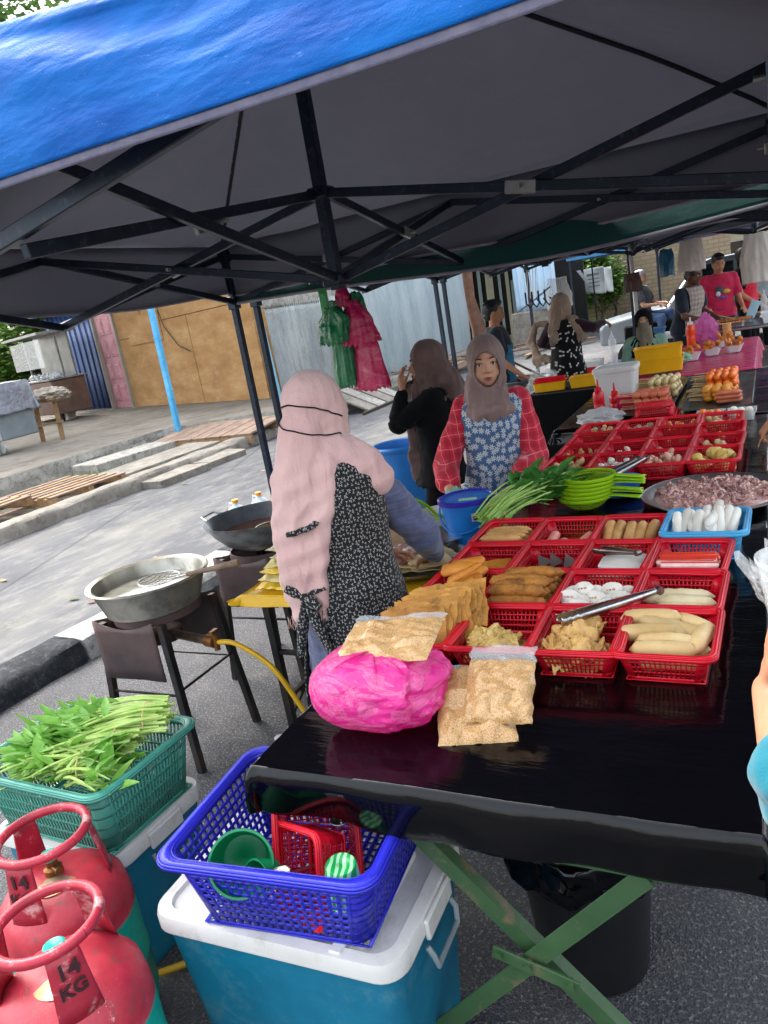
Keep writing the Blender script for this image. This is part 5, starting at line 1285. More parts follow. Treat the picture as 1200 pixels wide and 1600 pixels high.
hijab(P3, K_brownd, seed=4, chest=.1, extra=ex3, fold=.010, nf=7, voxel=.008, low=1.28)

# ---- customer holding a cup at the right edge ----
def cust(label, x, y, face, h, arms, **kw): return person(label, x, y, face, h, arms, **kw)
P4 = person('customer in turquoise short sleeved shirt holding a clear cup beside the table', .265, .92, (-1,.35), 1.56,
    {'L': ((.004,.865,1.085),(-.020,1.03,1.125),(.10,.22,.95),(.72,-.1,-.25),(-.3,-.9,.25),.62,[.75,.7,.7,.75,.45]), 'R': ((.55,1.20,1.0),(.40,1.33,.92),(-.5,.6,-.2),(0,0,-1),(-.5,-.7,0),.4)},
    skin=SK_m, voxel=.005, top=K_turq, bottom=K_jean, sleeve='short', sleeve_g=.026, slf=.86, hair=True)
def m_clear(name, tint='#eef2f2', rough=.12, alpha=.32):
    g = NT(name); g.set(color=S(tint), rough=rough, spec=.8, alpha=alpha); g.bump(g.noise(14, 6, .7, None, .8), .5, .012); return g.m
M_clear = m_clear('clear_plastic'); M_film = m_clear('clear_film', '#f4f4f2', .08, .20); M_milky = m_clear('milky_plastic', '#e8ecec', .3, .6)
t = thing('plastic_cup', 'clear plastic tub of pale drink held by the customer in turquoise', 'cup', (.045, 1.13, 1.16))
mb = MB(); mb.open_lathe([(.030,0),(.036,.003),(.047,.085),(.050,.10),(.053,.104),(.053,.110)], (.018,1.13,1.17), 32); mb.build('cup', M_clear, t, thick=.0012)
mb = MB(); mb.lathe([(.0001,.003),(.034,.003),(.0395,.04),(.0001,.04)], (.018,1.13,1.17), 28); mb.build('drink', mat('pale_drink','#cdb98f','#b9a277',20,.3), t)
mb = MB(); 
def bagf(u, v):
    a = 2*PI*u; r = .054+.010*math.sin(v*5+a*3)*v+.015*v*v; n = fbm((math.cos(a)*2, math.sin(a)*2, v*3), 2); return (.018+(r+n*.018)*math.cos(a), 1.13+(r+n*.018)*math.sin(a), 1.225+v*.05+n*.03)
mb.grid(bagf, 40, 14, True); mb.build('plastic_bag', M_film, t)
P5 = person('customer in denim jacket pointing down at the far red baskets', .42, 3.72, (-1,-.1), 1.6,
    {'R': ((.20,3.95,.98),(-.012,3.905,.925),(-.55,-.25,-.75),(.3,0,-.9),(-.3,-.9,0),.9,[.12,1.1,1.2,1.2,.6]), 'L': ((.5,3.5,1.0),(.36,3.38,.95),(-.8,0,-.5),(0,0,-1),(0,1,0),.4)},
    skin=SK_m, voxel=.008, top=K_jean, bottom=K_dnavy, hair=True, sleeve_g=.02)
# ---- background people ----
def arms_at(F, L, R): return None
def rel(x, y, face, h, p, z0=0): return Frame(x, y, face, h, z0).w(p)
def bgp(label, x, y, face, h, aL, aR, **kw):
    z0 = kw.get('z0', 0); G = lambda p: rel(x, y, face, h, p, z0); F = Frame(x, y, face, h, z0)
    mk = lambda a, s_: (G(a[0]), G(a[1]), F.d((0,.8,-.3)), F.d((-s_*.3,0,-1)), F.d((-s_,.2,0)), .5)
    return person(label, x, y, face, h, {'L': mk(aL, -1), 'R': mk(aR, 1)}, voxel=kw.pop('voxel', .016), **kw)
W4 = bgp('man in dark shirt and blue apron walking behind the young vendor', -2.42, 7.45, (.95,.3), 1.62, ((-.2,0,1.02),(-.19,.12,.8)), ((.2,.02,1.02),(.18,.2,.85)), skin=SK_m, female=False, top=K_dnavy, bottom=K_dnavy, sleeve='short')
F4 = W4['F']; shell(W4['top'], 'apron', K_teal, W4['t'], lambda p: min(F4.l(p).y-.02, 1.16-F4.l(p).z, .17-abs(F4.l(p).x)), .012)
W5 = bgp('woman seen from behind in beige headscarf and black dress with white leaf print', -1.86, 7.90, (.35,.95), 1.56, ((-.30,.02,1.12),(-.26,.22,1.05)), ((.28,.08,1.22),(.30,.28,1.25)), skin=SK_m, top=K_plum, bottom=K_black, top_len=.45, hair=False, faceon=False)
F5 = W5['F']
mb = MB(); torso(mb, F5, .035, True, .80, 1.345); R_ = []
for z, gr in ((.40,.10),(.62,.07),(.87,.045)):
    p = F5.w((0,-.005,z)); R_.append((p.x,p.y,p.z,(.155+gr)*F5.k,(.11+gr)*F5.k, math.atan2(F5.R[1][0], F5.R[0][0])))
mb.loft(R_, 24); blob(mb, 'dress', K_dress, W5['t'], .015, 3, lambda p, n: .008*fbm(p, 6))
def ex5(mb):
    mb.cap_(F5.w((-.02,-.09,1.42)), F5.w((-.05,-.14,1.15)), .08, .05, 14, (F5.d((0,1,0)), .6)); mb.cap_(F5.w((.12,-.02,1.30)), F5.w((.20,.0,1.15)), .07, .05, 12)
    L = [((-.14,.0,1.30),.05),((-.34,-.02,1.33),.035),((-.40,-.03,1.15),.045),((-.32,-.06,.96),.07),((-.16,-.09,.96),.05)]
    for (a, ra), (b, rb) in zip(L[:-1], L[1:]): mb.cap_(F5.w(a), F5.w(b), ra, rb, 12, (F5.d((0,1,0)), .5))
hijab(W5, K_beige, seed=3, chest=0, extra=ex5, fold=.011, nf=8, voxel=.014, low=1.22)
N6 = bgp('seated woman in black headscarf with olive face veil and sage jacket', -1.12, 8.05, (.1,-1), 1.56, ((-.22,.08,.98),(-.30,.26,.84)), ((.22,.08,.98),(.2,.26,.84)), skin=SK_l, top=K_sage, bottom=K_black, hair=False, z0=-.28, shoes=False,
    legs={'L': ((-.09,.42,.80),(-.09,.42,.42)), 'R': ((.09,.42,.80),(.09,.42,.42))})
hijab(N6, K_black, seed=3, chest=.0, fold=.008, voxel=.014, rz=.07, oz=1.47, low=1.14, flare=.03)
F6 = N6['F']; H6 = N6['H']; mb = MB()
def veil(u, v):
    a = (u-.5)*2.2; z = 1.478-.40*v; r = .092+.02*v+.012*math.sin(a*6)*v; p = H6((r*math.sin(a)*(.8+.25*v), r*math.cos(a)+.01+.015*v, 1.478)); return (p.x, p.y, F6.w((0,0,z)).z)
mb.grid(veil, 20, 12); mb.build('face_veil', K_olive, N6['t'], thick=.004)
mb = MB(); p = F6.w((0,-.05,.62)); mb.box((p.x,p.y,.42),(.4,.4,.05),bev=.02); [mb.box((p.x+a,p.y+b,.2),(.03,.03,.4)) for a in (-.16,.16) for b in (-.16,.16)]
tag(mb.build('stool', mat('white_stool','#c8c8c4')), 'plastic stool under the seated woman with face veil', 'stool')
S7 = bgp('man in white skullcap and black T-shirt sitting on the silver vehicle edge', -1.93, 13.9, (.9,-.25), 1.62, ((-.2,.1,1.03),(-.14,.34,1.02)), ((.2,.1,1.03),(.12,.34,1.02)), skin=SK_l, female=False, top=K_char, bottom=K_jean, sleeve='short', hair=False, z0=.0,
    legs={'L': ((-.12,.40,.86),(-.12,.42,.45)), 'R': ((.12,.36,.80),(.12,.30,.32))})
mb = MB(); H7 = S7['H']; mb.lathe([(.086,0),(.088,.03),(.078,.065),(.045,.088),(.0001,.094)], H7((0,-.012,1.515)), 20, S7['RR']); mb.build('skullcap', K_white, S7['t'])
M8 = bgp('dark skinned man in grey check apron leaning over a food tray', -.93, 9.95, (.85,-.45), 1.66, ((-.21,.12,1.02),(-.10,.36,.93)), ((.2,.14,1.0),(.12,.38,.93)), skin=SK_d, female=False, top=K_dnavy, bottom=K_dnavy, sleeve='short', lean=.22, hair=True, pitch=-.2)
F8 = M8['F']; shell(M8['top'], 'apron', K_check, M8['t'], lambda p: min(F8.l(p).y-.01, 1.30-F8.l(p).z, .145-abs(F8.l(p).x)), .014)
wr = M8['arms']['R'][1]; el = M8['arms']['R'][0]; dd = (wr-el).normalized(); mb = MB(); mb.cyl(wr-dd*.05, wr-dd*.015, .031, seg=16); mb.build('watch', M_shoe, M8['t'])
M9 = bgp('smiling man in raspberry printed T-shirt looking down behind the food trays', -.62, 11.6, (.3,-.95), 1.68, ((-.22,.06,1.0),(-.20,.28,.9)), ((.24,.04,1.02),(.24,.26,.95)), skin=SK_m, female=False, top=K_crim, bottom=K_dnavy, sleeve='short', pitch=-.3)
F9 = M9['F']
for nm, c, r, mm in (('print', (-.05,.13,1.12), (.05,.02,.03), mat('yellow_print','#d9a83a')), ('print', (.03,.13,1.14), (.055,.02,.06), K_char), ('print', (.05,.14,1.10), (.03,.02,.035), K_white), ('print', (.0,.13,1.05), (.07,.02,.02), mat('purple_print','#6a3f9c'))):
    mb = MB(); mb.ell(F9.w(c), r, F9.R, 12, 8); mb.build(nm, mm, M9['top'])
M10 = bgp('man in black T-shirt and bright red apron standing in profile', -.33, 12.6, (.9,-.3), 1.70, ((-.23,.02,1.0),(-.2,.2,.85)), ((.23,.02,1.0),(.2,.22,.85)), skin=SK_m, female=False, top=K_black, bottom=K_black, sleeve='short')
F10 = M10['F']; shell(M10['top'], 'apron', K_red, M10['t'], lambda p: min(F10.l(p).y-.01, 1.20-F10.l(p).z, .2-abs(F10.l(p).x)), .014)
M11 = bgp('man in pale grey T-shirt farthest back among the stalls', -.18, 14.4, (.4,-.9), 1.70, ((-.23,.02,1.0),(-.2,.15,.85)), ((.23,.02,1.0),(.2,.15,.85)), skin=SK_d, female=False, top=K_grey, bottom=K_black, sleeve='short')
# ================= things on and around the tables =================
def rring(w, d, r, z, c=(0,0), n=5, rz=0):
    P = []; hw, hd = w/2, d/2; cs, sn = math.cos(rz), math.sin(rz)
    for cx, cy, a0 in ((hw-r, hd-r, 0), (-hw+r, hd-r, PI/2), (-hw+r, -hd+r, PI), (hw-r, -hd+r, 1.5*PI)):
        for i in range(n+1):
            a = a0+PI/2*i/n; x, y = cx+r*math.cos(a), cy+r*math.sin(a); P.append((c[0]+x*cs-y*sn, c[1]+x*sn+y*cs, z))
    return P
def rstack(mb, rings, cap0=True, cap1=False):
    n = len(rings[0]); k0 = 0; V = []; F = []
    for i, r in enumerate(rings): V += r
    for i in range(len(rings)-1):
        for j in range(n): F.append((i*n+j, i*n+(j+1)%n, (i+1)*n+(j+1)%n, (i+1)*n+j))
    if cap0: F.append(tuple(range(n))[::-1])
    if cap1: F.append(tuple((len(rings)-1)*n+j for j in range(n)))
    mb.add(V, F); return mb
M_steel = mat('brushed_steel', '#c4c4c2', '#a2a2a0', 30, .28, 1.0, bump=.1, stretch=(1,6,1)); M_lime = m_plastic('lime_plastic', '#a8d81e', '#8fc012', .35, .25)
def m_veg(name, a, b): 
    g = NT(name); c = g.ramp(g.noise(18, 4, .6), [(.35, S(b)), (.65, S(a))]); g.set(color=c, rough=.42, spec=.5); g.bump(g.noise(90, 3), .2, .002); g.translucent(.3, c); return g.m
M_vleaf = m_veg('greens_leaf', '#63a03a', '#3f7a28'); M_vstem = m_veg('greens_stem', '#bcdc7c', '#98c256'); M_vleafD = m_veg('greens_leaf_deep', '#4f8f38', '#2f6426')
# platter of raw squid
t = thing('steel_platter', 'large round steel platter heaped with sliced raw squid', 'platter', (-.22, 3.085, TZ))
mb = MB(); mb.lathe([(.0001,.006),(.20,.006),(.225,.022),(.262,.030),(.270,.034),(.270,.029),(.262,.025),(.228,.016),(.20,.0),(.0001,.0)], (-.22,3.085,TZ+.004), 64); mb.build('plate', M_steel, t)
M_sq = m_food('raw_squid', '#c99c90', '#a57872', .18, .7, 9, .5, 30, spots='#d9b9a6', samt=.5, ssc=9); rs = random.Random(8)
mb = MB()
def sqb(u, v):
    a = 2*PI*u; r = .232*v; n = fbm((r*math.cos(a)*9, r*math.sin(a)*9, 1), 1.2); return (-.22+r*math.cos(a), 3.085+r*math.sin(a), TZ+.020+.014*(1-v**3)+n*.010*(1-v**4))
mb.grid(sqb, 60, 16, True)
mb.build('squid_heap', M_sq, t)['kind'] = 'stuff'
for i in range(64):
    a = rs.uniform(0, 6.28); r = .19*math.sqrt(rs.random()); x, y = -.22+r*math.cos(a), 3.085+r*math.sin(a); z = TZ+.036+.012*(1-(r/.235)**2)
    mb = MB(); rx, ry = rs.uniform(.022,.042), rs.uniform(.015,.028)
    if i % 9 == 0:
        P = [Vv((rx*math.cos(b), ry*math.sin(b), .006*math.sin(b*2+i))) for b in [2*PI*j/18*rs.uniform(.8,1) for j in range(17)]]; mb.tube(P, .0058, 7)
    else: mb = sh_crump(rx*2.6, ry*2.2, i*1.3, .008)()
    o = mb.build('squid_piece', M_sq, t, world=False); o.location = (x+.22, y-3.085, z-TZ); o.rotation_euler = (rs.uniform(-.22,.22), rs.uniform(-.22,.22), rs.uniform(0,6.3))
    if i % 9: o.modifiers.new('t','SOLIDIFY').thickness = .007
# lime strainers
def strainer_mb():
    mb = MB(); R0, h = .098, .055; n = 44
    for i in range(9):
        a = i/8*1.25; z = h*(1-math.cos(a)/1)/(1-math.cos(1.25)); r = R0*math.sin(a)/math.sin(1.25)
        if r > .004: mb.open_lathe([(r, z-.0012),(r+.0016, z+.0012)], seg=n)
    for j in range(n):
        a0 = 2*PI*j/n; P = []
        for i in range(2, 9):
            a = i/8*1.25; P.append((R0*math.sin(a)/math.sin(1.25)*math.cos(a0), R0*math.sin(a)/math.sin(1.25)*math.sin(a0), h*(1-math.cos(a))/(1-math.cos(1.25))))
        mb.tube(P, .0014, 4)
    mb.open_lathe([(R0-.002,h-.004),(R0+.001,h+.006),(R0+.007,h+.005),(R0+.008,h-.006)], seg=n)
    return mb
so = strainer_mb().build('strainer', M_lime, None, angle=50); so.modifiers.new('t','SOLIDIFY').thickness = .0016
tag(so, 'x', 'strainer', 'stacked lime strainers'); 
mb = MB(); 
def hf(u, v): x = .098+u*.125; w = .016-.005*math.sin(u*PI)+.003*u; return (x, (v-.5)*2*w, .055+.006*math.sin(v*PI)-.01*u+.002)
mb.grid(hf, 12, 7); ho = mb.build('handle', M_lime, so, thick=.004); mb = MB(); mb.bar((-.098,-.012,.056),(-.122,0,.05),.006,.005); mb.bar((-.098,.012,.056),(-.122,0,.05),.006,.005); mb.build('hook', M_lime, so)
sto = Once(so)
for i in range(6):
    sto.put((-.70+.004*i, 3.02+.003*i, TZ+.004+.0155*i), [-.10,-.02,-.16,.06,-.05,-.12][i], ['bottom lime green strainer of the stack beside the leafy vegetables','second lime green strainer from the bottom of the stack','third lime green strainer from the bottom of the stack','third lime green strainer from the top of the stack','second lime green strainer from the top of the stack','topmost lime green strainer of the stack, open and empty'][i])
# water spinach bunch
def leaf_quad(mb, p, d, up, L, w, rr, bend=.3):
    d = Vv(d).normalized(); s_ = d.cross(Vv(up)); s_ = s_.normalized() if s_.length > 1e-4 else Vv((1,0,0)); u = s_.cross(d); V = []; n = 5; k = len(mb.v)
    for i in range(n+1):
        t_ = i/n; ww = w*math.sin(PI*min(1, t_**.75))*.5+.0006; c = Vv(p)+d*L*t_-u*bend*L*t_*t_*.5; V += [c-s_*ww+u*ww*.35, c, c+s_*ww+u*ww*.35]
    mb.add(V, [q for i in range(n) for q in ((3*i,3*i+1,3*i+4,3*i+3),(3*i+1,3*i+2,3*i+5,3*i+4))])
def greens(label, a, b, z, n, w, seed, cat='vegetable bunch', group=None, leafL=.085, thick=.0035, mats=None, lv=(2,4), fan=.35, band=True, hump=.05, lean=.25):
    """a bunch of leafy stems lying from a (cut ends) to b (leaf tips)"""
    rr = random.Random(seed); a, b = Vv(a), Vv(b); d = (b-a); L = d.length; d.normalize(); sd = Vv((-d.y, d.x, 0)).normalized(); t = thing('leafy_greens', label, cat, tuple(a), 0, group)
    st, lf = MB(), MB()
    for i in range(n):
        o = rr.uniform(-1,1); h = rr.uniform(0,1); p0 = a+sd*o*w*.35+Vv((0,0,h*w*.5))+d*rr.uniform(-.02,.03); e = b+sd*(o*w*.6+rr.uniform(-fan,fan)*w)+Vv((0,0,h*w*.55))-d*rr.uniform(0,.45)*L
        m_ = p0.lerp(e, .5)+Vv((0,0,hump*rr.uniform(.5,1.2))); r = thick*rr.uniform(.7,1.2); P = [p0, p0.lerp(m_, .5)+Vv((0,0,hump*.3)), m_, m_.lerp(e, .55)+Vv((0,0,hump*.25)), e]; st.tube(P, [r,r,r*.85,r*.7,r*.4], 6)
        for j in range(rr.randint(*lv)):
            q = m_.lerp(e, rr.uniform(.1,1)); dd = d*rr.uniform(.3,1)+sd*rr.uniform(-.9,.9)+Vv((0,0,rr.uniform(-.1,.5)+lean*.3)); leaf_quad(lf, q, dd, (rr.uniform(-.6,.6),rr.uniform(-.6,.6),1), leafL*rr.uniform(.6,1.3), leafL*.36*rr.uniform(.7,1.2), rr, rr.uniform(0,.6))
    m1, m2 = mats or (M_vstem, M_vleaf); st.build('stems', m1, t); lf.build('leaves', m2, t)
    if band:
        mb = MB(); c = a+d*.05+Vv((0,0,w*.27)); mb.tube([c+sd*w*.42*math.cos(q)+Vv((0,0,w*.36*math.sin(q))) for q in [2*PI*i/14 for i in range(15)]], .002, 5); mb.build('rubber_band', mat('rubber_band','#d8b878'), t)
    return t
greens('bunch of long stemmed leafy greens lying behind the red baskets', (-1.02,2.72,TZ+.01), (-.78,3.16,TZ+.06), 0, 60, .15, 5, leafL=.11, thick=.0048, mats=(M_vstem, M_vleafD), hump=.045)
# tongs
def tongs(label, p, q, w=.018, m=None, group=None, gap=.03):
    p, q = Vv(p), Vv(q); d = (q-p).normalized(); s_ = d.cross(Vv((0,0,1))).normalized(); t = thing('tongs', label, 'tongs', tuple(p), 0, group); L = (q-p).length
    for sg in (-1,1):
        mb = MB()
        def f(u, v):
            o = gap*math.sin(min(1,u*1.0)*PI*.5)**.7*(1-.15*u); ww = w*(.55+.35*u-.3*max(0,u-.8)); c = p+d*L*(1-u) if False else p+d*L*u
            e = math.cos((v-.5)*PI)*.004; return tuple(c+s_*sg*(o*.55)+Vv((0,0,1))*((v-.5)*ww)+s_*sg*e+Vv((0,0,(.0025*math.sin(u*90) if u > .82 else 0))))
        mb.grid(f, 40, 6); mb.build('arm', m or M_steel, t, thick=.0012)
    mb = MB(); mb.cyl(p-s_*.008, p+s_*.008, w*.42, seg=12); mb.build('hinge', m or M_steel, t); return t
tongs('shiny steel tongs lying across the front row basket of tofu skins', (-.285,1.93,TZ+.105), (-.50,1.74,TZ+.10), .026)
tongs('steel tongs resting inside the basket of white tofu slabs', (-.375,2.20,TZ+.11), (-.52,2.33,TZ+.075), .022, mat('dull_steel','#8d8480','#6d6662',20,.35,.9))
tongs('pair of dark steel tongs leaning over the blue bowl of white balls', (-.50,3.36,TZ+.12), (-.62,3.13,TZ+.10), .026)
tongs('second dark steel tongs beside the pair over the blue bowl', (-.54,3.38,TZ+.115), (-.66,3.17,TZ+.09), .024, mat('dull_steel','#8d8480'))
mb = MB(); mb.open_lathe([(.05,0),(.085,.035),(.095,.06),(.1,.062),(.1,.056)], (-.60,3.23,TZ+.004), 40); tag(mb.build('bowl', m_plastic('mid_blue_plastic','#2c73d8','#225fc0'), None, thick=.003), 'mid blue plastic bowl under the steel tongs behind the lime strainers', 'bowl')
M_filmE = m_clear('packet_edge_film', '#cfd6d4', .15, .28)
# pink bag of crumbs
def m_film(name, c, tr=.35, rough=.16, bs=9, pale=.0):
    g = NT(name); w = g.noise(bs, 8, .65, g.mapping((1,1,1.6)), 1.6); a = S(c); pl = tuple(x+(1-x)*.45 for x in a[:3])+(1,)
    layer_hilite = g.ramp(g.noise(bs*.7, 7, .7, g.mapping((1,1,2.2), rot=(.3,.5,0), loc=(3,1,2)), 2.2), [(.50, 0), (.56, pale), (.60, pale*.2), (.68, pale)]); g.set(color=g.mix(layer_hilite, a, pl), rough=rough, spec=.6); g.bump(w, .6, .02); g.translucent(tr, S(c)); return g.m  # pale streaks painted into the colour: film layers and their whitish highlights
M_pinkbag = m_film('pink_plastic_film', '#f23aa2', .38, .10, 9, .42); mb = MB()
def pb(u, v):
    a = 2*PI*u; th = PI*v; sp = math.sin(th)**.55; cz = -math.cos(th); n = fbm((math.cos(a)*1.6, math.sin(a)*1.6, cz*1.5), 1.3); c5 = math.copysign(abs(math.cos(a))**.7, math.cos(a)); s5 = math.copysign(abs(math.sin(a))**.7, math.sin(a))
    n3 = abs(fbm((math.cos(a)*4, math.sin(a)*4, cz*5+3), 1.2)); r = 1+.05*n-.028*n3; return (-.838+.158*sp*c5*r+.015*n, 1.385+.120*sp*s5*r, TZ+.092+.086*cz*(1+.08*n) if cz > 0 else TZ+.007+.085*(1+cz))
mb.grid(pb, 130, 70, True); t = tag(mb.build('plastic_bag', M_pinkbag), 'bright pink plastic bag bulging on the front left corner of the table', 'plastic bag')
def m_crumb():
    g = NT('crumb_packet'); v = g.vor(330); c = g.ramp(v.outputs['Distance'], [(0, S('#d6b080')), (.5, S('#bd9460')), (.9, S('#936c3e'))]); c = g.mix(g.ramp(g.noise(12, 5), [(.4,0),(.7,.3)]), c, S('#cdae80'))
    g.set(color=c, rough=.3, spec=.35, coat=.25); g.bump(g.math('ADD', g.noise(8, 6, .6, None, 1.0), g.math('MULTIPLY', v.outputs['Distance'], .06)), .5, .008); return g.m
M_crumb = m_crumb()
def pillow(name, label, cat, c, w, d, th, R, m, seed, film=None, group=None, headroom=.16):
    t = thing(name, label, cat, tuple(c), 0, group); mb = MB(); R = R.to_matrix() if hasattr(R, 'to_matrix') else R; c = Vv(c)
    def mk(w, d, th, off=0, wr=.012):
        def f(u, v):
            a, b = (u-.5)*2, (v-.5)*2; e = (max(0,1-abs(a)**3.2)*max(0,1-abs(b)**3.2))**.5; n = fbm((a*2+seed, b*2, 0), 1.2); return a, b, e, n
        V = []
        for s_ in (1, -1):
            def g(u, v):
                a, b, e, n = f(u, v); p = Vv((a*w/2+n*.006*(1-e), b*d/2+off, s_*(th/2)*e*(1+.35*n)+.008*n)); return tuple(c+R @ p)
            mb.grid(g, 28, 30)
    mk(w, d, th); mb.build('crumbs', m, t)
    mb = MB(); mb.grid(lambda u, v: tuple(c+R @ Vv(((u-.5)*w*.99+.004*math.sin(v*9), d*.44+v*d*(headroom+.06), .004*math.sin(u*9+seed)+.006*fbm((u*4,v*3,seed),1)))), 20, 8); mb.build('film', film or M_filmE, t, thick=.0012); return t
pillow('crumb_packet', 'flat clear packet of pale crumbs lying on top of the pink bag', 'packet', (-.815,1.43,TZ+.182), .235, .15, .04, Euler((.22,-.06,.05)), M_crumb, 1)
pillow('crumb_packet', 'tan packet of crumbs lying beneath the upright clear packet', 'packet', (-.615,1.415,TZ+.045), .17, .21, .045, Euler((.42,.0,.30)), M_crumb, 6, headroom=.02)
pillow('crumb_packet', 'clear zip packet of breadcrumbs leaning between the pink bag and front row baskets', 'packet', (-.558,1.42,TZ+.078), .15, .15, .036, Euler((.60,.0,.12)), M_crumb, 3, headroom=.24)
# ---- far half of the table row ----
M_foil = mat('dark_green_foil', '#4c5a58', '#38433f', 8, .3, .5, bump=.4, bscale=10); M_stick = mat('bamboo', '#d9bd86', '#c2a268', 20, .6)
def foil(label, x0, x1, y0, y1, z=TZ+.003):
    mb = MB(); 
    def f(u, v): n = fbm((u*5+x0, v*4, y0), 1); return (x0+(x1-x0)*u, y0+(y1-y0)*v, z+.012+n*.008+.012*max(0,abs(u-.5)*2-.85)/.15)
    mb.grid(f, 30, 40); return tag(mb.build('foil_tray', M_foil, None, thick=.002), label, 'tray')
foil('dark foil sheet under the sausage and quail egg skewers', -1.0, -.58, 4.98, 6.4); foil('dark foil sheet under the orange ball skewers', -.52, -.12, 4.95, 6.35)
def skewer(name, label, group, n, r, pitch, m, L=.25, sx=1, poses=(), flat=1):
    """stick with n pieces threaded on it, along x, pieces towards +x"""
    t = thing(name, label, 'skewer', (0,0,0), 0, group); mb = MB(); mb.tube([(-.12,0,0),(-.12+L,0,0)], .0022, 5); mb.build('stick', M_stick, t)
    for i in range(n):
        mb = MB()
        if sx == 1: mb.ell(((i-.1)*pitch,0,0), (r*.98,r,r*flat), None, 14, 9)
        else: 
            P = [((i-.1)*pitch+(j/4-.5)*pitch*.93,0,0) for j in range(5)]; mb.tube(P, [r*.7,r,r*1.03,r,r*.7], 12)
        mb.build('ball' if sx == 1 else 'sausage', m, t, world=False)
    pr = Once(t)
    for p in poses: pr.put(p[:3], rot=(U(0,6), U(-.03,.05), p[3]))
    return t
M_obal = m_food('orange_ball', '#f07a12', '#d85f0a', .3, .5, 10, .05); M_egg = m_food('quail_egg', '#e2cf98', '#c9b27a', .35, .5, 12, .2); M_nug = m_food('orange_nugget', '#e29a30', '#c87c1c', .5, .4, 20, .5); M_hot = m_food('hotdog', '#cf7656', '#b95f42', .3, .5, 6, .1)
skewer('sausage_skewer','sausage skewer with four pink segments, laid in rows on dark foil','sausage skewers', 4, .021, .052, M_hot, sx=0, poses=[(-.78+U(-.008,.008), 5.10+.047*i, TZ+.038+.040*j, .05+U(-.04,.04)) for j in range(3) for i in range(6-j)])
skewer('quail_egg_skewer','skewer of four pale yellow balls behind the sausage skewers','pale ball skewers', 4, .0235, .046, M_egg, poses=[(-.74+U(-.01,.01), 5.50+.056*i, TZ+.045+.044*j, .1+U(-.05,.05)) for j in range(3) for i in range(7-j)])
skewer('orange_ball_skewer','skewer of four bright orange balls in the right foil tray','orange ball skewers', 4, .0235, .045, M_obal, poses=[(-.37+U(-.01,.01), 5.42+.053*i, TZ+.045+.045*j, .06+U(-.05,.05)) for j in range(3) for i in range(8-j)])
skewer('nugget_skewer','skewer of flat golden orange pieces in front of the orange balls','golden piece skewers', 3, .026, .056, M_nug, poses=[(-.37+U(-.01,.01), 5.17+.050*i, TZ+.038+.030*j, .02+U(-.05,.05)) for j in range(3) for i in range(5-j)], flat=.55)
food('hotdog', sh_saus(.15,.0125,.002), M_hot, 'plain pink hot dog lying in front of the orange skewers', 'sausage', 'plain hot dogs on the right foil tray', [(-.25, 5.08+.028*i, TZ+.035+.024*j, 0, 0, .03+U(-.03,.03)) for j in range(3) for i in range(4-j)])
# clear boxes of eggs / balls
for lb, x, m, g_ in (('clear plastic box of red and orange balls behind the last basket row', -.33, M_obal, 'red and orange balls in a clear box'), ('clear plastic box of white and red balls at the right table edge', -.17, F_ball, 'white and red balls in a clear box')):
    t = thing('clear_box', lb, 'box', (x, 4.66, TZ)); mb = MB(); rstack(mb, [rring(.12,.15,.015,TZ+.004,(x,4.66)), rring(.145,.175,.02,TZ+.05,(x,4.66)), rring(.155,.185,.02,TZ+.05,(x,4.66))]); mb.build('tub', M_clear, t, thick=.0012)
    food('ball', sh_lump(.021,.021,.019,.03), m, ('shiny orange ball' if m is M_obal else 'white ball')+' inside a clear box at the far end', 'ball', g_, [(x-.04+.04*(i%3), 4.61+.045*((i//3)%3), TZ+.028+.028*(i//9), U(0,3),0,0) for i in range(13)])
# squeeze bottles
def bottle(name, label, c, r, h, m, capm=None, group=None, tip=.05):
    t = thing(name, label, 'bottle', c, 0, group); mb = MB(); mb.lathe([(.0001,0),(r*.95,0),(r,.008),(r*1.0,h*.45),(r*.93,h*.5),(r,h*.55),(r,h*.88),(r*.8,h*.97),(r*.45,h)], c, 24); mb.build('body', m, t)
    mb = MB(); mb.lathe([(r*.62,h),(r*.6,h+.018),(r*.25,h+.024),(r*.12,h+.024+tip),(.0001,h+.026+tip)], c, 16); mb.build('cap', capm or m, t); return t
M_redg = m_plastic('red_gloss', '#dc1428', '#bd0e20', .25); M_oran = m_plastic('orange_sauce', '#f2501c', '#e04010', .25)
bottle('squeeze_bottle', 'tall red squeeze bottle at the left edge of the skewer table', (-1.03,5.12,TZ+.004), .036, .17, M_redg); bottle('squeeze_bottle', 'second red squeeze bottle partly behind the first', (-.95,5.24,TZ+.004), .036, .12, M_redg)
# crumpled film bag
def crumple(name, label, cat, c, r, m, seed, nu=48, nv=26, amp=.35, group=None, parent=None):
    mb = MB()
    def f(u, v):
        a = 2*PI*u; th = PI*v; d = Vv((math.cos(a)*math.sin(th), math.sin(a)*math.sin(th), -math.cos(th))); n = fbm(d*1.5+Vv((seed,0,0)), 1.4); n2 = abs(fbm(d*3.5+Vv((0,seed,0)), 1.4)); q = 1+amp*n+amp*.6*n2
        return (c[0]+d.x*r[0]*q, c[1]+d.y*r[1]*q, max(c[2]-r[2]*.96, c[2]+d.z*r[2]*q))
    mb.grid(f, nu, nv, True); o = mb.build(name, m, parent, angle=25)
    return tag(o, label, cat, group) if parent is None else o
M_whitef = m_film('white_film', '#d9dadb', .5, .2); crumple('plastic_bag', 'crumpled white plastic bag beside the upturned red basket', 'plastic bag', (-.98,4.86,TZ+.045), (.12,.14,.045), M_whitef, 3)
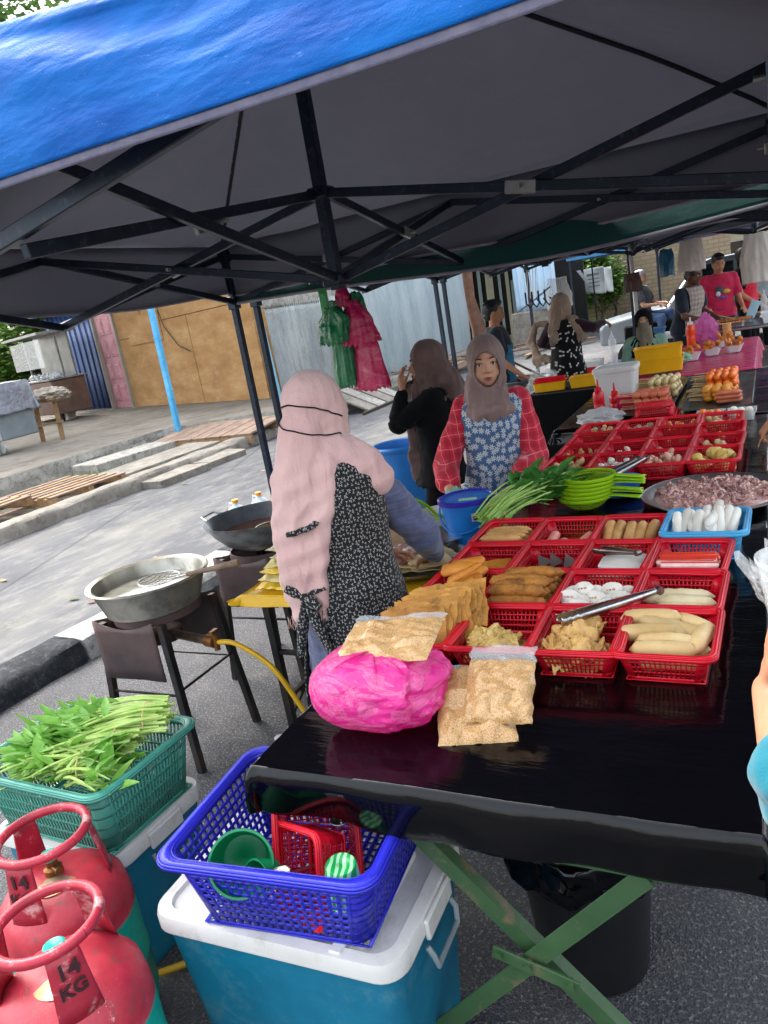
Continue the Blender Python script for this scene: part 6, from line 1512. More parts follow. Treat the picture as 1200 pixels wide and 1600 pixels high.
# storage box with pink tub, yellow crates
def tubbox(name, label, c, w, d, h, m, lidm=None, wall=.85, cat='box', group=None, lid=True, rz=0, ribs=True):
    t = thing(name, label, cat, c, 0, group); mb = MB(); z = c[2]
    rstack(mb, [rring(w*wall,d*wall,.02,z+.001,c,rz=rz), rring(w,d,.025,z+h*.9,c,rz=rz), rring(w*1.03,d*1.03,.028,z+h*.9,c,rz=rz), rring(w*1.04,d*1.04,.028,z+h,c,rz=rz), rring(w*1.0,d*1.0,.025,z+h,c,rz=rz), rring(w*.97,d*.97,.025,z+h*.88,c,rz=rz), rring(w*wall*.96,d*wall*.96,.02,z+.012,c,rz=rz)], True, True)
    mb.build('body', m, t, angle=30)
    if lid: mb = MB(); rstack(mb, [rring(w*1.06,d*1.06,.03,z+h*.93,c,rz=rz), rring(w*1.08,d*1.08,.03,z+h*.97,c,rz=rz), rring(w*1.07,d*1.07,.03,z+h+.012,c,rz=rz), rring(w*.98,d*.98,.03,z+h+.018,c,rz=rz), rring(w*.95,d*.95,.03,z+h+.010,c,rz=rz)], True, True); mb.build('lid', lidm or m, t, angle=30)
    return t
tubbox('storage_box', 'frosted clear storage box with white lid behind the red squeeze bottles', (-.97,5.50,TZ+.004), .27, .24, .26, M_milky, mat('white_plastic','#d9d9d6'), group=None)
t = tubbox('tub', 'pink plastic tub in front of the frosted clear storage box', (-.87,5.27,TZ+.004), .14, .14, .10, m_plastic('hot_pink_plastic','#f2246e','#d81a5e',.3,.3), lid=False, cat='tub')
M_yel = m_plastic('yellow_plastic', '#f0b40c', '#dba00a', .35, .15)
def ycrate(label, c, w=.38, d=.26, h=.115, rz=0, group='yellow crates'):
    t = tubbox('yellow_crate', label, c, w, d, h, M_yel, lid=False, wall=.93, cat='crate', rz=rz, group=group)
    return t
ycrate('lower yellow crate of the stack on the raspberry table', (-.87,6.95,.81), rz=.15); ycrate('upper yellow crate of the stack on the raspberry table', (-.87,6.95,.905), rz=.12)
# black draped counter with two yellow trays
t = thing('draped_counter', 'low counter covered to the ground in black cloth behind the young vendor', 'counter', (-1.55,6.6,0)); cover(t, -1.86, -1.27, 6.35, 7.0, .80, .78, K_black, name='black_cloth', seed=9, nx=24, ny=24, flare=.04, wr=.002)
mb = MB(); mb.box((-1.56,6.68,.785),(.56,.6,.02)); mb.build('top', mat('table_board','#6b5138'), t)
for x in (-1.78,-1.34):
    for y in (6.42,6.92): mb = MB(); mb.box((x,y,.39),(.03,.03,.77)); mb.build('leg', M_frame, t)
ycrate('left yellow tray with a red tray inside on the black draped counter', (-1.70,6.52,.81), .27, .2, .075, .1); ycrate('right yellow tray on the black draped counter', (-1.40,6.55,.81), .27, .2, .085, .1)
tubbox('red_tray', 'shallow red tray sitting inside the left yellow tray', (-1.70,6.52,.86), .25, .18, .05, M_red, lid=False, cat='tray', rz=.1)
# wok of the second stall
M_iron = mat('dark_iron', '#3b3a3a', '#242424', 6, .5, .6, bump=.3, dirt='#6b4a36', dirt_amt=.4); M_alu = mat('worn_aluminium', '#b0b4b6', '#85898c', 6, .35, .85, bump=.15, dirt='#3c3a38', dirt_amt=.5)
def burner(label, c, h, r=.2, legs=4):
    t = thing('gas_stove', label, 'stove', c); 
    for i in range(legs): a = PI/4+i*2*PI/legs; mb = MB(); mb.bar((c[0]+r*math.cos(a), c[1]+r*math.sin(a), h),(c[0]+r*1.4*math.cos(a), c[1]+r*1.4*math.sin(a), 0), .03,.03); mb.build('leg', M_iron, t, smooth=False)
    mb = MB(); mb.lathe([(r*.8,h-.03),(r*1.05,h-.03),(r*1.05,h+.03),(r*.8,h+.03)], (c[0],c[1],0), 24, close=True); mb.build('ring', M_iron, t); return t
burner('dark stove stand carrying the wok behind the young vendor', (-2.2,7.45,0), .62, .17)
t = thing('wok', 'grey wok with a long handle standing behind the young vendor', 'wok', (-2.2,7.45,.65)); mb = MB(); mb.open_lathe([(.02,0),(.12,.03),(.2,.09),(.26,.17),(.275,.175)], (-2.2,7.45,.65), 40); mb.build('pan', M_alu, t, thick=.003); mb = MB(); mb.tube([(-2.0,7.5,.80),(-2.42,7.65,1.02)], .012, 8); mb.build('handle', M_woodL, t)
crumple('plastic_bag', 'bunch of clear plastic bags hanging beside the second canopy leg', 'plastic bag', (-1.95,7.2,.72), (.14,.12,.2), M_film, 8)
# ================= prep table, stoves, crates, gas, ground items =================
LZ = .70
t = thing('prep_table', 'low prep table under yellow plastic between the woman in pink headscarf and the stoves', 'table', (-1.55,2.75,0))
mb = MB(); mb.box((-1.54,2.76,LZ-.02),(.78,.92,.03)); mb.build('tabletop', M_woodL, t, smooth=False)
M_ysheet = m_film('yellow_plastic_sheet', '#f2c31a', .3, .3, 7); cover(t, -1.935, -1.15, 2.30, 2.78, LZ, .035, M_ysheet, name='yellow_sheet', seed=2, nx=24, ny=16, flare=.06, wr=.003)
LG_ = [(-1.88,2.36),(-1.88,3.16),(-1.2,2.36),(-1.2,3.16)]
for x, y in LG_: mb = MB(); mb.box((x,y,(LZ-.035)/2),(.03,.03,LZ-.035)); mb.build('leg', M_iron, t, smooth=False)
for a, b, z0, z1 in ((0,1,.2,.2),(0,1,.12,.55),(2,3,.2,.2),(0,2,.42,.42),(1,3,.42,.42)): mb = MB(); mb.bar((*LG_[a],z0),(*LG_[b],z1),.018,.018); mb.build('stretcher', M_iron, t, smooth=False)
rp = random.Random(2)
M_pk = [m_film('yellow_packet', '#f3d23c', .3, .25, 8), m_film('pale_packet', '#efe3a0', .35, .2, 8), m_film('milky_packet', '#ece6c8', .35, .2, 8)]
for i in range(6):
    pillow('wrapper_packet', ['lowest bright yellow packet of the pile at the left end of the prep table','second pale yellow packet from the bottom of the pile on the prep table','third bright yellow packet from the bottom of the pile on the prep table','third pale packet from the top of the pile on the prep table','second milky packet from the top of the pile on the prep table','topmost milky packet of the pile on the prep table'][i], 'packet',
           (-1.80+rp.uniform(-.02,.02)+.008*i, 2.42+.022*i, LZ+.018+.023*i), .22, .19, .026, Euler((rp.uniform(-.05,.05), rp.uniform(-.05,.05), rp.uniform(-.2,.3))), M_pk[[0,1,0,1,2,2][i]], 11+i, group='packets stacked on the prep table', headroom=.1)
# trays and bowls
t = thing('batter_tray', 'wide round tray with pale pastry sheets under the hand of the woman in pink headscarf', 'tray', (-1.29,2.60,LZ)); mb = MB(); mb.lathe([(.0001,.004),(.17,.004),(.2,.03),(.212,.032),(.212,.027),(.202,.022),(.172,0),(.0001,0)], (-1.29,2.60,LZ+.004), 48); mb.build('tray', M_steel, t)
M_dough = m_food('dough_sheet', '#ddc898', '#c6ac74', .4, .4, 8, .2)
for i, (x, y, rz) in enumerate([(-1.27,2.58,.2),(-1.24,2.64,.8),(-1.33,2.6,1.4),(-1.22,2.56,2.2)]): o = sh_slab(.19,.16,.004,.003,i*3)().build('pastry_sheet', M_dough, t, world=False); o.location = (x+1.29,y-2.60,.022+.009*i); o.rotation_euler = (0,0,rz)
crumple('raw_meat', 'small heap of raw reddish meat on the round tray', 'meat', (-1.375,2.60,LZ+.045), (.07,.09,.028), M_sq, 5)
t = thing('foil_dish', 'ribbed aluminium dish behind the round pastry tray', 'dish', (-1.27,2.90,LZ)); mb = MB(); mb.lathe([(.0001,0),(.10,0),(.125,.045),(.135,.046)], (-1.29,2.87,LZ+.004), 72, wob=lambda p: Vv((p.x*(1+.015*math.sin(math.atan2(p.y,p.x)*30)), p.y*(1+.015*math.sin(math.atan2(p.y,p.x)*30)), p.z))); mb.build('dish', M_alu, t); mb = MB(); mb.ell((-1.29,2.87,LZ+.03),(.1,.1,.02)); mb.build('contents', M_dough, t)
t = thing('white_bowl', 'white enamel bowl with a black clip beside the blue bucket', 'bowl', (-1.38,3.08,LZ)); mb = MB(); mb.lathe([(.06,0),(.10,.02),(.125,.06),(.13,.075),(.133,.075),(.128,.058),(.104,.016),(.06,-.003)], (-1.38,3.08,LZ+.006), 40, close=True); mb.build('bowl', mat('enamel','#dedcd6','#c8c6c0',9,.25), t); mb = MB(); mb.tube([(-1.44,3.0,LZ+.09),(-1.42,2.98,LZ+.115),(-1.39,2.99,LZ+.10)], .006, 8); mb.build('clip', M_shoe, t)
dup(so, (-1.44,2.95,LZ+.075), rot=(.75,.35,1.2), label='single lime green strainer tilted on the prep table behind the woman in pink', scale=.95)
M_bbl = m_plastic('bucket_blue', '#1f86e0', '#1a72c8', .3, .15); M_purp = m_plastic('purple_lid', '#3a2ca8', '#33269a', .3, .1)
t = thing('bucket', 'blue handled bucket closed with a purple blue lid', 'bucket', (-1.165,2.90,LZ)); c = (-1.165,2.90,LZ+.004)
mb = MB(); mb.lathe([(.0001,0),(.085,0),(.09,.004),(.108,.165),(.108,.17),(.116,.17),(.117,.19),(.11,.192)], c, 48); mb.build('pail', M_bbl, t)
mb = MB(); mb.lathe([(.119,.180),(.120,.196),(.112,.200),(.104,.192),(.0001,.190)], c, 48); lid = mb.build('lid', M_purp, t)
mb = MB(); mb.box((c[0]+.02,c[1]-.03,c[2]+.193),(.075,.028,.003),Matrix.Rotation(.2,3,'Z')); mb.build('green_label', mat('mint_label','#9fd8b4'), lid)
mb = MB(); P = [Vv((c[0]-.118*math.cos(a)*1.0, c[1]-.118*math.sin(a), c[2]+.17-.10*math.sin(a))) for a in [PI*i/16 for i in range(17)]]; mb.tube(P, .004, 8); mb.build('handle', M_bbl, t)
mb = MB()
def lb(u, v): a = rad(-62)+rad(46)*u; r = .1025+.007*(v); return (c[0]+r*math.cos(a), c[1]+r*math.sin(a), c[2]+.112+.036*v)
mb.grid(lb, 10, 3); l_ = mb.build('label', mat('white_paper','#dcdcd8'), t)
mb = MB()
for i, (v0, v1, u0, u1) in enumerate(((.15,.35,.08,.92),(.5,.62,.08,.6),(.5,.62,.65,.9),(.75,.84,.1,.8))):
    def ls(u, v): p = Vv(lb(u0+(u1-u0)*u, v0+(v1-v0)*v)); n = (p-Vv((c[0],c[1],p.z))).normalized(); return tuple(p+n*.0008)
    mb.grid(ls, 8, 2)
mb.build('print', M_shoe, l_)
crumple('plastic_bag', 'small green tinted clear bag in the hands of the young vendor', 'plastic bag', (-1.29,3.10,.83), (.055,.05,.05), m_film('green_film','#9fd8be',.5,.15), 6)
crumple('plastic_bag', 'small clear bag standing just behind the blue bucket', 'plastic bag', (-1.09,3.03,.82), (.04,.04,.05), M_film, 16)
# ---- stoves ----
M_rust = mat('rusty_plate', '#6b5350', '#3e3536', 3, .6, .3, bump=.3, dirt='#7b4a3e', dirt_amt=.55, dscale=3)
def stand(label, cx, cy, z1=.665, w=.19, burner_side=True):
    t = thing('stove_stand', label, 'stove', (cx, cy, 0)); 
    for sx in (-1,1):
        for sy in (-1,1): mb = MB(); mb.bar((cx+sx*w*.86, cy+sy*w*.86, z1-.02),(cx+sx*w*1.15, cy+sy*w*1.05, 0), .03, .03, bev=.002); mb.build('leg', M_iron, t, smooth=False)
    def plate(a, b, z0, z1_, nm='side_plate'):
        mb = MB(); a, b = Vv(a), Vv(b)
        def f(u, v): p = a.lerp(b, u); return (p.x, p.y, z0+(z1_-z0)*v+.004*fbm((u*4,v*4,cx),1)) if not (v == 1) else (p.x, p.y, z1_-.035*math.sin(PI*u)*(1))
        mb.grid(f, 16, 6); mb.build(nm, M_rust, t, thick=.004)
    plate((cx-w,cy-w,0),(cx+w*.75,cy-w,0),z1-.26,z1); plate((cx-w,cy-w,0),(cx-w,cy+w,0),z1-.26,z1); plate((cx-w,cy+w,0),(cx+w,cy+w,0),z1-.26,z1)
    mb = MB(); mb.lathe([(w*.93,z1-.035),(w*.97,z1-.035),(w*.97,z1),(w*.93,z1)], (cx,cy,0), 36, close=True); mb.build('ring', M_rust, t)
    for sy in (-1,1): mb = MB(); mb.bar((cx-w*1.0,cy+sy*w*.97,.34),(cx+w*1.0,cy+sy*w*.97,.34),.008,.008); mb.build('stretcher', M_iron, t, smooth=False)
    for sx in (1,): mb = MB(); mb.bar((cx+sx*w*1.02,cy-w*.95,.36),(cx+sx*w*1.02,cy+w*.95,.36),.008,.008); mb.build('stretcher', M_iron, t, smooth=False)
    mb = MB(); mb.lathe([(.0001,.0),(.08,0),(.08,.04),(.06,.05),(.0001,.05)], (cx,cy,z1-.16), 24); mb.cyl((cx,cy,z1-.13),(cx+w*1.5,cy-.06,z1-.13),.019,seg=14); b = mb.build('burner', mat('sooty_brass','#7d6a58','#4c4038',14,.45,.7,bump=.2), t)
    mb = MB(); e = Vv((cx+w*1.5,cy-.06,z1-.13)); mb.cyl(e,e+Vv((.05,-.01,0)),.026,seg=12); mb.cyl(e+Vv((.055,-.01,-.035)),e+Vv((.055,-.01,.04)),.012,seg=10); mb.box(e+Vv((.055,-.01,.045)),(.018,.04,.014)); mb.build('valve', mat('brass','#a5713f','#7a5230',14,.4,.8), b)
    return e+Vv((.07,-.012,0))
ve = stand('rusty plate stove stand carrying the deep steel pan nearest the photographer', -2.385, 2.27)
stand('sooty stove stand carrying the wide wok of oil behind the deep pan', -2.33, 3.02)
M_oil = mat('cloudy_oil','#b5b2a4','#9a9786',12,.08,spec=.8,bump=.2,bscale=10,bdist=.01)
t = thing('steel_pan', 'deep flared steel pan of cloudy oil on the nearest stove', 'pan', (-2.375,2.25,.665)); c = (-2.375,2.25,.665)
M_pan = mat('sooty_steel_pan', '#c9c6bd', '#85806f', 2.6, .3, .7, bump=.1, dirt='#3a352b', dirt_amt=.5, dscale=4)
mb = MB(); mb.lathe([(.0001,0),(.175,0),(.19,.01),(.232,.135),(.25,.142),(.256,.138),(.256,.134),(.248,.136),(.238,.130),(.197,.012),(.176,.004),(.0001,.004)][::1], c, 56); mb.build('pan', M_pan, t)
mb = MB(); mb.lathe([(.213,.082),(.0001,.082)], c, 40); mb.build('oil', M_oil, t)
def skimmer(label, c, r, tip, R0=.0, group=None):
    t = thing('skimmer', label, 'skimmer', tuple(c), 0, group); c = Vv(c); d = (Vv(tip)-c); L = d.length; d.normalize(); mb = MB(); mb.tube([c+Vv((r*math.cos(a), r*math.sin(a), .01)) for a in [2*PI*i/28 for i in range(29)]], .0028, 6)
    for i in range(9): 
        x = -r+2*r*(i+.5)/9; h = math.sqrt(max(0,r*r-x*x))
        mb.tube([c+Vv((x,-h+2*h*j/8,.01-.02*(1-(2*j/8-1)**2)*(1-(x/r)**2))) for j in range(9)], .0012, 4); mb.tube([c+Vv((-h+2*h*j/8,x,.01-.02*(1-(2*j/8-1)**2)*(1-(x/r)**2))) for j in range(9)], .0012, 4)
    for k in (-1,0,1): a = math.atan2(d.y,d.x)+k*.8; mb.tube([c+Vv((r*math.cos(a),r*math.sin(a),.01)), c+d*(r+.07)], .002, 5)
    mb.build('basket', M_steel, t); mb = MB(); mb.tube([c+d*(r+.05), c+d*(r+.05+(L-r-.05)*.5), Vv(tip)], [.009,.011,.016], 10); mb.build('handle', M_wood, t); return t
skimmer('wire skimmer with wooden handle resting across the deep steel pan', (-2.30,2.235,.785), .085, (-1.93,2.31,.835))
t = thing('wok', 'wide black wok of dark oil on the second stove', 'wok', (-2.33,3.0,.665)); c = (-2.33,3.0,.665); mb = MB(); mb.lathe([(.0001,0),(.09,.01),(.17,.05),(.225,.11),(.262,.165),(.268,.168),(.268,.163),(.23,.106),(.174,.045),(.09,.004),(.0001,-.006)][::1], c, 56); mb.build('pan', M_alu, t)
mb = MB(); mb.lathe([(.206,.092),(.0001,.092)], c, 40); mb.build('oil', mat('dark_oil','#5a3a26','#40281a',5,.05,spec=.8), t)
for s_ in (-1,1): mb = MB(); mb.tube([(c[0]+s_*.262,c[1]-.07,c[2]+.16),(c[0]+s_*.31,c[1]-.05,c[2]+.175),(c[0]+s_*.31,c[1]+.05,c[2]+.175),(c[0]+s_*.262,c[1]+.07,c[2]+.16)], .006, 8); mb.build('handle', M_alu, t)
skimmer('wire skimmer lying in the dark oil of the wide wok', (-2.22,2.96,.775), .08, (-2.02,3.12,.86))
mb = MB(); P = [ve, ve+Vv((.10,-.01,.0)), ve+Vv((.24,.0,-.10)), ve+Vv((.36,.0,-.30)), ve+Vv((.50,.0,-.47)), ve+Vv((.7,.0,-.515)), ve+Vv((.8,-.25,-.52)), ve+Vv((.6,-.8,-.52)), ve+Vv((.35,-1.1,-.5))]
Q = []
for i in range(len(P)-1):
    p0, p1, p2, p3 = P[max(0,i-1)], P[i], P[i+1], P[min(len(P)-1,i+2)]
    for j in range(8): u = j/8; Q.append(.5*((2*p1)+(p2-p0)*u+(2*p0-5*p1+4*p2-p3)*u*u+(3*p1-p0-3*p2+p3)*u**3))
Q.append(P[-1]); mb.tube([Vv((q.x,q.y,max(.012,q.z))) for q in Q], .0105, 10); tag(mb.build('gas_hose', mat('yellow_rubber','#e0b010','#c6980c',12,.4)), 'yellow gas hose curving from the nearest burner to the ground', 'hose')
# jugs on the road
def jug(label, x, y, liq, cap):
    t = thing('jug', label, 'jug', (x,y,0), 0, 'plastic jugs on the road'); mb = MB(); rstack(mb, [rring(.15,.13,.03,.006,(x,y)), rring(.16,.14,.04,.02,(x,y)), rring(.16,.14,.04,.19,(x,y)), rring(.13,.11,.04,.24,(x,y)), rring(.055,.055,.025,.27,(x,y)), rring(.05,.05,.022,.29,(x,y))], True, True); mb.build('body', liq, t)
    mb = MB(); mb.cyl((x,y,.288),(x,y,.318),.028,seg=16); mb.build('cap', cap, t); mb = MB(); mb.tube([(x-.02,y,.275),(x-.06,y,.285),(x-.07,y,.24)], .01, 8); mb.build('handle', liq, t)
M_jugw = m_plastic('jug_white', '#d4e0e4', '#bccdd4', .3, .3); M_jugp = m_plastic('jug_pink', '#e07a86', '#c9606e', .3, .3); M_capo = mat('orange_cap','#f29a1c'); M_capy = mat('yellow_cap','#f2c81c')
jug('translucent jug with orange cap, leftmost of the jugs on the road', -4.30, 5.28, M_jugw, M_capo); jug('translucent white jug with orange cap, second from the left on the road', -4.20, 5.50, M_jugw, M_capo); jug('pink liquid jug with yellow cap behind the wide wok', -4.02, 5.55, M_jugp, M_capy); jug('pink liquid jug with red cap beside the canopy leg', -3.88, 5.66, M_jugp, M_red)
# barrel
M_bar = m_plastic('barrel_blue', '#1f78c4', '#1868ae', .4, .1); t = thing('blue_barrel', 'large open blue plastic bin standing behind the prep table', 'bin', (-2.56,5.30,0)); c = (-2.60,5.27,0)
mb = MB(); mb.lathe([(.0001,.03),(.155,.03),(.16,.0),(.165,.03),(.205,.60),(.205,.655),(.222,.66),(.226,.685),(.215,.70),(.203,.69),(.198,.64),(.16,.06),(.0001,.05)], c, 48); mb.build('bin', M_bar, t)
for a in (-.35, 2.8): mb = MB(); d = Vv((math.cos(a),math.sin(a),0)); s_ = Vv((-d.y,d.x,0)); mb.box(Vv(c)+d*.235+Vv((0,0,.625)),(.05,.12,.09),Matrix.Rotation(a,3,'Z'),.012); mb.build('handle', M_bar, t)
tubbox('foam_box', 'white foam box on the road behind the blue bin', (-3.45,6.9,0), .5, .35, .3, mat('white_foam','#d8dad8','#c8cac8',20,.8,bump=.2), cat='foam box')
# ---- hanging bags under the canopy ----
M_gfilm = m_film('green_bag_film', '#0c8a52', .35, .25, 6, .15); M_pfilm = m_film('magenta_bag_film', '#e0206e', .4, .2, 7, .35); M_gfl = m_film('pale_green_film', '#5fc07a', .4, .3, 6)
def hangbag(label, top, drop, w0, w1, m, seed, dirn=(1,-.45), thick=.05, ragged=0, group='bundles of plastic bags hanging from the canopy', name='bag_bundle', flip=0):
    mb = MB(); top = Vv(top); d = Vv((dirn[0],dirn[1],0)).normalized(); n_ = Vv((-d.y,d.x,0))
    def f(u, v):
        a = 2*PI*u; w = (w0+(w1-w0)*smst(0,.45,v))*(1+.03*math.sin(v*7+seed)); ct, st = math.cos(a), math.sin(a); n = fbm((ct*1.0+seed, v*1.6, st*1.0), 1.0); pl = .05*math.sin(a*9+v*2+seed)+.04*math.sin(a*17-v*3)
        x = ct*w*(1+.10*n+pl*.4); y = st*thick*(.35+v*.8)*(1+.25*n+pl*.9); z = -drop*v-(ragged*abs(math.sin(a*11+seed))*v if v > .95 else 0)+.015*n
        p = top+d*(x+flip*v*.06)+n_*y; return (p.x, p.y, top.z+z)
    mb.grid(f, 64, 30, True); return tag(mb.build(name, m, None, angle=35, thick=.001), label, 'plastic bags', group)
hx, hy = -2.09, 3.89
hangbag('dark green bundle of bags hanging lower left of the magenta one', (hx-.07,hy-.02,1.80), .46, .045, .075, M_gfilm, 1, ragged=.03)
hangbag('short dark green bag puffed over the left of the hanging bundles', (hx-.08,hy-.05,1.76), .17, .05, .125, M_gfilm, 5, ragged=.03, thick=.07)
hangbag('magenta bundle of bags hanging lowest under the canopy', (hx+.045,hy,1.70), .40, .06, .135, M_pfilm, 2, ragged=.015, thick=.06, flip=.6)
hangbag('short magenta bag puffed above the large magenta bundle', (hx+.05,hy-.03,1.78), .22, .04, .115, M_pfilm, 7, ragged=.03, thick=.07, flip=.4)
hangbag('crumpled magenta knot of bags at the top hook', (hx-.02,hy,1.865), .10, .03, .05, M_pfilm, 9, ragged=.02)
hangbag('short dark green tuft of bags at the right of the hanging bundles', (hx+.045,hy+.01,1.82), .13, .04, .07, M_gfilm, 12, ragged=.03)
mb = MB(); p = (hx-.12,hy-.04,1.70); mb.grid(lambda u, v: (p[0]+.055*(u-.5), p[1], p[2]+.17*v+.0*u), 4, 6); tag(mb.build('plastic_strip', M_gfl, None, thick=.001), 'pale green plastic strip hanging beside the dark green bags', 'strip')
mb = MB(); mb.tube([(-1.75,2.95,1.86),(-2.0,3.6,1.90),(hx-.02,hy,1.87)], .003, 5); mb.build('hook_wire', M_steel, None); o = bpy.data.objects['hook_wire']; tag(o, 'thin steel wire carrying the hanging bundles of bags', 'wire')
# ---- gas cylinders ----
def text_mesh(body, size, depth, name, m, parent, M4):
    cu = bpy.data.curves.new(name, 'FONT'); cu.body = body; cu.size = size; cu.extrude = depth; cu.align_x = 'CENTER'; cu.align_y = 'CENTER'; cu.offset = size*.02
    o = bpy.data.objects.new('tmp_text', cu); COL.objects.link(o); dg = bpy.context.evaluated_depsgraph_get(); me = bpy.data.meshes.new_from_object(o.evaluated_get(dg)); bpy.data.objects.remove(o)
    me.transform(M4); me.materials.clear(); me.materials.append(m); off = Vv((0,0,0)); p = parent
    while p is not None: off += p.location; p = p.parent
    me.transform(Matrix.Translation(-off)); ob = bpy.data.objects.new(name, me); COL.objects.link(ob); ob.parent = parent; return ob
def m_gas():
    g = NT('gas_paint'); sp = g.n('ShaderNodeSeparateXYZ'); g.l(g.tc(), sp.inputs[0]); z = g.math('MULTIPLY_ADD', g.noise(9, 4), .012, sp.outputs[2])
    red = g.ramp(g.noise(7, 7, .7), [(.35, S('#93202f')), (.55, S('#b02c3b')), (.72, S('#b7505a'))]); teal = g.ramp(g.noise(6, 7, .7), [(.4, S('#0d8f7c')), (.65, S('#14a690'))])
    c = g.mix(g.ramp(z, [(.38, 0), (.386, 1)]), teal, red)
    c = g.mix(g.math('MULTIPLY', g.ramp(g.noise(20, 9, .8), [(.56, 0), (.62, 1)]), .6), c, S('#5c4a44'))
    c = g.mix(g.math('MULTIPLY', g.ramp(g.noise(26, 8, .8, g.mapping(loc=(3,5,1))), [(.64, 0), (.67, 1)]), .8), c, S('#d6c3bc'))
    g.set(color=c, rough=.42, spec=.5); g.bump(g.noise(16, 7, .75), .3, .006); return g.m
M_gas = m_gas(); M_gasr = mat('gas_red', '#b3253a', '#8c1d2e', 9, .4, bump=.25, dirt='#d9bdb8', dirt_amt=.55, dscale=22); M_dark = mat('cutout_dark', '#3a1a1e', rough=.8)
def cylinder(label, x, y, rot, txt=True):
    t = thing('gas_cylinder', label, 'gas cylinder', (x, y, 0), 0, 'red and green gas cylinders'); r = .16
    prof = [(.0001,.03),(.12,.035),(.15,.07),(r,.12),(r,.22),(r+.003,.225),(r+.003,.235),(r,.24),(r,.40),(.152,.45),(.125,.485),(.08,.508),(.035,.515),(.0001,.516)]
    mb = MB(); mb.lathe(prof, (x,y,0), 56); mb.build('tank', M_gas, t); mb = MB(); mb.lathe([(.115,0),(.12,0),(.12,.06),(.115,.06)], (x,y,0), 40, close=True); mb.build('foot_ring', M_gasr, t)
    zr = .625; rr_ = .105; mb = MB(); mb.tube([(x+rr_*math.cos(a), y+rr_*math.sin(a), zr) for a in [2*PI*i/48 for i in range(49)]], .0115, 12); mb.build('handle_ring', M_gasr, t)
    for k, a0 in enumerate((rot, rot+rad(122), rot+rad(238))):
        w = .30 if k == 0 else .26; mb = MB()
        def f(u, v): a = a0+(u-.5)*2*w*(1.0+.15*(1-v)); R_ = .118-.012*v+.01*(1-v); return (x+R_*math.cos(a), y+R_*math.sin(a), .478+(zr-.478)*v)
        mb.grid(f, 10, 6); p = mb.build('support_plate', M_gasr, t, thick=.005)
        if txt:
            R_ = .117; d = Vv((math.cos(a0), math.sin(a0), 0)); xd = Vv((-d.y, d.x, 0)); M4 = Matrix((( xd.x, 0, d.x, x+d.x*R_),(xd.y, 0, d.y, y+d.y*R_),(0,1,0,.570),(0,0,0,1)))
            if k == 0:
                for s_, zz in (('14',.585),('KG',.545)): M5 = M4.copy(); M5[2][3] = zz; M5[0][3] += d.x*(.590-zz)*.14; M5[1][3] += d.y*(.590-zz)*.14; text_mesh(s_, .048 if s_ == '14' else .04, .0015, 'stencil', M_dark, p, M5)
            elif k == 2 : M5 = M4.copy(); M5[2][3] = .56; text_mesh('14', .045, .0015, 'stencil', M_dark, p, M5)
    mb = MB(); mb.lathe([(.0001,.0),(.022,0),(.022,.02),(.014,.025),(.014,.045),(.0001,.045)], (x,y,.512), 20); mb.cyl((x,y,.535),(x+.035,y-.01,.535),.009,seg=10); v = mb.build('valve', mat('brass','#a5713f','#7a5230',14,.4,.8), t)
    mb = MB(); mb.lathe([(.0001,.0),(.020,0),(.023,.006),(.023,.013),(.018,.016),(.0001,.013)], (x,y,.556), 24, wob=lambda p: Vv((p.x*(1+.04*math.sin(math.atan2(p.y,p.x)*12)), p.y*(1+.04*math.sin(math.atan2(p.y,p.x)*12)), p.z))); mb.build('valve_cap', mat('teal_cap','#16b5a0',rough=.35), v)
    mb = MB(); mb.lathe([(.0001,.0),(.052,-.008),(.054,-.006),(.0001,.003)], (x+.02,y-.02,.516), 30); mb.build('tag_disc', mat('worn_disc','#b79a4c','#8c8478',20,.4,.4), t)
    return t
cylinder('nearest red gas cylinder with 14 KG stencilled on its collar plate', -1.36, .79, rad(-26)); cylinder('second red gas cylinder standing behind the nearest one', -1.62, 1.0, rad(-72))
text_o = text_mesh('105', .035, .0006, 'marking', mat('pencil_mark','#5f3038'), [o for o in bpy.data.objects if o.name == 'gas_cylinder'][0], Matrix.Translation((-1.305,.865,.468)) @ Matrix.Rotation(rad(40),4,'Z') @ Matrix.Rotation(rad(30),4,'X'))
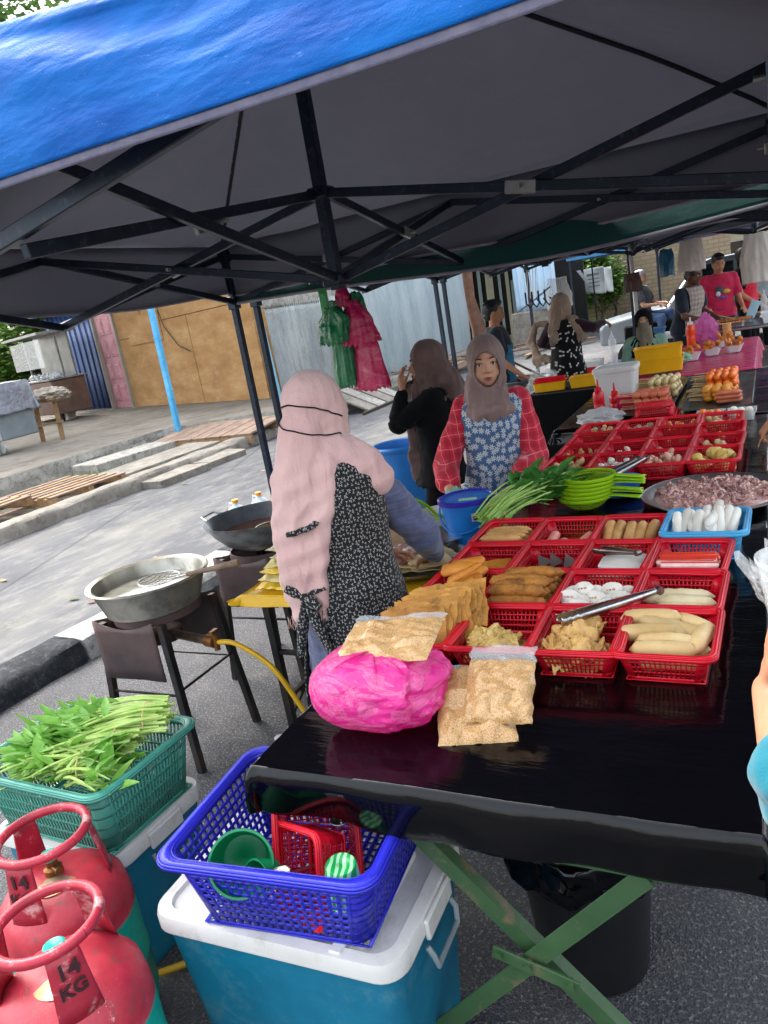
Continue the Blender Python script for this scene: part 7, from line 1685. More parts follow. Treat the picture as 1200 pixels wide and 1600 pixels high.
# ---- storage boxes ----
M_tealb = m_plastic('teal_box', '#1a84a4', '#14708f', .35, .15, dirt='#5e8f9c'); M_lid = m_plastic('white_lid', '#e3e2de', '#d2d0ca', .35, .1, dirt='#a8a49a')
def sbox(label, cx, cy, w, d, h, rz=0):
    t = thing('storage_box', label, 'storage box', (cx,cy,0), 0, 'teal storage boxes with white lids'); c = (cx,cy); R = lambda w_, d_, r, z: rring(w_, d_, r, z, c, 6, rz)
    mb = MB(); rstack(mb, [R(w*.82,d*.80,.04,.004), R(w*.84,d*.82,.045,.02), R(w*.94,d*.94,.05,h-.05), R(w*.94,d*.94,.05,h-.02)], True, True); mb.build('body', M_tealb, t, angle=30)
    mb = MB(); rstack(mb, [R(w*.985,d*.985,.055,h-.045), R(w,d,.06,h-.04), R(w,d,.06,h-.012), R(w*.985,d*.98,.055,h), R(w*.90,d*.86,.045,h+.002), R(w*.89,d*.85,.045,h-.008), R(w*.72,d*.66,.03,h-.008), R(w*.71,d*.65,.03,h+.004)], False, True)
    l_ = mb.build('lid', M_lid, t, angle=25)
    for s_ in (-1,1):
        mb = MB(); q = Matrix.Rotation(rz,3,'Z') @ Vv((s_*(w/2+.004),0,0)); mb.box((cx+q.x,cy+q.y,h-.03),(.012,d*.34,.05),Matrix.Rotation(rz,3,'Z'),.004); mb.build('lid_tab', M_lid, l_, smooth=False)
        mb = MB(); e = lambda y_, z_, o=.0: Vv((cx,cy,0))+Matrix.Rotation(rz,3,'Z') @ Vv((s_*(w*.48+.012+o),y_,z_)); mb.tube([e(-d*.17,h-.07),e(-d*.17,h-.09,.012),e(-d*.15,h-.125,.014),e(d*.15,h-.125,.014),e(d*.17,h-.09,.012),e(d*.17,h-.07)], .0065, 8); mb.build('handle', mat('grey_plastic','#8f9a9e','#7c868a',9,.4), t)
        if s_ == 1: mb = MB(); mb.box((cx-.0+w*.28,cy-d*.42,h-.001),(.03,.035,.012),None,.003); mb.build('latch', M_lid, l_, smooth=False)
    return t
sbox('teal storage box with white lid under the corner of the black table', -1.02, 1.215, .64, .42, .465, .03); sbox('teal storage box with white lid at the left, under the green crate of vegetables', -1.86, 1.345, .52, .38, .42, -.02)
M_crb = m_plastic('royal_blue_plastic', '#2c2fc4', '#2326a8', .3, .12); M_crg = m_plastic('sea_green_plastic', '#4fa593', '#429080', .35, .15)
bmx = basket_mesh(.47,.40,.19,.84,17,14,9,rim=.024,sw=.0042,sh=.0036,rc=.05); o = bmx.build('crate', M_crb, None, angle=35); o.modifiers.new('t','SOLIDIFY').thickness = .003; o.location = (-.985,1.20,.472); o.rotation_euler = (0,0,.10); tag(o, 'royal blue pierced plastic crate on the white lid below the table corner', 'crate')
bmx = basket_mesh(.53,.37,.205,.86,30,22,5,rim=.02,sw=.0035,sh=.004,rc=.05); o = bmx.build('crate', M_crg, None, angle=35); o.modifiers.new('t','SOLIDIFY').thickness = .003; o.location = (-1.845,1.335,.428); o.rotation_euler = (0,0,-.03); tag(o, 'sea green slotted plastic crate full of leafy vegetables', 'crate')
# contents of the blue crate
def lowcup(label, name, c, rot, m, r=.05, h=.07, scale=1, cat='cup'):
    mb = MB(); mb.open_lathe([(.001,0),(r*.72,0),(r*.78,.004),(r,h),(r*1.06,h),(r*1.06,h-.004)], seg=36); o = mb.build(name, m, None, thick=.002); o.location = c; o.rotation_euler = rot; return tag(o, label, cat)
M_cupg = m_plastic('cup_green', '#159a62', '#118452', .35, .2)
def m_stripe():
    g = NT('striped_green'); w = g.n('ShaderNodeTexWave', wave_type='BANDS', bands_direction='X'); w.inputs['Scale'].default_value = 22; w.inputs['Distortion'].default_value = 3; w.inputs['Detail'].default_value = 1; g.l(g.tc(), w.inputs[0])
    g.set(color=g.ramp(w.outputs['Fac'], [(.4, S('#18a04e')), (.6, S('#9fe0a8'))]), rough=.3); return g.m
lowcup('large green plastic scoop lying in the blue crate', 'scoop', (-1.09,1.10,.585), (1.05,.2,.5), M_cupg, .066, .085, cat='scoop'); lowcup('smaller green cup beside the large green scoop', 'cup', (-1.005,1.085,.58), (1.2,.0,-.2), M_cupg, .036, .05)
lowcup('green cup with pale stripes at the right of the blue crate', 'cup', (-.835,1.10,.62), (PI+.08,.1,.3), m_stripe(), .042, .085)
o = copy_tree(bpy.data.objects['basket']); o.location = (-.985,1.24,.575); o.rotation_euler = (.95,.12,.55); o.scale = (.85,.85,1.1); tag(o, 'small red basket tipped inside the blue crate', 'basket'); 
o = copy_tree(bpy.data.objects['basket']); o.location = (-.92,1.17,.545); o.rotation_euler = (1.25,-.2,-.35); o.scale = (.75,.7,1.1); tag(o, 'smaller red basket turned on its side in the blue crate', 'basket')
def ladle(label, c, tip):
    t = thing('ladle', label, 'ladle', tuple(c)); mb = MB(); mb.open_lathe([(.001,-.014),(.014,-.011),(.022,0)], c, 20); mb.build('bowl', M_steel, t, thick=.0012); mb = MB(); mb.tube([Vv(c)+Vv((.02,0,0)), (Vv(c)+Vv(tip))/2+Vv((0,0,.01)), tip], .003, 6); mb.build('handle', M_steel, t)
ladle('steel ladle in front of the red baskets in the blue crate', (-.955,1.05,.615), (-.90,1.2,.52)); ladle('second steel ladle just under the hanging edge of the black plastic', (-.88,1.19,.655), (-.80,1.3,.56))
# greens in the green crate
gs = [((-1.60,1.45,.66),(-2.0,1.30,.60),70,.13,31),((-1.64,1.36,.63),(-2.05,1.22,.58),60,.13,32),((-1.85,1.42,.63),(-1.95,1.2,.58),50,.12,33),((-1.72,1.28,.60),(-2.02,1.32,.60),55,.13,34),((-1.95,1.44,.61),(-1.75,1.22,.60),50,.13,35),((-1.78,1.22,.60),(-1.62,1.3,.6),36,.12,36)]
ls_ = ['bundle of pale green stems with rubber band over the right corner of the green crate','bundle of leafy stems just below the banded stems in the green crate','upright cut bundle in the middle back of the green crate','flat leafy bundle across the front of the green crate','leafy bundle at the back left corner of the green crate','loose leaves near the front right corner of the green crate']
M_vl2 = m_veg('greens_leaf_light', '#94c85c', '#6aa640'); M_vs2 = m_veg('greens_stem_light', '#d0e68c', '#aed064')
for (a, b, n, w, sd_), lb_ in zip(gs, ls_): greens(lb_, a, b, 0, n, w, sd_, group='bundles of leafy greens in the green crate', leafL=.085, lv=(1,2), thick=.0050, mats=(M_vs2, M_vl2), hump=.02, fan=.6, lean=.8)
# bin under the table
t = thing('black_bin', 'round black bin lined with a black bag under the table', 'bin', (-.47,1.60,0)); c = (-.47,1.60,0); mb = MB(); mb.lathe([(.0001,0),(.125,0),(.135,.01),(.17,.40),(.178,.405),(.178,.42),(.165,.42),(.128,.03),(.0001,.03)], c, 44); mb.build('bin', m_plastic('black_plastic','#16181b','#0f1113',.5,0), t)
mb = MB()
def bl(u, v): a = 2*PI*u; r = .183+.012*math.sin(a*7)*v+.02*fbm((math.cos(a)*2,math.sin(a)*2,v*2),1.5); return (c[0]+r*math.cos(a), c[1]+r*math.sin(a), .432-.11*v+.02*fbm((math.cos(a)*3,math.sin(a)*3,7),1)*v)
mb.grid(bl, 70, 8, True); mb.build('bin_liner', M_blk, t, thick=.001)
# litter
rl = random.Random(9)
for i, (x, y) in enumerate([(-1.95,2.35),(-1.75,1.62),(-2.9,1.9)]): crumple('litter', ['scrap of white plastic on the asphalt near the yellow hose','crumpled clear scrap beside the front leg of the nearest stove','small pale scrap on the asphalt near the kerb'][i], 'litter', (x,y,.012), (.03,.02,.011), M_whitef, 20+i, 20, 12)
# ================= stalls and street behind =================
TR = TZ+.012
def m_raspb():
    g = NT('raspberry_plastic'); w = g.n('ShaderNodeTexWave', wave_type='BANDS', bands_direction='Y'); w.inputs['Scale'].default_value = 2.2; w.inputs['Distortion'].default_value = .6; g.l(g.tc(), w.inputs[0])
    g.set(color=g.mix(w.outputs['Fac'], S('#a01c48'), S('#c23a68')), rough=.22, spec=.7); g.bump(g.noise(3, 5, .6, g.mapping((1,5,1))), .5, .02); return g.m
t = thing('folding_table', 'raspberry red plastic covered table with tubs of fried chicken', 'table', (-.6,7.8,0)); cover(t, -1.05, -.14, 6.72, 9.0, TZ, .16, m_raspb(), seed=6, nx=26, ny=50, wr=.003); mb = MB(); mb.box((-.6,7.86,TZ-.02),(.88,2.24,.03)); mb.build('tabletop', mat('table_board','#6b5138'), t)
M_gst = mat('grey_steel', '#6a6c66', '#50524d', 9, .5, .4); trestle(t, 6.85, -.8, -.35, m=M_gst); trestle(t, 8.8, -.8, -.35, m=M_gst)
F_fry = m_food('fried_chicken', '#cf7a2c', '#a8571a', .55, .35, 24, .9, 70, spots='#e6a24e', samt=.6)
rq = random.Random(4)
for i, (x, y, lb) in enumerate([(-.66,7.55,'first plastic tub of orange fried chicken from the left on the raspberry table'),(-.50,7.75,'second plastic tub of fried chicken from the left on the raspberry table'),(-.32,7.80,'heaped plastic tub of fried chicken at the right of the raspberry table'),(-.42,8.35,'tub of fried chicken at the back of the raspberry table')]):
    t = thing('food_tub', lb, 'tub', (x,y,TR)); mb = MB(); rstack(mb, [rring(.10,.10,.02,TR,(x,y)), rring(.15,.15,.03,TR+.06,(x,y)), rring(.16,.16,.03,TR+.06,(x,y))]); mb.build('tub', M_milky, t, thick=.0015)
    for k in range(16):
        o = sh_lump(.024,.018,.016,.45,28,i*9+k,9,6)().build('chicken_piece', F_fry, t, world=False); o.location = (rq.uniform(-.06,.06), rq.uniform(-.06,.06), .05+.07*rq.random()); o.rotation_euler = (rq.uniform(0,6),rq.uniform(0,6),0)
bottle('sauce_bottle', 'bright orange sauce bottle with white nozzle at the back of the raspberry table', (-.76,8.75,TR), .045, .22, M_oran, mat('white_plastic','#d9d9d6'))
crumple('plastic_bag', 'mauve plastic bag standing open among the fried chicken tubs', 'plastic bag', (-.62,8.85,TR+.13), (.11,.06,.15), m_film('mauve_film','#dd7fc0',.5,.2), 31, amp=.3)
t = thing('cup_stack', 'stack of pale orange cups behind the fried chicken', 'cups', (-.42,8.8,TR)); 
for k in range(5): mb = MB(); mb.lathe([(.0001,0),(.038,0),(.045,.035),(.047,.035),(.047,.03)], (-.42,8.8,TR+.036*k), 20); mb.build('cup', mat('pale_orange','#e3b06a'), t)
crumple('plastic_bag', 'heap of clear plastic bags with white forks behind the yellow crates', 'plastic bag', (-.90,7.75,TR+.05), (.14,.16,.06), M_film, 33); crumple('plastic_bag', 'pale green tinted plastic sheet behind the upper yellow crate', 'plastic bag', (-.78,7.3,TR+.06), (.12,.08,.05), m_film('green_film','#9fd8be'), 35)
# third stall: steel counter with trays
t = thing('steel_counter', 'steel counter with trays of fried food in front of the men', 'counter', (0,10.4,0)); mb = MB(); mb.box((-.05,10.35,.83),(1.5,1.5,.04),bev=.01); mb.build('top', M_steel, t); 
for x in (-.75,.65):
    for y in (9.65,11.05): mb = MB(); mb.box((x,y,.405),(.04,.04,.81)); mb.build('leg', M_gst, t)
mb = MB(); mb.box((-.05,10.35,.4),(1.4,1.4,.03)); mb.build('shelf', M_gst, t)
F_red = m_food('sauced_food', '#b9502a', '#8f3a1c', .4, .5, 20, .6)
for i, (x, y, w, d, m, lb) in enumerate([(-.45,10.2,.5,.35,F_fry,'wide tray of reddish fried pieces under the tongs of the man in grey apron'),(.1,10.0,.45,.35,F_red,'tray of red sauced food at the right of the steel counter'),(-.45,9.75,.35,.2,F_wedge,'small tray of golden pieces at the front edge of the steel counter'),(.0,10.75,.5,.3,F_fry,'back tray of fried pieces on the steel counter')]):
    t = thing('food_tray', lb, 'tray', (x,y,.85)); mb = MB(); rstack(mb, [rring(w*.92,d*.92,.02,.856,(x,y)), rring(w,d,.03,.90,(x,y)), rring(w*1.04,d*1.04,.03,.90,(x,y))]); mb.build('tray', M_steel, t, thick=.002)
    mb = MB(); mb.grid(lambda u, v: (x+(u-.5)*w*.92, y+(v-.5)*d*.92, .885+.03*abs(fbm((u*9+i,v*7,1),1.3))), 30, 24); mb.build('food_heap', m, t, thick=.01)['kind'] = 'stuff'
tongs('wooden tongs in the hands of the man in grey check apron', (-.62,10.05,1.0), (-.42,10.15,.91), .03, M_woodL)
tubbox('clear_bin', 'clear plastic bin at the front of the steel counter', (.02,9.72,.852), .26, .2, .12, M_milky, lid=False, cat='bin')
bottle('water_bottle', 'clear water bottle standing on the steel counter', (-.08,10.55,.852), .04, .24, M_clear); lowcup('salmon pink cup on the steel counter beside the water bottle', 'cup', (.12,10.5,.852), (0,0,0), mat('salmon','#e0806a'), .06, .13)
crumple('cloth', 'bright green cloth bundle on the far right of the counter', 'cloth', (.32,10.6,.92), (.18,.12,.07), mat('green_cloth','#18a06c'), 40); crumple('plastic_bag', 'blue and white plastic bundle on the steel counter', 'plastic bag', (.08,10.9,.90), (.15,.12,.06), mat('blue_bundle','#5a6fc0','#c8ccd8',20), 41)
mb = MB(); mb.box((-.2,10.45,.97),(.10,.02,.2),Matrix.Rotation(.4,3,'Y'),.003); tag(mb.build('menu_board', mat('pale_blue_board','#a8cfe0'), None), 'small pale blue board leaning on the steel counter', 'board')
# middle: low tables behind seated woman
def simple_table(label, x0, x1, y0, y1, z, m, group=None, name='folding_table'):
    t = thing(name, label, 'table', ((x0+x1)/2,(y0+y1)/2,0), 0, group); mb = MB(); mb.box(((x0+x1)/2,(y0+y1)/2,z-.015),(x1-x0,y1-y0,.03),bev=.005); mb.build('top', m, t)
    for x in (x0+.04,x1-.04):
        for y in (y0+.04,y1-.04): mb = MB(); mb.box((x,y,(z-.03)/2),(.03,.03,z-.03)); mb.build('leg', M_gst, t)
simple_table('white topped table between the seated woman and the man in skullcap', -1.6, -.75, 10.9, 11.7, .74, mat('white_plastic','#d9d9d6')); simple_table('small table with a purple skirt beside the woman in black dress', -1.75, -1.3, 8.9, 9.6, .66, mat('purple_cloth','#5b3f94'))
bottle('water_bottle', 'tall clear water bottle on the purple skirted table', (-1.62,9.1,.665), .045, .3, M_clear); tubbox('cooler', 'small red and white cooler beside the purple skirted table', (-1.93,9.2,0), .3, .25, .72, M_red, mat('white_plastic','#d9d9d6'), cat='cooler')
tubbox('blue_box', 'blue lunch box on the far table edge near the brown bag pole', (-1.42,11.1,.745), .28, .2, .1, mat('dusty_blue','#3f6f9a'), cat='box'); crumple('plastic_bag','red plastic bundle on the purple skirted table','plastic bag',(-1.42,9.4,.71),(.08,.1,.05), M_red, 44)
tubbox('foam_tray', 'white foam tray on the white topped table', (-1.0,11.2,.745), .35, .22, .05, mat('white_plastic','#d9d9d6'), lid=False, cat='tray')
# hanging things
def hb(label, rx, z0, z1, y, w, m, seed, **k): hangbag(label, (rx*y, y, 1.7+z1*y), (z1-z0)*y, w*.75, w, m, seed, dirn=(1,.0), group=k.pop('group', 'bags hanging from the far canopies'), **k)
M_wfilm = m_film('offwhite_bag', '#d8d0c6', .4, .4, 6); M_teal = m_film('teal_bag', '#14607f', .25, .3, 6)
hb('pair of white plastic bags hanging in front of the man in grey apron', -.081, -.017, .018, 8.4, .125, M_wfilm, 2); hb('large off white cloth bag hanging at the far right edge', -.012, -.042, .012, 7.4, .13, M_wfilm, 4); hb('teal blue plastic bag hanging from the third canopy', -.108, -.018, .012, 9.4, .08, M_teal, 6)
hb('brown bag hanging on the pale pole beside the man in skullcap', -.148, -.03, -.008, 12.2, .13, mat('brown_bag','#4a2f28','#35211d'), 8, name='cloth_bag'); hb('clear bag with red top hanging beside the woman in black dress', -.238, -.035, .002, 8.7, .14, M_film, 3)
mb = MB(); mb.cyl((-1.79,12.35,0),(-1.82,12.3,2.3),.03,seg=10); tag(mb.build('pole', mat('pale_pole','#b8b4ae'), None), 'pale round pole carrying the brown bag', 'pole')
t = thing('pulley_hooks', 'cluster of black hooks and steel wire on the second canopy pole', 'hooks', (-2.3,8.5,1.4)); mb = MB()
for i in range(4): a = i*.07; mb.tube([(-2.38+a,8.5,1.62),(-2.38+a,8.5,1.50),(-2.34+a,8.5,1.45),(-2.30+a,8.5,1.50),(-2.33+a,8.5,1.53)], .010, 8)
mb.build('hooks', M_shoe, t); mb = MB(); mb.tube([(-2.5,8.5,1.42),(-2.3,8.5,1.52),(-2.1,8.5,1.64)], .008, 8); [mb.tube([(-2.36+.03*i,8.5,1.55),(-2.33+.03*i,8.5,1.85)], .004, 5) for i in range(4)]; mb.build('wires', M_steel, t)
# vehicles
M_glass = mat('car_glass', '#15191c', rough=.06, spec=.9); M_tyre = mat('tyre', '#17171a', rough=.9); M_rim = mat('rim', '#a3a5a8', rough=.3, metal=.8)
def car(label, x, y, rz, paint, L=4.2, H=1.5, name='parked_car', group='cars parked behind the stalls'):
    t = thing(name, label, 'car', (0,0,0), 0, group); W_ = 1.68
    pr = [(-.5,.30),(-.5,.62),(-.485,.72),(-.36,.80),(-.22,.86),(-.10,1.0*H/1.0-.12),(-.04,H-.03),(.22,H),(.34,H-.06),(.44,.95),(.49,.88),(.5,.55),(.5,.30)]
    def body(pts, w0, w1):
        mb = MB(); V = []; n = len(pts)
        for s_, in ((-1,),(1,)):
            for px, pz in pts: k = smst(.9, H, pz); V.append((px*L, s_*(W_/2)*(w0+(w1-w0)*k), pz))
        F = [(i, (i+1)%n, n+(i+1)%n, n+i) for i in range(n)]+[tuple(range(n))[::-1], tuple(n+i for i in range(n))]; mb.add(V, F); return mb
    o = body(pr, 1, .80).build('body', paint, t, world=False, smooth=False); b = o.modifiers.new('b','BEVEL'); b.width = .05; b.segments = 3
    for s_ in (-1,1):
        for a, b2 in ((-.17,.05),(.065,.25),(.265,.385)):
            mb = MB(); zb, zt_ = .93, H-.12; k = lambda z: (W_/2)*(1+(.80-1)*smst(.9,H,z))+.012; xa, xb = a*L, b2*L; sh_ = .32 if a < -.1 else 0; sh2 = -.22 if b2 > .3 else 0
            mb.add([(xa,s_*k(zb),zb),(xb,s_*k(zb),zb),(xb+sh2,s_*k(zt_),zt_),(xa+sh_,s_*k(zt_),zt_)], [(0,1,2,3)]); mb.build('side_window', M_glass, t, world=False)
    for xs, nm in (((-.215,.875,-.085,H-.10),'windscreen'),((.435,.96,.35,H-.12),'rear_window')):
        mb = MB(); o_ = -.02 if xs[0] < 0 else .02; mb.add([(xs[0]*L+o_,-.68,xs[1]+.02),(xs[0]*L+o_,.68,xs[1]+.02),(xs[2]*L+o_,.58,xs[3]+.02),(xs[2]*L+o_,-.58,xs[3]+.02)], [(0,1,2,3)]); mb.build(nm, M_glass, t, world=False)
    for sx in (-.31,.31):
        for s_ in (-1,1):
            mb = MB(); mb.cyl((sx*L,s_*(W_/2-.17),.31),(sx*L,s_*(W_/2+.02),.31),.31,seg=28); w = mb.build('wheel', M_tyre, t, world=False); mb = MB(); mb.cyl((sx*L,s_*(W_/2+.021),.31),(sx*L,s_*(W_/2+.03),.31),.19,seg=20); mb.build('rim', M_rim, w, world=False)
    for s_ in (-1,1):
        mb = MB(); mb.ell((-.49*L,s_*.62,.66),(.06,.16,.07)); mb.build('headlight', M_clear, t, world=False); mb = MB(); mb.ell((.495*L,s_*.66,.74),(.05,.12,.09)); mb.build('tail_light', M_red, t, world=False)
    t.location = (x,y,0); t.rotation_euler = (0,0,rz); return t
P_sil = mat('silver_paint', '#9aa1a4', '#8b9296', 2, .3, .6, coat=.5); car('silver grey car parked behind the man in white skullcap', -.9, 16.6, .12, P_sil, 4.4, 1.62); car('dark grey car parked farther behind the silver one', -.6, 19.8, .1, mat('dark_car_paint', '#3a4046', '#2c3136', 2, .3, .6, coat=.5), 4.3, 1.5); car('pale car roof showing farthest back behind the parked cars', .2, 23.4, .05, mat('white_car_paint', '#b9bcbc', '#a5a8a8', 2, .3, .1, coat=.5), 4.3, 1.55)
t = thing('hand_cart', 'low black hand cart that the man in skullcap sits on', 'cart', (-1.75,13.9,0)); mb = MB(); mb.box((-1.78,13.95,.62),(.9,.55,.26),bev=.03); mb.build('deck', K_black, t)
for x in (-2.1,-1.5): mb = MB(); mb.cyl((x,13.6,.25),(x,13.68,.25),.25,seg=24); mb.cyl((x,14.2,.25),(x,14.28,.25),.25,seg=24); mb.build('wheel', M_tyre, t)
mb = MB(); mb.bar((-2.15,13.95,.5),(-2.15,13.95,.2),.05,.4); mb.bar((-1.45,13.95,.5),(-1.45,13.95,.2),.05,.4); mb.build('frame', M_gst, t)
# brick wall, banners, verge
def m_brick():
    g = NT('pale_brick'); b = g.n('ShaderNodeTexBrick'); b.inputs['Scale'].default_value = 1; b.inputs['Brick Width'].default_value = .32; b.inputs['Row Height'].default_value = .13; b.inputs['Mortar Size'].default_value = .014
    b.inputs['Color1'].default_value = S('#93826a'); b.inputs['Color2'].default_value = S('#84735c'); b.inputs['Mortar'].default_value = S('#6d5f4c'); g.l(g.mapping(rot=(rad(90),0,0)), b.inputs[0])
    g.set(color=g.mix(g.ramp(g.noise(1.2,8,.7),[(.4,0),(.7,.5)]), b.outputs[0], S('#77684f')), rough=.9); return g.m
t = thing('brick_wall', 'long pale brick wall at the roadside behind the third stall', 'wall', (-3.5,28,0)); mb = MB(); mb.box((-3.4,28,1.15),(4.6,.2,2.3)); mb.build('wall', m_brick(), t, smooth=False); mb = MB(); mb.box((-3.4,28,2.34),(4.7,.3,.08)); mb.build('coping', M_concL, t, smooth=False)
for i, (rx, z0, z1, y, w, lb) in enumerate([(-.2,-.024,.006,25,1.0,'white printed banner hanging on a stick beside the roadside bush'),(-.181,-.024,.004,25.5,.5,'narrow white cloth hanging between the bush and the brick wall')]):
    mb = MB(); mb.grid(lambda u, v: (rx*y+(u-.5)*w, y+.05*math.sin(u*7+v*3), 1.7+(z0+(z1-z0)*v)*y+.05*math.sin(u*5)*(1-v)), 20, 14); t = thing('banner', lb, 'banner', (rx*y,y,1.5)); b = mb.build('cloth', mat('white_banner','#c9ccc8','#b5b8b5',5,.8), t, thick=.01)
    mb = MB(); 
    if i == 0:
        for k in range(4): mb.grid(lambda u, v: (rx*y+(-.35+.7*u), y-.03+.05*math.sin((.15+.7*u)*7), 1.72-.1-.11*k+(.04 if k else .07)*v), 8, 2)
        mb.build('faded_lines', mat('faded_print','#8a9490'), b)
mb = MB(); mb.cyl((-5.35,25,0),(-5.3,25,2.0),.035,seg=8); tag(mb.build('stick', M_woodL, None), 'thin pale stick planted beside the roadside bush', 'stick')
tree('dense green roadside bush behind the woman in black dress', -5.6, 27, 2.9, (1.3,.9,1.1), 1.3, 6000, .16, 41, M_leaf, .09, name='bush', cat='bush'); tree('small bright green shrub in front of the pale brick wall', -4.9, 26.2, 2.1, (.8,.6,.9), 1.0, 3500, .14, 42, M_leaf, .06, name='bush', cat='bush')
tree('bare dry tangle of stems at the end of the brick wall', -4.55, 26.8, 1.9, (.5,.4,.9), 1.0, 900, .07, 43, M_bark, .10, name='bush', cat='dead bush')
mb = MB(); rg = random.Random(6)
for i in range(6000):
    x, y = rg.uniform(-6.5,-1.5), rg.uniform(24.2,27.8); 
    if fbm((x*.5,y*.5,2),1) < -.15: continue
    h = rg.uniform(.06,.28); a = rg.uniform(0,6.28); d = Vv((math.cos(a),math.sin(a),0))*.015; l = Vv((rg.uniform(-.08,.08),rg.uniform(-.08,.08),h)); mb.add([Vv((x,y,0))-d, Vv((x,y,0))+d, Vv((x,y,0))+l], [(0,1,2)])
tag(mb.build('grass', M_leaf, None, smooth=False), 'rough grass growing along the roadside below the brick wall', 'grass', kind='stuff')
rg = random.Random(16); mb = MB()
for i in range(500):
    x, y = -9.0+rg.gauss(0,.25), 8.2+rg.gauss(0,.3); h = rg.uniform(.05,.2); a = rg.uniform(0,6.28); d = Vv((math.cos(a),math.sin(a),0))*.008; l = Vv((rg.uniform(-.08,.08),rg.uniform(-.08,.08),h)); mb.add([Vv((x,y,0.01))-d, Vv((x,y,.01))+d, Vv((x,y,.01))+l], [(0,1,2)])
tag(mb.build('grass', M_leaf, None, smooth=False), 'tuft of grass growing at the foot of the platform edge', 'grass', kind='stuff')
# distant street edge: houses, canopies and trees
def house(label, x, y, w, d, h, wall, roofm, seed=0):
    t = thing('house', label, 'house', (x,y,0), 0, 'low houses across the road'); mb = MB(); mb.box((x,y,h/2),(w,d,h)); mb.build('wall', wall, t, smooth=False)
    mb = MB(); mb.add([(x-w/2-.4,y-d/2-.5,h-.1),(x+w/2+.4,y-d/2-.5,h-.1),(x+w/2+.4,y,h+1.1),(x-w/2-.4,y,h+1.1),(x-w/2-.4,y+d/2+.5,h-.1),(x+w/2+.4,y+d/2+.5,h-.1)], [(0,1,2,3),(3,2,5,4)]); mb.build('roof', roofm, t, smooth=False, thick=.08)
    for k in range(int(w//2.2)):
        xx = x-w/2+1.1+k*2.2; mb = MB(); mb.box((xx,y-d/2-.03,1.5),(1.0,.08,1.0)); f = mb.build('window', mat('window_frame','#8d8a80'), t, smooth=False); mb = MB(); mb.box((xx,y-d/2-.08,1.5),(.86,.03,.86)); mb.build('pane', M_glass, f, smooth=False)
house('low cream house beyond the brick wall', -3, 36, 7, 5, 2.8, mat('cream_wall','#a89c84','#8f846e',2,.9), M_galv); house('low grey house with blue roof behind the parked cars', 5, 38, 8, 5, 3.0, mat('grey_wall','#8b8a86','#75746f',2,.9), mat('blue_roof','#3c78a8','#2f6390')); house('pale green house on the far left beyond the corrugated hut', -12, 33, 7, 5, 2.9, mat('green_wall','#8a9a80','#748469',2,.9), M_galv)
for i, (x, y, h, r, lb) in enumerate([(-9,42,8,4,'tall tree behind the pale green house'),(-1.5,46,7.5,4.5,'broad tree farthest back above the cream house'),(6,48,8.5,5,'tall tree behind the blue roofed house'),(-16,38,8,4.5,'wide tree at the left of the pale green house'),(14,46,9,5,'wide tree at the far right end of the street'),(-28,26,8,4,'leafy tree behind the far left sheds')]):
    tree(lb, x, y, h, (r,r*.8,h*.36), h*.45, 5000, .42, 60+i, [M_leaf,M_leafD][i%2], .25)
def far_canopy(label, x, y, m, w=3):
    t = thing('market_tent', label, 'tent', (x,y,0), 0, 'distant canopies'); mb = MB(); mb.lathe([(.0001,3.1),(w*.35,2.72),(w*.707,2.35),(w*.707,2.1)], (x,y,0), 4, Matrix.Rotation(PI/4,3,'Z')); mb.build('canopy', m, t, smooth=False, thick=.01)
    for a in (-1,1):
        for b in (-1,1): mb = MB(); mb.box((x+a*w*.48,y+b*w*.48,1.1),(.04,.04,2.2)); mb.build('leg', M_frame, t)
far_canopy('distant bright purple canopy above the man in grey T-shirt', -.2, 21, mat('purple_canvas','#b04fc8','#9a3fb4',3,.7,transl=.3)); far_canopy('distant pale blue canopy behind the teal bag', -3.2, 22.5, mat('blue_canvas','#4f93c4','#3f82b4',3,.7,transl=.3)); far_canopy('distant white canopy at the right end of the row', 3.2, 19.5, mat('white_canvas','#c9ccd0','#b4b8bd',3,.7,transl=.3)); far_canopy('distant green canopy behind the white one', 3.0, 25, mat('greenish_canvas','#4f9a72','#3f8660',3,.7,transl=.3))
# ---- far left: hawker stalls on the platform ----
M_cartm = mat('brown_steel', '#6f5a52', '#57463f', 3, .4, .5, bump=.2, dirt='#8a5a48', dirt_amt=.4); M_sst = mat('dull_stainless', '#8c8f90', '#6f7273', 3, .35, .7)
cx, cy = -16.9, 14.55; cr = Matrix.Rotation(math.atan2(wd.y, wd.x), 3, 'Z')
t = thing('hawker_cart', 'brown steel hawker cart with a glass hood beside the blue metal shed', 'cart', (cx,cy,.35)); q = lambda x, y, z: Vv((cx,cy,0))+cr @ Vv((x,y,z))
mb = MB(); mb.box(q(-.2,0,.98),(2.5,.9,.85),cr,.02); mb.build('body', M_cartm, t); mb = MB(); mb.box(q(-.2,0,1.43),(2.6,1.0,.05),cr,.01); mb.build('counter', M_sst, t)
mb = MB(); mb.box(q(-.2,.3,2.0),(2.3,.05,1.1),cr); [mb.box(q(x,0,2.0),(.05,.05,1.1),cr) for x in (-1.3,.9)]; mb.box(q(-.2,0,2.58),(2.6,1.0,.06),cr); mb.build('hood', M_sst, t); mb = MB(); mb.box(q(-.2,-.4,2.1),(2.1,.02,.7),cr); mb.build('glass', M_clear, t)
for x in (-1.2,.8): mb = MB(); mb.cyl(q(x,-.35,.47),q(x,-.27,.47),.12,seg=20); mb.build('wheel', M_tyre, t)
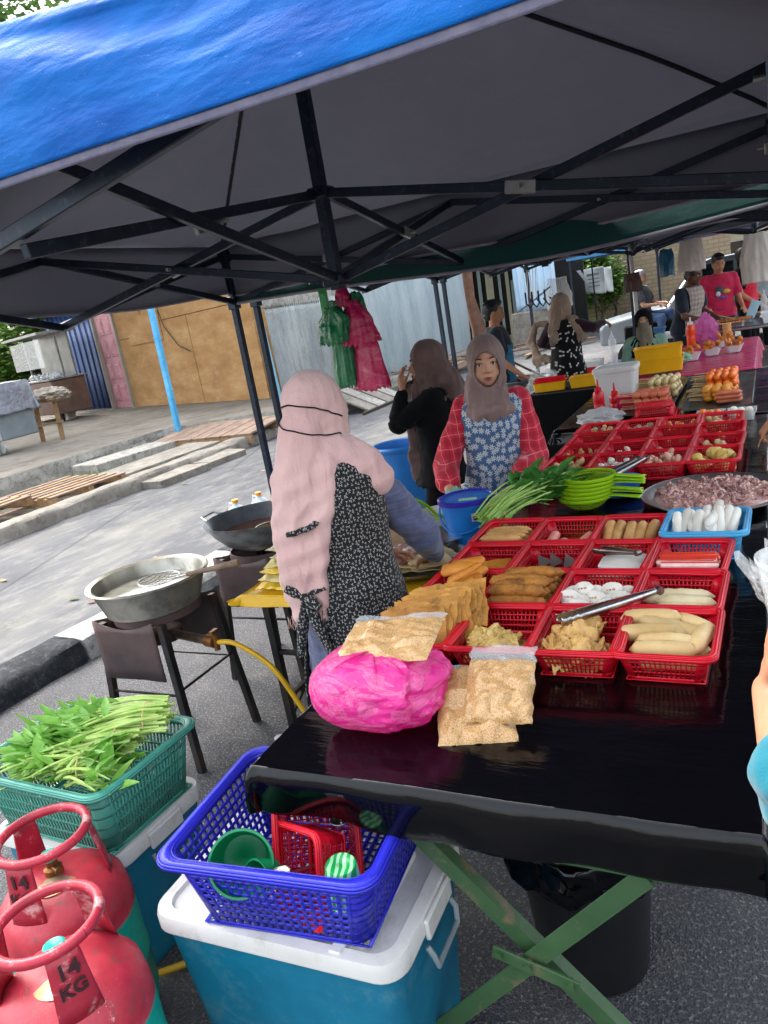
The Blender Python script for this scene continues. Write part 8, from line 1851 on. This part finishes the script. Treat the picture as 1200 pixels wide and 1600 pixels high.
for i in range(5): crumple('plastic_bag', ['clear bag','rolled paper','grey pouch','white pouch','small bag'][i]+' among the clutter on the hawker cart counter', 'bag', tuple(q(-1.0+.42*i,-.1,1.52)), (.12,.1,.08), [M_whitef,M_film][i%2], 50+i, 20, 12)
tubbox('red_bin', 'bright red bin standing in front of the hawker cart', tuple(q(-1.25,-1.2,.352)), .7, .5, 1.05, M_red, lid=False, cat='bin'); 
tubbox('white_pail', 'white box under the hawker cart', tuple(q(.35,0,.352)), .4, .3, .2, mat('white_plastic','#d9d9d6'), lid=False, cat='box')
cx2, cy2 = -12.45, 9.55; t = thing('covered_cart', 'grey metal cart under a silvery tarpaulin, propped on bricks', 'cart', (cx2,cy2,.35)); mb = MB(); mb.box((cx2-.35,cy2,.98),(1.1,.8,.75),bev=.02); mb.build('body', mat('pale_grey_steel','#8b9499','#778085',3,.45,.4), t)
cover(t, cx2-.92, cx2+.22, cy2-.42, cy2+.42, 1.60, .55, mat('silver_tarp','#8f929a','#6f727c',4,.35,.5,bump=.6,bscale=6,bdist=.05), name='tarpaulin', seed=5, nx=20, ny=16, flare=.12, wr=.02)
mb = MB(); mb.cyl((cx2+.15,cy2-.42,.47),(cx2+.15,cy2-.38,.47),.075,seg=18); mb.bar((cx2+.08,cy2-.4,.62),(cx2+.15,cy2-.4,.47),.05,.02); mb.build('caster', M_galv, t)
for k in range(4): mb = MB(); mb.box((cx2-.12+.02*k,cy2-.5+.01*k,.39+.062*k),(.34-.03*k,.2,.058),Matrix.Rotation(.1*k,3,'Z'),.01); tag(mb.build('paver_brick', M_white if k < 2 else M_woodL, None), ['bottom pale paver brick under the covered cart','second paver brick from the bottom under the covered cart','third paver brick under the covered cart','top paver brick touching the covered cart'][k], 'brick', 'paver bricks propping the covered cart')
t = thing('wooden_stand', 'rough wooden trestle topped with crumpled newspaper', 'stand', (-12.6,10.6,.35)); 
for x in (-12.9,-12.35): mb = MB(); mb.bar((x,10.5,.35),(x-.06,10.6,1.15),.08,.05); mb.build('leg', M_woodL, t, smooth=False)
mb = MB(); mb.bar((-13.0,10.52,.65),(-12.25,10.52,.7),.06,.04); mb.bar((-13.0,10.6,1.15),(-12.2,10.6,1.15),.5,.03,up=(0,0,1)); mb.build('rail', M_woodL, t, smooth=False); crumple('newspaper', 'crumpled newspaper lying over the wooden trestle', 'newspaper', (-12.5,10.6,1.22), (.38,.3,.14), mat('newsprint','#a89f90','#857c6e',12,.9), 60)
rg = random.Random(77)
for i in range(14):
    x, y = rg.uniform(-6.8,-4.2), rg.uniform(3.5,10); mb = MB(); r = rg.uniform(.03,.07); pts = [(x+r*math.cos(a)*rg.uniform(.5,1), y+r*.6*math.sin(a)*rg.uniform(.5,1), .012+rg.uniform(0,.02)) for a in [2*PI*k/7 for k in range(7)]]; mb.add(pts, [tuple(range(7))])
    tag(mb.build('fallen_leaf', [M_woodL, M_brown, M_leafD][i%3], None, smooth=False), 'small dry leaf lying on the grey road', 'leaf', 'dry leaves on the road')
# ================= individual labels for look-alikes =================
def ordn(i, n):
    w = ['first','second','third','fourth','fifth','sixth','seventh','eighth','ninth','tenth']
    return 'leftmost' if i == 0 else 'rightmost' if i == n-1 else (w[i]+' from left' if i < n/2 else (w[n-1-i]+' from right'))
bpy.context.view_layer.update(); CI = cam.matrix_world.inverted()
def scr(o):
    p = CI @ o.matrix_world.translation; return (p.x/-p.z, p.y/-p.z)
gl = {}
for o in COL.objects:
    if o.parent is None and o.get('label') and o.get('group'): gl.setdefault((o['group'], o['label']), []).append(o)
for (g_, l_), os_ in gl.items():
    if 1 < len(os_) <= 20 and len(l_.split()) <= 13:
        os_.sort(key=lambda o: scr(o)[0])
        for i, o in enumerate(os_): o['label'] = l_+', '+ordn(i, len(os_))
